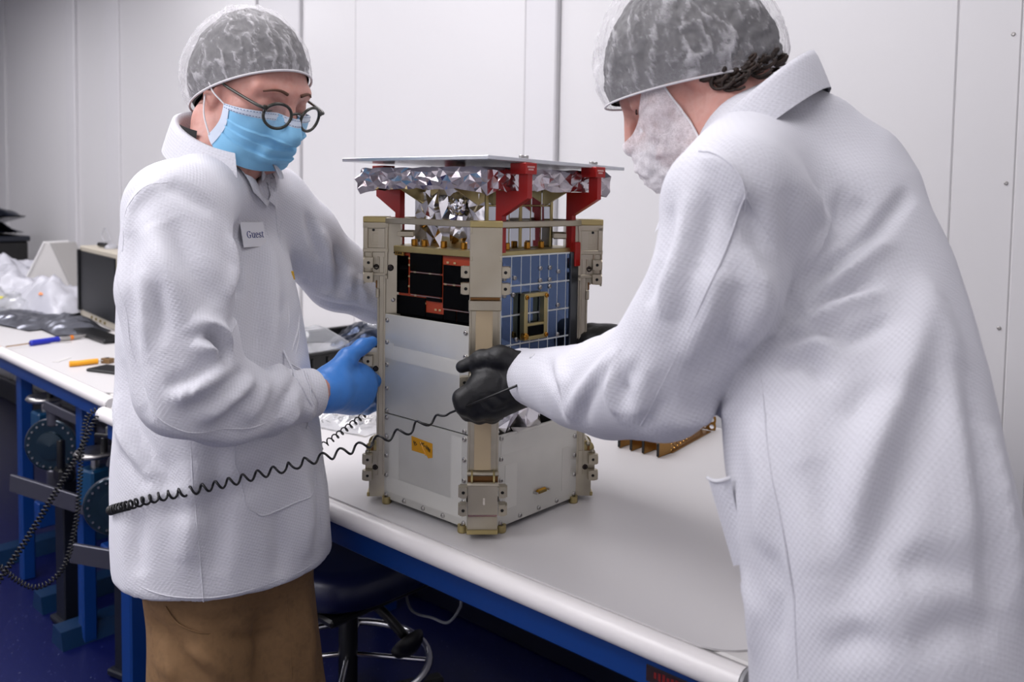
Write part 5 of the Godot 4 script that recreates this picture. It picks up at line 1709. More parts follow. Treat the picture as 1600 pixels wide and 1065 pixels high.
	coat.fold(0.017, 0.013, [Vector3(0.7192, 1.4211, 0.2405), Vector3(0.7171, 1.3863, 0.2067), Vector3(0.714, 1.3379, 0.2346)])
	coat.fold(0.017, -0.0101, [Vector3(0.715, 1.4271, 0.2876), Vector3(0.7178, 1.3873, 0.2831), Vector3(0.7129, 1.3399, 0.2744)])
	coat.fold(0.0187, 0.0159, [Vector3(0.8058, 1.0693, 0.3733), Vector3(0.8201, 1.1694, 0.3272), Vector3(0.8249, 1.2561, 0.2441), Vector3(0.8157, 1.3271, 0.1608)])
	coat.fold(0.0187, -0.013, [Vector3(0.8289, 1.0584, 0.3719), Vector3(0.8435, 1.1503, 0.326), Vector3(0.8452, 1.2341, 0.2486)])
	coat.fold(0.0204, 0.013, [Vector3(0.8282, 1.3081, 0.168), Vector3(0.8718, 1.2113, 0.2367), Vector3(0.9033, 1.0994, 0.2992)])
	coat.fold(0.017, -0.0145, [Vector3(0.855, 1.2547, 0.2018), Vector3(0.8996, 1.1475, 0.2592), Vector3(0.9246, 1.0509, 0.2927)])
	coat.fold(0.0204, 0.0116, [Vector3(0.8887, 1.197, 0.2104), Vector3(0.9139, 1.1236, 0.2472), Vector3(0.9352, 1.0401, 0.2688)])
	coat.fold(0.0204, -0.0101, [Vector3(0.7661, 1.1614, 0.3446), Vector3(0.7996, 1.1122, 0.3617), Vector3(0.8254, 1.0409, 0.3761)])
	coat.fold(0.017, 0.0087, [Vector3(0.7425, 1.2035, 0.3238), Vector3(0.7707, 1.1396, 0.3536), Vector3(0.7886, 1.0643, 0.3747)])
	coat.fold(0.0153, -0.0087, [Vector3(0.7919, 1.199, 0.3191), Vector3(0.8064, 1.2223, 0.2942), Vector3(0.8225, 1.234, 0.2716)])
	coat.fold(0.0153, -0.0087, [Vector3(0.8559, 1.0791, 0.3553), Vector3(0.8765, 1.0909, 0.3359), Vector3(0.9064, 1.0796, 0.3082)])
	coat.fold(0.0119, -0.0087, [Vector3(0.7386, 1.0705, 0.3629), Vector3(0.7565, 1.0341, 0.3704), Vector3(0.7534, 0.9811, 0.3668)])
	coat.fold(0.017, -0.0087, [Vector3(0.8714, 1.0233, 0.3631), Vector3(0.9036, 1.0403, 0.3316), Vector3(0.927, 1.0309, 0.2997)])
	coat.fold(0.0153, 0.0101, [Vector3(0.7016, 1.0238, 0.3334), Vector3(0.7197, 1.0008, 0.3469), Vector3(0.7145, 0.9478, 0.3356)])
	coat.fold(0.017, 0.0101, [Vector3(0.7029, 1.1835, 0.3256), Vector3(0.7272, 1.1283, 0.3503), Vector3(0.7302, 1.067, 0.3592)])
	coat.fold(0.0136, -0.0087, [Vector3(0.8056, 0.9998, 0.381), Vector3(0.8325, 1.0205, 0.3778), Vector3(0.8529, 1.02, 0.3723)])
	coat.fold(0.0102, -0.007, [Vector3(0.5743, 1.2457, 0.365), Vector3(0.5438, 1.222, 0.3631), Vector3(0.5082, 1.1879, 0.344), Vector3(0.4526, 1.1304, 0.2941)])
	coat.fold(0.0119, 0.0087, [Vector3(0.5581, 1.2404, 0.3622), Vector3(0.5252, 1.2146, 0.3556), Vector3(0.4783, 1.1762, 0.3252), Vector3(0.4144, 1.1177, 0.2646)])
	coat.fold(0.0085, -0.0087, [Vector3(0.5633, 1.2357, 0.3645), Vector3(0.5617, 1.2076, 0.3685), Vector3(0.5765, 1.1869, 0.3658)])
	coat.fold(0.011, 0.0087, [Vector3(0.5808, 1.2467, 0.3661), Vector3(0.556, 1.2242, 0.3658), Vector3(0.5483, 1.1965, 0.3661), Vector3(0.5517, 1.1682, 0.3576)])
	coat.fold(0.0102, -0.0061, [Vector3(0.5881, 1.231, 0.3665), Vector3(0.5694, 1.2088, 0.3686), Vector3(0.5579, 1.1775, 0.3631)])
	coat.fold(0.011, 0.007, [Vector3(0.6038, 1.2415, 0.3661), Vector3(0.5884, 1.2115, 0.3661), Vector3(0.5851, 1.1747, 0.3596)])
	coat.fold(0.0119, 0.0078, [Vector3(0.3758, 1.1927, 0.2457), Vector3(0.4372, 1.1778, 0.3019), Vector3(0.4526, 1.1304, 0.2941)])
	coat.fold(0.0102, -0.007, [Vector3(0.327, 1.1836, 0.2139), Vector3(0.3987, 1.1678, 0.2759), Vector3(0.4184, 1.1387, 0.2836)])
	coat.fold(0.0102, -0.0052, [Vector3(0.6132, 1.1996, 0.3538), Vector3(0.5984, 1.1763, 0.3548), Vector3(0.5786, 1.1558, 0.3489)])
	coat.fold(0.017, 0.0116, [Vector3(0.6342, 1.4191, 0.3416), Vector3(0.6289, 1.3521, 0.3614), Vector3(0.6158, 1.2842, 0.3683)])
	coat.fold(0.017, -0.0116, [Vector3(0.6524, 1.4192, 0.3407), Vector3(0.6474, 1.3532, 0.3609), Vector3(0.6338, 1.2724, 0.3655)])
	coat.fold(0.0187, 0.0145, [Vector3(0.6969, 1.3677, 0.3261), Vector3(0.7063, 1.3161, 0.3274), Vector3(0.6809, 1.2607, 0.3296)])
	coat.fold(0.0153, -0.0116, [Vector3(0.686, 1.4131, 0.3284), Vector3(0.6983, 1.3742, 0.3223), Vector3(0.7079, 1.3352, 0.3178)])
	coat.fold(0.017, -0.0116, [Vector3(0.6889, 1.3292, 0.3493), Vector3(0.6758, 1.2755, 0.3482), Vector3(0.6422, 1.2157, 0.3379)])
	coat.fold(0.017, 0.0101, [Vector3(0.677, 1.3416, 0.3545), Vector3(0.6674, 1.2889, 0.3601), Vector3(0.6418, 1.2381, 0.3516)])
	coat.fold(0.0136, -0.0101, [Vector3(0.5979, 1.405, 0.3326), Vector3(0.6053, 1.3505, 0.3547), Vector3(0.5971, 1.2956, 0.3644)])
	coat.fold(0.0119, 0.0101, [Vector3(0.6609, 1.185, 0.3008), Vector3(0.6328, 1.1736, 0.3053), Vector3(0.6131, 1.1691, 0.3393)])
	coat.fold(0.0102, 0.0087, [Vector3(0.6332, 1.4602, 0.3222), Vector3(0.6636, 1.4446, 0.329), Vector3(0.682, 1.4248, 0.3285), Vector3(0.6904, 1.4001, 0.3265)])
	coat.cell = 0.0068
	var coat_mesh := coat.build(Vector3(0.14, 0.83, -0.23), Vector3(1, 1.63, 0.42), 0.0026, 8.0, 14)
	var body := Field.new()
	body.cone(Vector3(0.8258, 0.93, 0.265), Vector3(0.7986, 0.93, 0.1898), 0.06, 0.06, 0.03)
	body.cone(Vector3(0.8122, 0.93, 0.2274), Vector3(0.6227, 1.345, 0.0715), 0.08, 0.075, 0.05)
	body.cone(Vector3(0.6227, 1.345, 0.0715), Vector3(0.5662, 1.4873, 0.0969), 0.07, 0.056, 0.05)
	body.cone(Vector3(0.6396, 1.406, 0.2595), Vector3(0.6376, 1.3148, 0.2954), 0.042, 0.038, 0.02)
	body.cone(Vector3(0.6376, 1.3148, 0.2954), Vector3(0.5658, 1.2045, 0.2945), 0.038, 0.034, 0.02)
	body.cone(Vector3(0.5658, 1.2045, 0.2945), Vector3(0.3988, 1.1683, 0.2152), 0.034, 0.03, 0.015)
	body.cone(Vector3(0.3988, 1.1683, 0.2152), Vector3(0.2317, 1.1321, 0.1358), 0.03, 0.029, 0.015)
	body.cone(Vector3(0.2317, 1.1321, 0.1358), Vector3(0.2162, 1.1298, 0.1499), 0.029, 0.0285, 0.015)
	body.cone(Vector3(0.4871, 1.4517, -0.0312), Vector3(0.4329, 1.3229, -0.0802), 0.042, 0.038, 0.02)
	body.cone(Vector3(0.4329, 1.3229, -0.0802), Vector3(0.3853, 1.2133, -0.1096), 0.038, 0.034, 0.02)
	body.cone(Vector3(0.3853, 1.2133, -0.1096), Vector3(0.3063, 1.1767, -0.13), 0.034, 0.03, 0.015)
	body.cone(Vector3(0.3063, 1.1767, -0.13), Vector3(0.2272, 1.14, -0.1503), 0.03, 0.029, 0.015)
	body.cone(Vector3(0.2272, 1.14, -0.1503), Vector3(0.1981, 1.1412, -0.1579), 0.029, 0.0285, 0.015)
	body.cone(Vector3(0.8411, 0.79, 0.3073), Vector3(0.8411, 0.48, 0.3073), 0.05, 0.045, 0.02)
	body.cone(Vector3(0.8411, 0.48, 0.3073), Vector3(0.8411, 0.09, 0.3073), 0.045, 0.034, 0.02)
	body.cone(Vector3(0.7833, 0.79, 0.1475), Vector3(0.7833, 0.48, 0.1475), 0.05, 0.045, 0.02)
	body.cone(Vector3(0.7833, 0.48, 0.1475), Vector3(0.7833, 0.09, 0.1475), 0.045, 0.034, 0.02)
	body.cell = 0.012
	var flesh := body.build(Vector3(0.11, 0.02, -0.23), Vector3(0.94, 1.6, 0.39))
	var head := Field.new()
	head.ball(Vector3(0.4694, 1.6113, 0.0924), Basis(Vector3(-0.7301, -0.5878, 0.3485), Vector3(-0.4308, 0, -0.9024), Vector3(-0.5304, 0.809, 0.2532)), Vector3(0.098, 0.077, 0.095), 0.02)
	head.ball(Vector3(0.4796, 1.5243, 0.0875), Basis(Vector3(-0.7301, -0.5878, 0.3485), Vector3(-0.4308, 0, -0.9024), Vector3(-0.5304, 0.809, 0.2532)), Vector3(0.064, 0.06, 0.074), 0.035)
	head.cone(Vector3(0.491, 1.4638, 0.0954), Vector3(0.4807, 1.4638, 0.0737), 0.02, 0.02, 0.03)
	head.cone(Vector3(0.4701, 1.5344, 0.142), Vector3(0.4638, 1.5176, 0.135), 0.024, 0.022, 0.025)
	head.cone(Vector3(0.4041, 1.552, 0.1369), Vector3(0.4328, 1.5626, 0.1631), 0.011, 0.01, 0.02)
	head.cone(Vector3(0.5572, 1.5474, 0.117), Vector3(0.5129, 1.471, 0.1104), 0.018, 0.018, 0.03)
	head.cone(Vector3(0.4313, 1.5344, 0.0607), Vector3(0.4328, 1.5176, 0.07), 0.024, 0.022, 0.025)
	head.cone(Vector3(0.3938, 1.552, 0.1152), Vector3(0.3914, 1.5626, 0.0765), 0.011, 0.01, 0.02)
	head.cone(Vector3(0.5055, 1.5474, 0.0087), Vector3(0.4828, 1.471, 0.0473), 0.018, 0.018, 0.03)
	head.carve(Vector3(0.4107, 1.5225, 0.1581), Vector3(0.4159, 1.526, 0.1578), 0.017, 0.017, 0.012)
	head.carve(Vector3(0.3814, 1.5225, 0.0968), Vector3(0.3849, 1.526, 0.0929), 0.017, 0.017, 0.012)
	head.ball(Vector3(0.4343, 1.5419, 0.1457), Basis(Vector3(-0.7301, -0.5878, 0.3485), Vector3(-0.4308, 0, -0.9024), Vector3(-0.5304, 0.809, 0.2532)), Vector3(0.0155, 0.0165, 0.0145), 0.004)
	head.ball(Vector3(0.4059, 1.5419, 0.0862), Basis(Vector3(-0.7301, -0.5878, 0.3485), Vector3(-0.4308, 0, -0.9024), Vector3(-0.5304, 0.809, 0.2532)), Vector3(0.0155, 0.0165, 0.0145), 0.004)
	head.cone(Vector3(0.402, 1.5372, 0.1246), Vector3(0.4067, 1.4841, 0.1224), 0.0085, 0.0115, 0.012)
	head.cone(Vector3(0.4278, 1.492, 0.1255), Vector3(0.4232, 1.4869, 0.1244), 0.0085, 0.0085, 0.008)
	head.cone(Vector3(0.4175, 1.492, 0.1039), Vector3(0.4155, 1.4869, 0.1082), 0.0085, 0.0085, 0.008)
	head.cone(Vector3(0.4534, 1.4703, 0.1222), Vector3(0.4361, 1.4703, 0.0861), 0.008, 0.008, 0.008)
	head.cone(Vector3(0.4606, 1.4623, 0.1154), Vector3(0.446, 1.4623, 0.0848), 0.009, 0.009, 0.006)
	head.ball(Vector3(0.5215, 1.5805, 0.1496), Basis(Vector3(-0.7301, -0.5878, 0.3485), Vector3(-0.4308, 0, -0.9024), Vector3(-0.5304, 0.809, 0.2532)), Vector3(0.022, 0.009, 0.029), 0.006)
	head.carve(Vector3(0.5237, 1.5782, 0.1618), Vector3(0.5154, 1.5895, 0.1635), 0.007, 0.008, 0.006)
	head.ball(Vector3(0.4577, 1.5805, 0.016), Basis(Vector3(-0.7301, -0.5878, 0.3485), Vector3(-0.4308, 0, -0.9024), Vector3(-0.5304, 0.809, 0.2532)), Vector3(0.022, 0.009, 0.029), 0.006)
	head.carve(Vector3(0.4496, 1.5782, 0.0066), Vector3(0.4431, 1.5895, 0.0119), 0.007, 0.008, 0.006)
	head.cone(Vector3(0.5261, 1.5555, 0.0654), Vector3(0.5696, 1.4881, 0.0802), 0.058, 0.062, 0.03)
	head.cone(Vector3(0.5168, 1.5357, 0.0698), Vector3(0.5624, 1.4715, 0.115), 0.056, 0.06, 0.03)
	head.cell = 0.0038
	flesh.add(head.build(Vector3(0.32, 1.37, -0.05), Vector3(0.67, 1.75, 0.21)))
	part("body", flesh.mesh(), skin(), t)
	var lab := part("lab_coat", coat_mesh.mesh(), cloth, t)
	var thread := mat("coat_thread", Color(0.86, 0.86, 0.875), 0.8)
	for s in [[Vector3(0.6882, 1.2435, 0.2925), Vector3(0.7213, 1.1755, 0.3342), Vector3(0.7522, 1.0999, 0.3634), Vector3(0.7698, 1.0337, 0.3746), Vector3(0.7777, 0.9622, 0.3752)], [Vector3(0.6244, 1.4633, 0.3177), Vector3(0.6584, 1.4514, 0.3265), Vector3(0.6802, 1.4301, 0.3279), Vector3(0.6873, 1.4, 0.3289)], [Vector3(0.6859, 1.4197, 0.3273), Vector3(0.6745, 1.3543, 0.3507), Vector3(0.6478, 1.2806, 0.3642), Vector3(0.6079, 1.2065, 0.3585), Vector3(0.5803, 1.1595, 0.3516)], [Vector3(0.679, 1.2423, 0.2931), Vector3(0.7126, 1.3083, 0.3036), Vector3(0.7131, 1.3342, 0.2931), Vector3(0.7062, 1.3742, 0.3097), Vector3(0.6865, 1.4131, 0.3281)]]:
		seam(coat, s, 0.0011, cloth, lab)
	cuff([Vector3(0.2317, 1.1321, 0.1358), Vector3(0.2131, 1.1302, 0.1286)], 0.043, cloth, lab)
	part("snap", sh().cyl(0.0052, 0.003, along(coat.lift(Vector3(0.2850, 1.1785, 0.1899), -0.001), coat.lift(Vector3(0.2850, 1.1785, 0.1899), 0.02)), 16, 0.001).mesh(), mat("snap_white", Color(0.80, 0.80, 0.82), 0.3), lab)
	# open side pocket
	var q := [Vector3(0.6486, 1.1123, 0.3217), Vector3(0.6805, 1.1223, 0.3326), Vector3(0.7041, 1.0396, 0.3381), Vector3(0.6808, 1.0241, 0.3199)]
	var pr := []
	for i in 9:
		var r := PackedVector3Array()
		for j in 9:
			var u := j / 8.0
			var v := i / 8.0
			var p: Vector3 = (q[0] as Vector3).lerp(q[1], u).lerp((q[3] as Vector3).lerp(q[2], u), v)
			r.append(p + Vector3(0.3401, -0.0000, 0.9404) * (0.012 * sin(u * PI) * (1.0 - v)))
		pr.append(r)
	pr.reverse()
	part("pocket", sh().grid(pr).mesh(), cloth, lab)
	part("pocket_hem", sh().tube(pr[8], 0.0022, 6).mesh(), thread, lab)
	collar(t, lab, cloth, Vector3(0.5699, 1.5008, 0.0925), Vector3(-0.8022, -0.5219, 0.2901), 0.0, 0.078, 0.115, 0.058, 2)
	var trousers := Field.new()
	trousers.cone(Vector3(0.8411, 0.85, 0.3073), Vector3(0.8411, 0.48, 0.3073), 0.098, 0.08, 0.03)
	trousers.cone(Vector3(0.8411, 0.48, 0.3073), Vector3(0.8411, 0.07, 0.3073), 0.08, 0.068, 0.03)
	trousers.cone(Vector3(0.7833, 0.85, 0.1475), Vector3(0.7833, 0.48, 0.1475), 0.098, 0.08, 0.03)
	trousers.cone(Vector3(0.7833, 0.48, 0.1475), Vector3(0.7833, 0.07, 0.1475), 0.08, 0.068, 0.03)
	trousers.cone(Vector3(0.8258, 0.93, 0.265), Vector3(0.7986, 0.93, 0.1898), 0.1, 0.1, 0.04)
	trousers.plane(Vector3(0, 1, 0), 1, 0.004)
	trousers.plane(Vector3(0, -1, 0), -0.045, 0.004)
	trousers.cell = 0.010
	part("trousers", trousers.build(Vector3(0.65, -0.01, 0.01), Vector3(0.97, 1.03, 0.45), 0.005, 7.0, 9).mesh(), mat("dark_trousers", Color(0.08, 0.085, 0.11), 0.8), t)
	for s in [[Vector3(0.8411, 0, 0.3073), Vector3(-0.9404, 0, 0.3401)], [Vector3(0.7833, 0, 0.1475), Vector3(-0.9404, 0, 0.3401)]]:
		shoe(s[0], s[1], mat("shoe_black", Color(0.03, 0.03, 0.03), 0.5), t)
	var black := rubber("black_nitrile", Color(0.035, 0.035, 0.04), 0.5)
	if true:
		var glove := Field.new()
		glove.cone(Vector3(0.2299, 1.1295, 0.1336), Vector3(0.2155, 1.1272, 0.1535), 0.0345, 0.036, 0.012, Vector3(-0.6673, -0.2142, -0.7133), 0.25)
		glove.cone(Vector3(0.2162, 1.1254, 0.1543), Vector3(0.1958, 1.1149, 0.1788), 0.038, 0.04, 0.02, Vector3(-0.6673, -0.2142, -0.7133), 0.7)
		glove.cone(Vector3(0.2134, 1.1118, 0.1538), Vector3(0.1934, 1.0974, 0.173), 0.03, 0.032, 0.02, Vector3(-0.6673, -0.2142, -0.7133), 0.5)
		glove.cone(Vector3(0.2224, 1.1537, 0.1559), Vector3(0.2076, 1.1651, 0.1751), 0.021, 0.0165, 0.01)
		glove.cone(Vector3(0.2076, 1.1651, 0.1751), Vector3(0.1789, 1.1598, 0.1878), 0.0165, 0.0125, 0.01)
		glove.cone(Vector3(0.1789, 1.1598, 0.1878), Vector3(0.1489, 1.1441, 0.1998), 0.0125, 0.01, 0.01)
		glove.cone(Vector3(0.1926, 1.1297, 0.1873), Vector3(0.1612, 1.0983, 0.2112), 0.016, 0.0142, 0.007)
		glove.cone(Vector3(0.1612, 1.0983, 0.2112), Vector3(0.1437, 1.0789, 0.1921), 0.0142, 0.0118, 0.007)
		glove.cone(Vector3(0.1437, 1.0789, 0.1921), Vector3(0.1405, 1.0722, 0.1686), 0.0118, 0.01, 0.007)
		glove.cone(Vector3(0.1933, 1.1159, 0.1877), Vector3(0.1655, 1.0865, 0.2083), 0.016, 0.0142, 0.007)
		glove.cone(Vector3(0.1655, 1.0865, 0.2083), Vector3(0.1531, 1.0696, 0.1885), 0.0142, 0.0118, 0.007)
		glove.cone(Vector3(0.1531, 1.0696, 0.1885), Vector3(0.1493, 1.0641, 0.1613), 0.0118, 0.01, 0.007)
		glove.cone(Vector3(0.1964, 1.1014, 0.1821), Vector3(0.1764, 1.0778, 0.1938), 0.016, 0.0142, 0.007)
		glove.cone(Vector3(0.1764, 1.0778, 0.1938), Vector3(0.1633, 1.0638, 0.1743), 0.0142, 0.0118, 0.007)
		glove.cone(Vector3(0.1633, 1.0638, 0.1743), Vector3(0.1582, 1.0595, 0.1497), 0.0118, 0.01, 0.007)
		glove.cone(Vector3(0.2016, 1.0923, 0.17), Vector3(0.1881, 1.0752, 0.1727), 0.016, 0.0142, 0.007)
		glove.cone(Vector3(0.1881, 1.0752, 0.1727), Vector3(0.1764, 1.0642, 0.1572), 0.0142, 0.0118, 0.007)
		glove.cone(Vector3(0.1764, 1.0642, 0.1572), Vector3(0.1718, 1.0618, 0.1372), 0.0118, 0.01, 0.007)
		glove.fold(0.003, -0.0015, [Vector3(0.229, 1.1721, 0.1681), Vector3(0.2323, 1.1409, 0.1755), Vector3(0.2353, 1.1016, 0.1734)])
		glove.fold(0.003, -0.0015, [Vector3(0.2315, 1.1716, 0.162), Vector3(0.2368, 1.1411, 0.1717), Vector3(0.2389, 1.1015, 0.1687)])
		glove.fold(0.003, -0.0015, [Vector3(0.2338, 1.1711, 0.1557), Vector3(0.2406, 1.141, 0.1671), Vector3(0.2422, 1.1012, 0.1636)])
		glove.fold(0.004, -0.002, [Vector3(0.1984, 1.1009, 0.207), Vector3(0.2113, 1.0862, 0.1947), Vector3(0.2319, 1.0942, 0.1739)])
		glove.fold(0.004, -0.002, [Vector3(0.2091, 1.1114, 0.1999), Vector3(0.226, 1.0965, 0.182), Vector3(0.2428, 1.1044, 0.1644)])
		glove.fold(0.004, -0.0015, [Vector3(0.2101, 1.1492, 0.1875), Vector3(0.2212, 1.1357, 0.1849), Vector3(0.2221, 1.1167, 0.1884)])
		glove.cell = 0.0028
		part("glove", glove.build(Vector3(0.08, 1.01, 0.07), Vector3(0.31, 1.24, 0.27), 0.0007, 40.0).mesh(), black, t)
	if true:
		var glove := Field.new()
		glove.cone(Vector3(0.2271, 1.1423, -0.1504), Vector3(0.1837, 1.1425, -0.1518), 0.034, 0.033, 0.01)
		glove.cone(Vector3(0.1837, 1.1425, -0.1518), Vector3(0.1443, 1.1394, -0.1458), 0.034, 0.04, 0.02, Vector3(0.6684, 0, 0.7438), 0.4)
		glove.cone(Vector3(0.1773, 1.1549, -0.1403), Vector3(0.1526, 1.1513, -0.1245), 0.018, 0.0135, 0.012)
		glove.cone(Vector3(0.1526, 1.1513, -0.1245), Vector3(0.1372, 1.1456, -0.1157), 0.0135, 0.0105, 0.012)
		glove.cone(Vector3(0.1424, 1.1425, -0.1483), Vector3(0.1153, 1.1369, -0.1465), 0.0135, 0.0125, 0.008)
		glove.cone(Vector3(0.1153, 1.1369, -0.1465), Vector3(0.0926, 1.1336, -0.1501), 0.0125, 0.0105, 0.008)
		glove.cone(Vector3(0.0926, 1.1336, -0.1501), Vector3(0.0792, 1.1318, -0.1513), 0.0105, 0.009, 0.008)
		glove.cone(Vector3(0.1429, 1.1317, -0.148), Vector3(0.1159, 1.126, -0.1461), 0.0135, 0.0125, 0.008)
		glove.cone(Vector3(0.1159, 1.126, -0.1461), Vector3(0.0932, 1.1226, -0.1497), 0.0125, 0.0105, 0.008)
		glove.cone(Vector3(0.0932, 1.1226, -0.1497), Vector3(0.0798, 1.1207, -0.151), 0.0105, 0.009, 0.008)
		glove.cone(Vector3(0.1434, 1.121, -0.1476), Vector3(0.1164, 1.1151, -0.1458), 0.0135, 0.0125, 0.008)
		glove.cone(Vector3(0.1164, 1.1151, -0.1458), Vector3(0.0937, 1.1116, -0.1494), 0.0125, 0.0105, 0.008)
		glove.cone(Vector3(0.0937, 1.1116, -0.1494), Vector3(0.0803, 1.1097, -0.1506), 0.0105, 0.009, 0.008)
		glove.cone(Vector3(0.144, 1.1102, -0.1473), Vector3(0.117, 1.1043, -0.1454), 0.0135, 0.0125, 0.008)
		glove.cone(Vector3(0.117, 1.1043, -0.1454), Vector3(0.0943, 1.1006, -0.149), 0.0125, 0.0105, 0.008)
		glove.cone(Vector3(0.0943, 1.1006, -0.149), Vector3(0.0809, 1.0986, -0.1502), 0.0105, 0.009, 0.008)
		glove.cell = 0.0035
		part("glove", glove.build(Vector3(0.02, 1.04, -0.23), Vector3(0.31, 1.24, -0.06)).mesh(), black, t)

	var h := Transform3D(Basis(Vector3(-0.4308, 0, -0.9024), Vector3(-0.5304, 0.809, 0.2532), Vector3(0.7301, 0.5878, -0.3485)), Vector3(0.4777, 1.5783, 0.0885))
	var fw := Vector3(0, 0, -1)
	var dark := hair_mat("hair_dark", Color(0.25, 0.165, 0.11))
	part("hair", sh().grid(dome(h, Vector3(0, -0.012, -0.004), Vector3(0, 1, 0.45), fw, 0.116, 0.0885, 0.150, 0.0, 0.11, 0.006, 61), true).mesh(), hair_mat("hair_greyed", Color(0.11, 0.10, 0.095)), t)
	var ply := PackedColorArray()
	ply.resize(85 * 300)
	var net := dome(h, Vector3(0, -0.014, -0.007), Vector3(0, 1, 0.45), fw, 0.123, 0.0935, 0.176, -0.006, 0.19, 0.006, 27, ply)
	var cloth2 := sh().grid(net, true)
	cloth2.col = ply
	var cap := part("hair_net", cloth2.mesh(), gauze("cap_gauze"), t)
	var edge: PackedVector3Array = net[0].duplicate()
	edge.append(edge[0])
	part("elastic_edge", sh().tube(edge, 0.0016, 6).mesh(), mat("elastic_white", Color.WHITE), cap)
	# curls that have slipped out of the net at the nape and over the ear
	var r2 := RandomNumberGenerator.new()
	r2.seed = 5
	for k in 34:
		var f := k / 33.0
		var base := Vector3(-0.081 + 0.05 * pow(f, 2.0), -0.026 - 0.012 * f + r2.randf_range(-0.010, 0.010), 0.016 + 0.078 * f + r2.randf_range(-0.008, 0.008))
		var pts := []
		var turn := r2.randf_range(0.0, TAU)
		var rad := r2.randf_range(0.007, 0.012)
		var long_ := r2.randf_range(0.022, 0.036)
		var dir := Vector3(-0.25, -0.7, 0.35 + 0.4 * f).normalized()
		for i in 11:
			var u := i / 10.0
			pts.append(h * (base + dir * (u * long_) + Vector3(-0.4 * cos(turn + u * 9.0), 0.5 * sin(turn + u * 9.0), 0.9 * cos(turn + u * 9.0)) * rad * (0.5 + 0.5 * u)))
		part("curl", sh().tube(smooth_path(pts, 4), r2.randf_range(0.0032, 0.0052), 8, 0.0016).mesh(), dark, t)
	veil(h, t, head)
	for s in [-1.0, 1.0]:
		var brow := PackedVector3Array()
		for k in 9:
			var u := k / 8.0
			brow.append(h * Vector3(s * (0.014 + 0.036 * u), 0.0335 + 0.006 * sin(u * PI) - 0.004 * u, -(0.0985 - 0.017 * u * u)))
		part("eyebrow", sh().tube(brow, 0.0045, 6, 0.002).mesh(), mat("brow_dark", Color(0.10, 0.07, 0.055), 0.8), t)
		var lash := PackedVector3Array()
		for k in 7:
			var u := k / 6.0 * 2.0 - 1.0
			lash.append(h * Vector3(s * 0.033 + u * 0.012, 0.002 - 0.003 * (1.0 - u * u), -(0.0868 - 0.004 * u * u)))
		part("eyelashes", sh().tube(lash, 0.0008, 5).mesh(), mat("brow_dark", Color.WHITE), t)


func veil(h: Transform3D, t: Node3D, face: Field) -> void:
	# loose, crumpled white face veil with a string from its upper corner to the ear
	var n := FastNoiseLite.new()
	n.seed = 12
	n.frequency = 26.0
	n.fractal_type = FastNoiseLite.FRACTAL_RIDGED
	n.fractal_octaves = 3
	var soft := FastNoiseLite.new()
	soft.seed = 15
	soft.frequency = 13.0
	var rows := []
	for i in 49:
		var v := i / 48.0
		var r := PackedVector3Array()
		for j in 61:
			var u := j / 60.0 * 2.0 - 1.0
			var a := u * 1.28
			var nose := exp(-pow(u / 0.25, 2.0)) * (1.0 - v) * 0.016
			var belly := pow(sin(clampf(v, 0.0, 1.0) * PI * 0.62), 1.2) * 0.036
			var side_pinch := 1.0 - 0.25 * pow(absf(u), 4.0) * (1.0 - v)
			var y := lerpf(-0.020, -0.132, v) + 0.060 * u * u * (1.0 - v) + 0.030 * pow(absf(u), 3.0) * v
			var f := -0.004 + (0.106 + nose + belly - 0.035 * v * v) * cos(a)
			var x := sin(a) * (0.070 + belly * 0.35) * side_pinch
			var p := Vector3(x, y, -f)
			var k := sin(v * PI) * 0.7 + 0.3
			p += Vector3(sin(a), 0, -cos(a)) * (n.get_noise_3d(p.x, p.y * 0.8, p.z) * 0.007 + soft.get_noise_3dv(p) * 0.010) * k
			r.append(push(face, h * p, (h.basis * Vector3(sin(a), 0, -cos(a))).normalized(), 0.0025))
		rows.append(r)
	rows.reverse()
	var sheet := sh().grid(rows)
	for i in 49:
		for j in 61:
			var q: Vector3 = h.affine_inverse() * rows[i][j]
			sheet.col.append(Color(1, 0.985, 0.99, clampf(0.95 + 0.4 * n.get_noise_3d(q.x, q.y * 0.8, q.z), 0.7, 1.0)))
	var m := part("face_veil", sheet.mesh(), gauze("cap_gauze"), t)
	for s in [0, 60]:
		var path := PackedVector3Array()
		for i in range(0, 49, 2):
			path.append(rows[i][s])
		part("veil_edge", sh().tube(path, 0.0016, 6).mesh(), mat("loop_white", Color(0.86, 0.85, 0.86), 0.8), m)
		var a: Vector3 = rows[48][s]
		var b := h * Vector3((1.0 if s == 60 else -1.0) * 0.083, 0.028, 0.010)
		part("veil_string", sh().tube(smooth_path([a, (a + b) * 0.5 + h.basis * Vector3((0.004 if s == 60 else -0.004), 0, 0), b], 6), 0.0013, 6).mesh(), mat("loop_white", Color.WHITE), m)


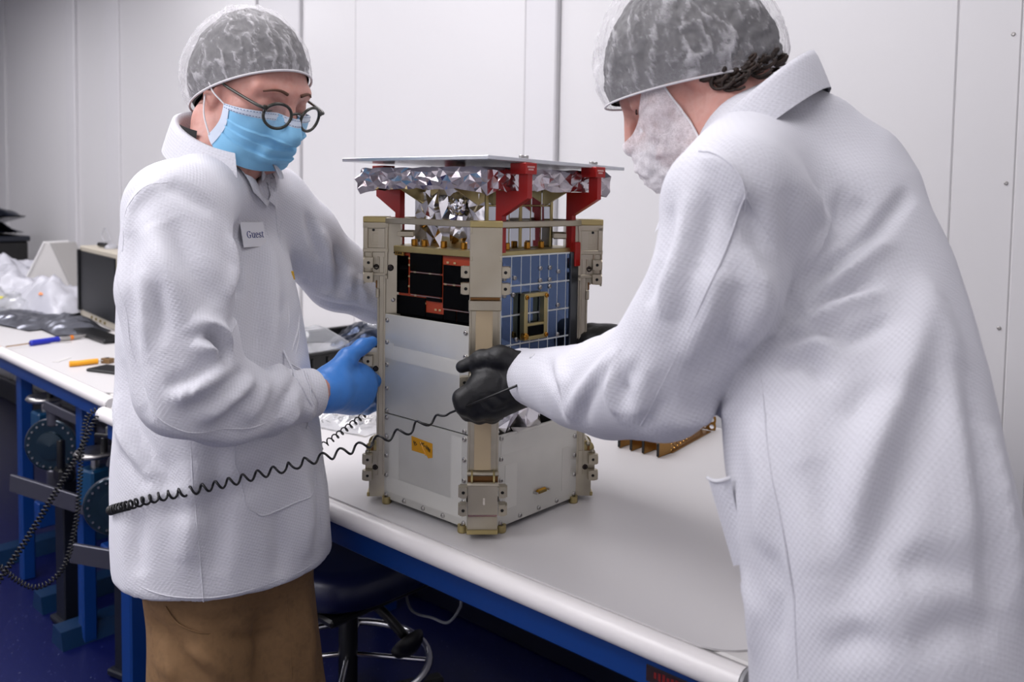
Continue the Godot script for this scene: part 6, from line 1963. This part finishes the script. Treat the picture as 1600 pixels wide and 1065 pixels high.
# ---------------------------------------------------------------- cords
func coil(path: PackedVector3Array, r0: float, r1: float, pitch0: float, pitch1: float, wire: float, curve := 1.0, straight_from := 2.0) -> ArrayMesh:
	var total := 0.0
	for i in path.size() - 1:
		total += path[i].distance_to(path[i + 1])
	var pts := PackedVector3Array()
	var phase := 0.0
	var s := 0.0
	var i := 0
	var acc := 0.0
	var up := Vector3.UP
	while s < total and i < path.size() - 1:
		var seg := path[i].distance_to(path[i + 1])
		if s > acc + seg:
			acc += seg
			i += 1
			continue
		var d := (path[i + 1] - path[i]).normalized()
		up = (up - d * up.dot(d)).normalized()
		var side := d.cross(up)
		var f := s / total
		var k := pow(f, curve)
		var fade := clampf((straight_from - f) / 0.05, 0.0, 1.0)
		var r := lerpf(r0, r1, k) * fade
		var pitch := lerpf(pitch0, pitch1, k)
		var step := pitch / 13.0 if fade > 0.0 else 0.01
		pts.append(path[i].lerp(path[i + 1], (s - acc) / seg) + up * (cos(phase) * r) + side * (sin(phase) * r))
		phase += TAU * step / pitch
		s += step
	pts.append(path[-1])
	return sh().tube(pts, wire, 6).mesh()


func cords() -> void:
	var rubber_ := mat("cord_black", Color(0.025, 0.025, 0.028), 0.35)
	var p := smooth_path([Vector3(-0.2214, 0.9216, 0.5873), Vector3(-0.1988, 0.9307, 0.5882), Vector3(-0.1634, 0.9439, 0.5816), Vector3(-0.1266, 0.9583, 0.5599), Vector3(-0.0913, 0.9684, 0.5231), Vector3(-0.0667, 0.9758, 0.4852), Vector3(-0.0416, 0.9852, 0.4466), Vector3(-0.021, 0.9926, 0.4153), Vector3(0.0103, 1.0057, 0.3851), Vector3(0.0371, 1.0162, 0.3332), Vector3(0.0613, 1.0302, 0.2835), Vector3(0.0868, 1.0425, 0.2528), Vector3(0.0976, 1.0508, 0.2425), Vector3(0.1362, 1.0707, 0.217), Vector3(0.2095, 1.1047, 0.2185), Vector3(0.2649, 1.1332, 0.2002)], 10)
	tag(part("coiled_cord", coil(p, 0.0060, 0.0068, 0.0046, 0.043, 0.0019, 0.75, 0.80), rubber_), "black coiled cord stretched across the left person's coat to the black glove", "cord")
	p = smooth_path([Vector3(-0.1826, 0.9523, 0.2327), Vector3(-0.1808, 0.9644, 0.2031), Vector3(-0.1894, 0.9788, 0.1559), Vector3(-0.1979, 0.9944, 0.1084), Vector3(-0.207, 1.0113, 0.0614), Vector3(-0.2121, 1.0285, 0.0377)], 10)
	tag(part("coiled_cord", coil(p, 0.0055, 0.0055, 0.0125, 0.0135, 0.0013), rubber_), "thin black coiled cord hanging between the left person's coat and the satellite's left edge", "cord")
	p = smooth_path([Vector3(-1.1742, 0.8384, 0.1899), Vector3(-1.157, 0.8185, 0.2299), Vector3(-1.1453, 0.7365, 0.2797), Vector3(-1.1408, 0.6577, 0.3358), Vector3(-1.124, 0.5653, 0.4086), Vector3(-1.11, 0.4794, 0.4836)], 10)
	tag(part("coiled_cord", coil(p, 0.0068, 0.0068, 0.0095, 0.0095, 0.0021), rubber_), "straight-pulled black coiled cord running from the bench end down to the lower left", "cord")
	p = smooth_path([Vector3(-1.187, 0.8392, 0.1878), Vector3(-1.2109, 0.8243, 0.224), Vector3(-1.219, 0.737, 0.2381), Vector3(-1.1984, 0.6433, 0.2539), Vector3(-1.1802, 0.5514, 0.2718), Vector3(-1.1742, 0.461, 0.3003), Vector3(-1.1801, 0.4239, 0.3355), Vector3(-1.2, 0.4133, 0.3677), Vector3(-1.2225, 0.4364, 0.3996), Vector3(-1.243, 0.4722, 0.4286), Vector3(-1.2628, 0.4997, 0.4577)], 10)
	tag(part("coiled_cord", coil(p, 0.0058, 0.0058, 0.0090, 0.0090, 0.0019), rubber_), "slack black coiled cord sagging in a loop above the dark floor", "cord")


# ---------------------------------------------------------------- things on the benches
func bag_mesh(w: float, d: float, h: float, seed_: int, crease := 0.012, res := 0.010, flat := false) -> ArrayMesh:
	# a crumpled pouch lying on y = 0
	var n := FastNoiseLite.new()
	n.seed = seed_
	n.frequency = 9.0
	n.fractal_type = FastNoiseLite.FRACTAL_RIDGED
	n.fractal_octaves = 3
	var soft := FastNoiseLite.new()
	soft.seed = seed_ + 1
	soft.frequency = 5.0
	var rows := []
	var nx := int(w / res)
	var nz := int(d / res)
	for i in nz + 1:
		var r := PackedVector3Array()
		for j in nx + 1:
			var u := 2.0 * j / nx - 1.0
			var v := 1.0 - 2.0 * i / nz
			var x := u * w * 0.5 * (1.0 + 0.05 * soft.get_noise_2d(v * 0.3, 3.0))
			var z := v * d * 0.5 * (1.0 + 0.05 * soft.get_noise_2d(u * 0.3, 9.0))
			var body := (1.0 - pow(absf(u), 3.0)) * (1.0 - pow(absf(v), 3.0))
			var y := h * body * (0.75 + 0.6 * soft.get_noise_2d(x, z)) + (n.get_noise_2d(x, z) * 0.5 + 0.5) * crease * (0.35 + body)
			r.append(Vector3(x, maxf(y, 0.0) + 0.0008, z))
		rows.append(r)
	var s := sh().grid(rows, false, flat)
	s.quad(Vector3(-w / 2, 0, -d / 2), Vector3(w / 2, 0, -d / 2), Vector3(w / 2, 0, d / 2), Vector3(-w / 2, 0, d / 2))
	return s.mesh()


func bench_clutter() -> void:
	var plastic := mat("tray_black", Color(0.02, 0.02, 0.023), 0.35)
	var film := clear_film("clear_bag", Color(0.92, 0.93, 0.95), 0.16)
	var esd := foil_mat("static_film", Color(0.20, 0.23, 0.30), 0.22, 6.0)
	# black tray behind the blue glove
	var tray := thing("tray", "black ribbed plastic tray holding bags, behind the blue glove on the near bench", "tray", Vector3(-1.045, TOP, -0.49))
	part("bottom", slab(Vector3(0.33, 0.006, 0.58), 0.002), plastic, tray, at(0, 0.004, 0))
	for s in [-1.0, 1.0]:
		var w1 := part("wall", slab(Vector3(0.006, 0.118, 0.58), 0.002), plastic, tray, at(s * 0.166, 0.062, 0))
		part("rim", slab(Vector3(0.018, 0.010, 0.60), 0.003), plastic, w1, at(s * 0.004, 0.058, 0))
		for k in 11:
			part("rib", slab(Vector3(0.006, 0.10, 0.006), 0.001), plastic, w1, at(s * 0.005, -0.004, -0.25 + k * 0.05))
		var w2 := part("wall", slab(Vector3(0.33, 0.118, 0.006), 0.002), plastic, tray, at(0, 0.062, s * 0.291))
		part("rim", slab(Vector3(0.35, 0.010, 0.018), 0.003), plastic, w2, at(0, 0.058, s * 0.004))
	var b1 := part("static_bag", bag_mesh(0.30, 0.34, 0.075, 3), esd, null, Transform3D(Basis.from_euler(Vector3(0.10, 0.5, 0.30)), Vector3(-1.03, TOP + 0.075, -0.52)))
	tag(b1, "dark blue-grey anti-static bag bulging out of the black tray", "bag")
	var b2 := part("clear_bag", bag_mesh(0.20, 0.20, 0.07, 8), film, null, Transform3D(Basis.from_euler(Vector3(0.1, 0.2, 0.1)), Vector3(-1.03, TOP + 0.10, -0.32)))
	tag(b2, "clear plastic bag at the near corner of the black tray", "bag")
	var b3 := part("clear_bag", bag_mesh(0.16, 0.18, 0.05, 18), film, null, Transform3D(Basis.from_euler(Vector3(0.3, 0.4, 0.4)), Vector3(-1.0, TOP + 0.155, -0.60)))
	tag(b3, "crinkled clear plastic bag lying on top of the dark bag in the tray", "bag")
	# clear bags of hardware under the blue glove
	for q in [[-0.60, -0.17, 0.24, 0.20, 0.045, 21, 0.2, "clear plastic bag of washers and nuts on the bench below the blue glove"], [-0.50, -0.34, 0.20, 0.18, 0.05, 25, -0.4, "clear plastic bag of hardware half hidden behind the satellite's left edge"]]:
		var bag := thing("hardware_bag", q[7], "bag", Vector3(q[0], TOP, q[1]), q[6])
		part("film", bag_mesh(q[2], q[3], q[4], q[5], 0.016, 0.008), film, bag)
		var washer := sh().lathe(PackedVector2Array([Vector2(0.0032, 0), Vector2(0.0062, 0), Vector2(0.0062, 0.002), Vector2(0.0032, 0.002), Vector2(0.0032, 0)]), Transform3D.IDENTITY, 14).mesh()
		for k in 46:
			part("washer", washer, mat("steel", Color.WHITE) if k % 3 else mat("washer_grey", Color(0.55, 0.55, 0.56), 0.4, 0.6), bag, Transform3D(Basis.from_euler(Vector3(rng.randf_range(-1.2, 1.2), rng.randf() * 3.0, rng.randf_range(-0.8, 0.8))), Vector3(rng.randf_range(-0.06, 0.07), 0.007 + 0.014 * rng.randf(), rng.randf_range(-0.01, 0.065))))
		for k in 3:
			part("yellow_strip", slab(Vector3(0.055, 0.0012, 0.016), 0.0003), mat("label_yellow", Color(0.86, 0.68, 0.05), 0.4), bag, Transform3D(Basis.from_euler(Vector3(0.4, 0.5 * k, 0.1)), Vector3(-0.05 + 0.055 * k, q[4] * 0.75 + 0.012, -0.03)))
	# gold perforated bracket lying on the bench
	var gold := brushed("bracket_gold", Color(0.62, 0.46, 0.22), 0.32)
	var br := thing("gold_bracket", "gold perforated metal bracket with black-edged fins, lying on the bench beyond the right person's sleeve", "bracket", Vector3(0.055, TOP, -0.47))
	for x in [-0.05, -0.018, 0.014, 0.052]:
		var fin_ := part("fin", slab(Vector3(0.005, 0.034, 0.05), 0.001), gold, br, at(x, 0.0175, 0))
		part("edge", slab(Vector3(0.006, 0.030, 0.004), 0.001), plastic, fin_, at(0, 0, 0.026))
		part("stud", sh().cyl(0.004, 0.008, Transform3D(Basis(Vector3.FORWARD, PI / 2), Vector3(-0.010, 0.0, 0.012)), 10).mesh(), gold, fin_)
	for q in [[0.052, 0.0, 0.017, 0.028, 0.034], [-0.018, 0.0, -0.002, 0.027, 0.024]]:
		var a := Vector3(q[0], 0, -0.02)
		var b := Vector3(q[2], 0, -0.25)
		var n := 13
		for k in n:
			var c := a.lerp(b, (k + 0.5) / n)
			for row in 2:
				part("perforated_link", sh().holed((b - a).length() / n, 0.0135, 0.0025, 0.0034, Transform3D.IDENTITY, 8).mesh(), gold, br, at(c.x, 0.008 + row * 0.0135 + 0.012 * k / n, c.z, atan2(-(b - a).z, (b - a).x)))
	part("floor_plate", slab(Vector3(0.07, 0.002, 0.22), 0.0005), gold, br, at(0.01, 0.0015, -0.13, 0.12))
	for q in [[0.0, 0.010], [0.020, 0.010], [0.0, 0.027], [0.020, 0.027], [0.0, 0.044]]:
		part("end_plate", sh().holed(0.020, 0.0175, 0.003, 0.0055, Transform3D.IDENTITY, 12).mesh(), gold, br, at(0.008 + q[0], q[1] + 0.001, -0.253, 0.35))


func far_clutter() -> void:
	var film := clear_film("clear_bag", Color.WHITE, 0.16)
	var esd := foil_mat("static_film_grey", Color(0.62, 0.63, 0.67), 0.30, 5.0)
	var dark := mat("screen_glass", Color(0.035, 0.042, 0.06), 0.42, 0.0, 0.3)
	var beige := mat("monitor_beige", Color(0.70, 0.67, 0.61), 0.5)
	# monitor, seen from its left side
	var m := thing("monitor", "square old monitor with a dark screen and beige edge, left of the person in glasses", "monitor", Vector3(-2.60, TOP, -0.46), -0.153)
	part("case", slab(Vector3(0.62, 0.315, 0.20), 0.006), beige, m, at(0, 0.158, -0.02))
	part("screen", slab(Vector3(0.56, 0.262, 0.012), 0.003), dark, m, at(0.0, 0.163, 0.080))
	part("side_frame", slab(Vector3(0.022, 0.272, 0.022), 0.003), mat("tray_black", Color.WHITE), m, at(-0.290, 0.163, 0.083))
	for k in 4:
		part("button", sh().cyl(0.006, 0.006, Transform3D(Basis(Vector3.RIGHT, PI / 2), Vector3(-0.10 + k * 0.07, 0.016, 0.079)), 10).mesh(), mat("button_olive", Color(0.42, 0.36, 0.12), 0.5), m)
	var ear := thing("earphones", "small grey earphones with thin cable on top of the monitor", "earphones", Vector3(-2.63, TOP + 0.316, -0.44))
	var silver := mat("earphone_grey", Color(0.62, 0.62, 0.64), 0.35)
	part("case", sh().grid(lump(0.03, 0.002, 5), true).mesh(), silver, ear, at(0.02, 0, 0))
	part("tip", sh().cyl(0.010, 0.075, along(Vector3(-0.11, 0.012, 0), Vector3(-0.02, 0.012, 0.0)), 10, 0.003).mesh(), mat("tray_black", Color.WHITE), ear)
	part("cable", sh().tube(smooth_path([Vector3(0.02, 0.02, 0), Vector3(-0.03, 0.07, 0), Vector3(-0.05, 0.085, 0), Vector3(-0.055, 0.05, 0.01), Vector3(0.0, 0.03, 0.02), Vector3(0.06, 0.035, 0.02)], 8), 0.0022, 6).mesh(), silver, ear)

	# dark bins and bags at the far left
	var box := thing("storage_bin", "black storage bin stacked with dark bags at the left edge", "bin", Vector3(-4.63, TOP, -0.56))
	part("body", slab(Vector3(0.52, 0.26, 0.30), 0.008), mat("tray_black", Color.WHITE), box, at(0, 0.13, 0))
	part("lid", slab(Vector3(0.54, 0.03, 0.32), 0.006), mat("dark_steel_blue", Color(0.06, 0.08, 0.13), 0.4), box, at(0, 0.275, 0))
	for q in [[-4.63, 0.29, -0.54, 0.52, 0.30, 0.07, 31, 0.06, "flat dark blue-grey bag on top of the storage bin"], [-4.63, 0.37, -0.54, 0.54, 0.32, 0.06, 33, 0.12, "uppermost dark blue-grey bag on the storage bin"]]:
		tag(part("static_bag", bag_mesh(q[3], q[4], q[5], q[6], 0.03, 0.016), foil_mat("static_film", Color.WHITE, 0.22, 6.0), null, Transform3D(Basis.from_euler(Vector3(0, 0, q[7])), Vector3(q[0], TOP + q[1], q[2]))), q[8], "bag", "dark bags on the storage bin")
	# folded white card wedge
	var card := thing("card_wedge", "white folded card standing like a tent among plastic bags", "box", Vector3(-3.62, TOP, -0.60), 0.35)
	var white := mat("white_card", Color(0.78, 0.77, 0.76), 0.7)
	part("body", sh().prism(PackedVector2Array([Vector2(-0.17, 0.06), Vector2(-0.02, 0.29), Vector2(0.025, 0.285), Vector2(0.20, 0.02), Vector2(0.2, 0.0), Vector2(-0.17, 0.0)]), 0.14).mesh(), white, card)
	part("flap", sh().prism(PackedVector2Array([Vector2(-0.19, 0.05), Vector2(-0.02, 0.297), Vector2(-0.012, 0.292), Vector2(-0.18, 0.045)]), 0.15).mesh(), mat("white_card_edge", Color(0.86, 0.855, 0.85), 0.7), card)
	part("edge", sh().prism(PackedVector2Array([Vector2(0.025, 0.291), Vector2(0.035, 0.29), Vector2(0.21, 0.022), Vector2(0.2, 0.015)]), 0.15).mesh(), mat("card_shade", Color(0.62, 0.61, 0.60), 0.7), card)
	# heap of white and clear bags
	var heap := [[-3.98, -0.50, 0.50, 0.40, 0.16, 41, "large crumpled pale plastic bag at the far left of the far bench"], [-3.50, -0.36, 0.48, 0.30, 0.11, 42, "crumpled white plastic bag in front of the folded card"], [-3.12, -0.42, 0.40, 0.30, 0.12, 43, "crumpled pale bag beside the monitor, with an orange mark"],
		[-3.35, -0.24, 0.55, 0.26, 0.06, 44, "flat clear bag in front of the pale bag heap"]]
	for q in heap:
		var b := thing("plastic_bag", q[6], "bag", Vector3(q[0], TOP, q[1]), rng.randf_range(-0.3, 0.3), "crumpled plastic bags heaped on the far bench")
		var milky := mat("milky_film", Color(0.72, 0.72, 0.75), 0.4)
		part("film", bag_mesh(q[2], q[3], q[4], q[5], 0.05, 0.014), milky if q[5] != 44 else film, b)
		if q[5] == 43:
			part("orange_mark", slab(Vector3(0.02, 0.002, 0.09), 0.0), mat("orange_tape", Color.WHITE), b, Transform3D(Basis.from_euler(Vector3(0.6, 0.5, 0.0)), Vector3(0.02, 0.115, 0.09)))
		if q[5] == 42:
			part("red_tip", sh().grid(lump(0.016, 0, 3), true).mesh(), mat("tip_red", Color(0.75, 0.10, 0.06), 0.4), b, at(-0.08, 0.10, 0.02))
			part("black_scrap", slab(Vector3(0.12, 0.01, 0.03), 0.003), mat("tray_black", Color.WHITE), b, at(-0.12, 0.10, 0.07, 0.2))
			part("red_scrap", slab(Vector3(0.10, 0.01, 0.02), 0.003), mat("scrap_red", Color(0.35, 0.08, 0.08), 0.5), b, at(0.14, 0.105, -0.04, -0.2))
	# grey anti-static bags lying flat
	for q in [[-2.90, -0.19, 0.62, 0.26, 0.020, 51, 0.12, "broad silvery grey anti-static bag lying flat near the front edge of the far bench"], [-2.62, -0.25, 0.50, 0.20, 0.034, 52, -0.08, "smaller silvery grey anti-static bag in front of the monitor"], [-3.35, -0.10, 0.50, 0.24, 0.030, 53, 0.1, "silvery grey anti-static bag at the left edge with a yellow label"]]:
		var b := thing("static_bag", q[7], "bag", Vector3(q[0], TOP, q[1]), q[6], "grey anti-static bags flat on the far bench")
		part("film", bag_mesh(q[2], q[3], q[4], q[5], 0.018, 0.011), esd, b)
		if q[5] == 53:
			part("yellow_label", slab(Vector3(0.26, 0.002, 0.10), 0.0), mat("label_yellow2", Color(0.80, 0.76, 0.16), 0.5), b, Transform3D(Basis.from_euler(Vector3(0.25, 0.1, 0.05)), Vector3(0.02, 0.055, -0.05)))
	var pouch := part("black_pouch", slab(Vector3(0.42, 0.018, 0.08), 0.006), mat("tray_black", Color.WHITE), null, at(-2.30, TOP + 0.0095, -0.235, -0.05))
	tag(pouch, "flat black case under the front edge of the monitor", "case")
	# hand tools and phone
	var sd := thing("torque_screwdriver", "blue and silver torque screwdriver lying on the far bench", "screwdriver", Vector3(-2.2465, 0.8600, -0.0392), 0.0)
	var a := Vector3.ZERO
	var b2 := Vector3(-0.0310, 0.0000, -0.1588)
	var dir := b2.normalized()
	part("handle", sh().cyl(0.0115, 0.11, along(a - dir * 0.055, b2), 14, 0.004).mesh(), mat("tool_blue", Color(0.04, 0.12, 0.62), 0.35), sd)
	part("barrel", sh().cyl(0.0085, 0.085, along(a + dir * 0.055, b2), 14, 0.001).mesh(), mat("steel", Color.WHITE), sd)
	part("amber_ring", sh().cyl(0.0088, 0.012, along(a + dir * 0.095, b2), 14).mesh(), mat("orange_tape", Color.WHITE), sd)
	part("chuck", sh().cyl(0.006, 0.035, along(a + dir * 0.14, b2), 12, 0.002).mesh(), mat("steel", Color.WHITE), sd)
	part("shaft", sh().cyl(0.002, 0.085, along(a - dir * 0.055, a - dir), 8).mesh(), mat("brass", Color.WHITE), sd)
	var hk := thing("yellow_tool", "small pick with a thick yellow handle on the far bench", "tool", Vector3(-1.7507, 0.8600, 0.0205))
	var d2 := Vector3(0.1528, 0.0000, -0.9883)
	part("handle", sh().tube(smooth_path([-d2 * 0.042, -d2 * 0.012 + Vector3(0, -0.001, 0.004), d2 * 0.016, d2 * 0.042], 6), 0.0095, 12, 0.0088).mesh(), mat("tool_yellow", Color(0.88, 0.60, 0.02), 0.4), hk)
	part("shaft", sh().cyl(0.0016, 0.18, along(d2 * 0.04, d2), 8).mesh(), mat("steel", Color.WHITE), hk)
	var chip := thing("small_block", "little tan circuit block beside the yellow pick", "block", Vector3(-1.7402, 0.8500, -0.0497), 0.4)
	part("body", slab(Vector3(0.034, 0.016, 0.024), 0.001), mat("tan_block", Color(0.45, 0.34, 0.20), 0.5), chip, at(0, 0.0085, 0))
	part("dot", sh().cyl(0.006, 0.002, at(0, 0.0165, 0), 10).mesh(), mat("tray_black", Color.WHITE), chip)
	var ph := thing("phone", "dark smartphone lying face up at the front edge of the far bench", "phone", Vector3(-1.5947, 0.8500, -0.0077), 0.35)
	part("body", slab(Vector3(0.15, 0.009, 0.078), 0.003), mat("phone_black", Color(0.05, 0.05, 0.055), 0.35), ph, at(0, 0.005, 0))
	part("screen", slab(Vector3(0.14, 0.001, 0.071), 0.0003), dark, ph, at(0, 0.0098, 0))
	tag(part("tape_scrap", slab(Vector3(0.075, 0.0012, 0.02), 0.0003), mat("white_card", Color.WHITE), null, Transform3D(Basis(Vector3.UP, -0.9), Vector3(-1.8891, 0.8510, 0.0350))), "scrap of white tape on the far bench beside the yellow pick", "tape")
	var pick := sh().tube(PackedVector3Array([Vector3(-2.2609, 0.8520, -0.0117), Vector3(-2.2160, 0.8520, -0.1209)]), 0.002, 6)
	tag(part("dental_pick", pick.mesh(), mat("steel", Color.WHITE)), "thin steel pick lying just in front of the blue screwdriver", "tool")


func under_benches() -> void:
	# stool under the near bench
	var navy := mat("stool_navy", Color(0.01, 0.04, 0.19), 0.4)
	var black := mat("stool_black", Color(0.012, 0.012, 0.014), 0.4)
	var chrome := mat("chrome", Color(0.85, 0.85, 0.86), 0.08, 1.0)
	var s := thing("stool", "dark blue work stool pushed under the near bench", "stool", Vector3(-0.66, 0, -0.20))
	var seat := []
	for k in 8:
		var v := k / 7.0
		var r := PackedVector3Array()
		for j in 48:
			var a := -TAU * j / 48
			var e := Vector2(pow(absf(cos(a)), 0.6) * signf(cos(a)), pow(absf(sin(a)), 0.6) * signf(sin(a)))
			var w: float = [0.02, 0.9, 0.99, 1.0, 0.985, 0.93, 0.8, 0.02][k]
			r.append(Vector3(e.x * 0.235 * w, [0.445, 0.445, 0.46, 0.49, 0.515, 0.53, 0.535, 0.528][k], e.y * 0.235 * w))
		seat.append(r)
	part("seat", sh().grid(seat, true).mesh(), navy, s)
	part("seat_pan", slab(Vector3(0.40, 0.02, 0.40), 0.006), black, s, at(0, 0.437, 0))
	var lever := part("lever", sh().tube(smooth_path([Vector3(0.05, 0.425, 0.05), Vector3(0.14, 0.40, 0.02), Vector3(0.20, 0.33, -0.02)], 6), 0.012, 8).mesh(), black, s)
	part("grip", sh().grid(lump(0.045, 0.003, 9), true).mesh(), black, lever, Transform3D(Basis.from_euler(Vector3(0, 0, -2.2)), Vector3(0.205, 0.32, -0.02)))
	part("column", sh().cyl(0.025, 0.34, at(0, 0.095, 0), 20).mesh(), black, s)
	var ring := PackedVector3Array()
	for k in 49:
		ring.append(Vector3(cos(TAU * k / 48.0) * 0.21, 0.20, sin(TAU * k / 48.0) * 0.21))
	part("foot_ring", sh().tube(ring, 0.011, 10).mesh(), chrome, s)
	for k in 4:
		part("ring_spoke", sh().tube(PackedVector3Array([Vector3(0.02, 0.22, 0), Vector3(0.21, 0.20, 0)]), 0.007, 8).mesh(), chrome, s, at(0, 0, 0, PI * 0.25 + k * PI / 2))
	for k in 5:
		var leg := part("base_arm", sh().box(Vector3(0.26, 0.03, 0.04), at(0.14, 0.085, 0, 0, 0, -0.06), 0.006).mesh(), black, s, at(0, 0, 0, k * TAU / 5))
		part("caster", sh().cyl(0.027, 0.04, Transform3D(Basis(Vector3.RIGHT, PI / 2), Vector3(0.26, 0.0275, -0.02)), 16, 0.004).mesh(), black, leg)
	# pale cable hanging under the near bench
	tag(part("hanging_cable", sh().tube(smooth_path([Vector3(-0.30, 0.765, -0.30), Vector3(-0.2945, 0.4855, -0.25), Vector3(-0.3023, 0.4444, -0.25), Vector3(-0.3406, 0.3969, -0.25), Vector3(-0.3942, 0.3894, -0.25), Vector3(-0.4759, 0.3856, -0.25), Vector3(-0.56, 0.43, -0.30)], 8), 0.0035, 8).mesh(), mat("cable_grey", Color(0.42, 0.43, 0.45), 0.5)), "thin pale grey cable hanging in a loop below the near bench", "cable")
	# steel floor rails
	var teal := mat("rail_teal", Color(0.015, 0.16, 0.30), 0.4)
	for q in [[-2.46, 0.07, 0.95, "blue steel floor rail furthest left under the far bench"], [-1.955, 0.10, 0.85, "blue steel floor rail between the two others on the dark floor"], [-1.665, 0.145, 0.85, "nearest blue steel floor rail, by the near bench leg"]]:
		var r := thing("floor_rail", q[3], "rail", Vector3(q[0], 0, q[1] - q[2] * 0.5), 0.0, "blue steel rails on the floor under the far bench")
		part("bar", sh().prism(PackedVector2Array([Vector2(-0.045, 0), Vector2(0.045, 0), Vector2(0.03, 0.055), Vector2(-0.03, 0.06)]), q[2]).mesh(), teal, r)
	# two valve assemblies on stands: round clear flanges, levers, hand wheels
	valve(Vector3(-1.80, 0, 0.10), 0.60, "left round bolted flange with a steel hand wheel under the far bench", 0.0)
	valve(Vector3(-1.34, 0, 0.10), 0.52, "round clear flange assembly on a grey channel beside the left person's coat", 0.25)
	var clip := thing("ground_clip", "small grey grounding block under the corner of the near bench", "connector", Vector3(-1.17, 0.775, 0.165))
	part("body", slab(Vector3(0.09, 0.022, 0.03), 0.003), mat("clip_grey", Color(0.32, 0.33, 0.32), 0.4), clip, at(0, -0.001, 0))
	part("plug", sh().cyl(0.006, 0.06, along(Vector3(-0.02, -0.012, 0.014), Vector3(-0.1, -0.02, 0.03)), 10, 0.002).mesh(), black, clip)


func valve(p: Vector3, h: float, label: String, turn: float) -> void:
	var t := thing("valve_stand", label, "valve", p, turn, "flange assemblies under the far bench")
	var glass := mat("flange_glass", Color(0.10, 0.17, 0.22), 0.14, 0.35)
	var grey := mat("valve_grey", Color(0.28, 0.28, 0.32), 0.3, 0.4)
	var steel := mat("steel", Color.WHITE)
	var teal := mat("valve_teal", Color(0.02, 0.22, 0.36), 0.4)
	var black := mat("stool_black", Color.WHITE)
	part("stand", slab(Vector3(0.07, h - 0.12, 0.07), 0.004), mat("stand_dark", Color(0.02, 0.04, 0.10), 0.5), t, at(0, (h - 0.12) * 0.5, -0.05))
	part("stand_foot", slab(Vector3(0.10, 0.02, 0.10), 0.004), mat("stand_dark", Color.WHITE), t, at(0, 0.015, -0.05))
	var face := Transform3D(Basis(Vector3(0.743, 0, -0.669), Vector3(0.667, 0, 0.743), Vector3(0, -1, 0)), Vector3(0, h, 0))
	var flange := part("flange", sh().lathe(PackedVector2Array([Vector2(0, 0), Vector2(0.082, 0), Vector2(0.084, 0.003), Vector2(0.084, 0.010), Vector2(0.080, 0.013), Vector2(0.0, 0.013)]), face, 40).mesh(), glass, t)
	part("flange_rim", sh().lathe(PackedVector2Array([Vector2(0.0835, 0.002), Vector2(0.086, 0.004), Vector2(0.086, 0.009), Vector2(0.0835, 0.011)]), face, 40, true).mesh(), grey, flange)
	for k in 20:
		var a := TAU * k / 20
		part("bolt", sh().cyl(0.0032, 0.004, face * Transform3D(Basis.IDENTITY, Vector3(cos(a) * 0.071, 0.013, sin(a) * 0.071)), 6).mesh(), steel, flange)
	part("hub", sh().lathe(PackedVector2Array([Vector2(0, 0.013), Vector2(0.045, 0.013), Vector2(0.043, 0.022), Vector2(0, 0.026)]), face, 30).mesh(), glass, flange)
	part("neck", sh().cyl(0.022, 0.07, at(0, h + 0.06, -0.005), 18, 0.004).mesh(), grey, t)
	part("neck", sh().cyl(0.024, 0.085, at(0, h - 0.165, -0.005), 18, 0.004).mesh(), grey, t)
	var arm := part("lever_arm", sh().box(Vector3(0.24, 0.03, 0.012), at(0.10, h + 0.095, -0.03, 0.5, 0, -0.32), 0.003).mesh(), grey, t)
	part("handle", sh().tube(PackedVector3Array([Vector3(0.12, h - 0.045, 0.02), Vector3(0.12, h + 0.04, 0.02)]), 0.012, 10).mesh(), black, arm)
	part("channel", slab(Vector3(0.36, 0.055, 0.012), 0.002), grey, t, at(0.12, h - 0.13, 0.04, 0.4, 0, -0.12))
	var box := part("gear_box", slab(Vector3(0.07, 0.11, 0.07), 0.006), teal, t, at(-0.115, h + 0.03, -0.02))
	part("shaft", sh().cyl(0.012, 0.04, at(0, 0.055, 0), 12).mesh(), steel, box)
	part("hand_wheel", sh().lathe(PackedVector2Array([Vector2(0.0, 0.095), Vector2(0.04, 0.093), Vector2(0.052, 0.089), Vector2(0.058, 0.097), Vector2(0.052, 0.106), Vector2(0.03, 0.103), Vector2(0, 0.108)]), Transform3D.IDENTITY, 28, true).mesh(), steel, box)
	part("knob", sh().cyl(0.010, 0.05, at(0.042, 0.10, 0), 12, 0.003).mesh(), black, box)
	part("black_clamp", slab(Vector3(0.06, 0.05, 0.05), 0.01), black, t, at(0.09, h - 0.075, 0.0))
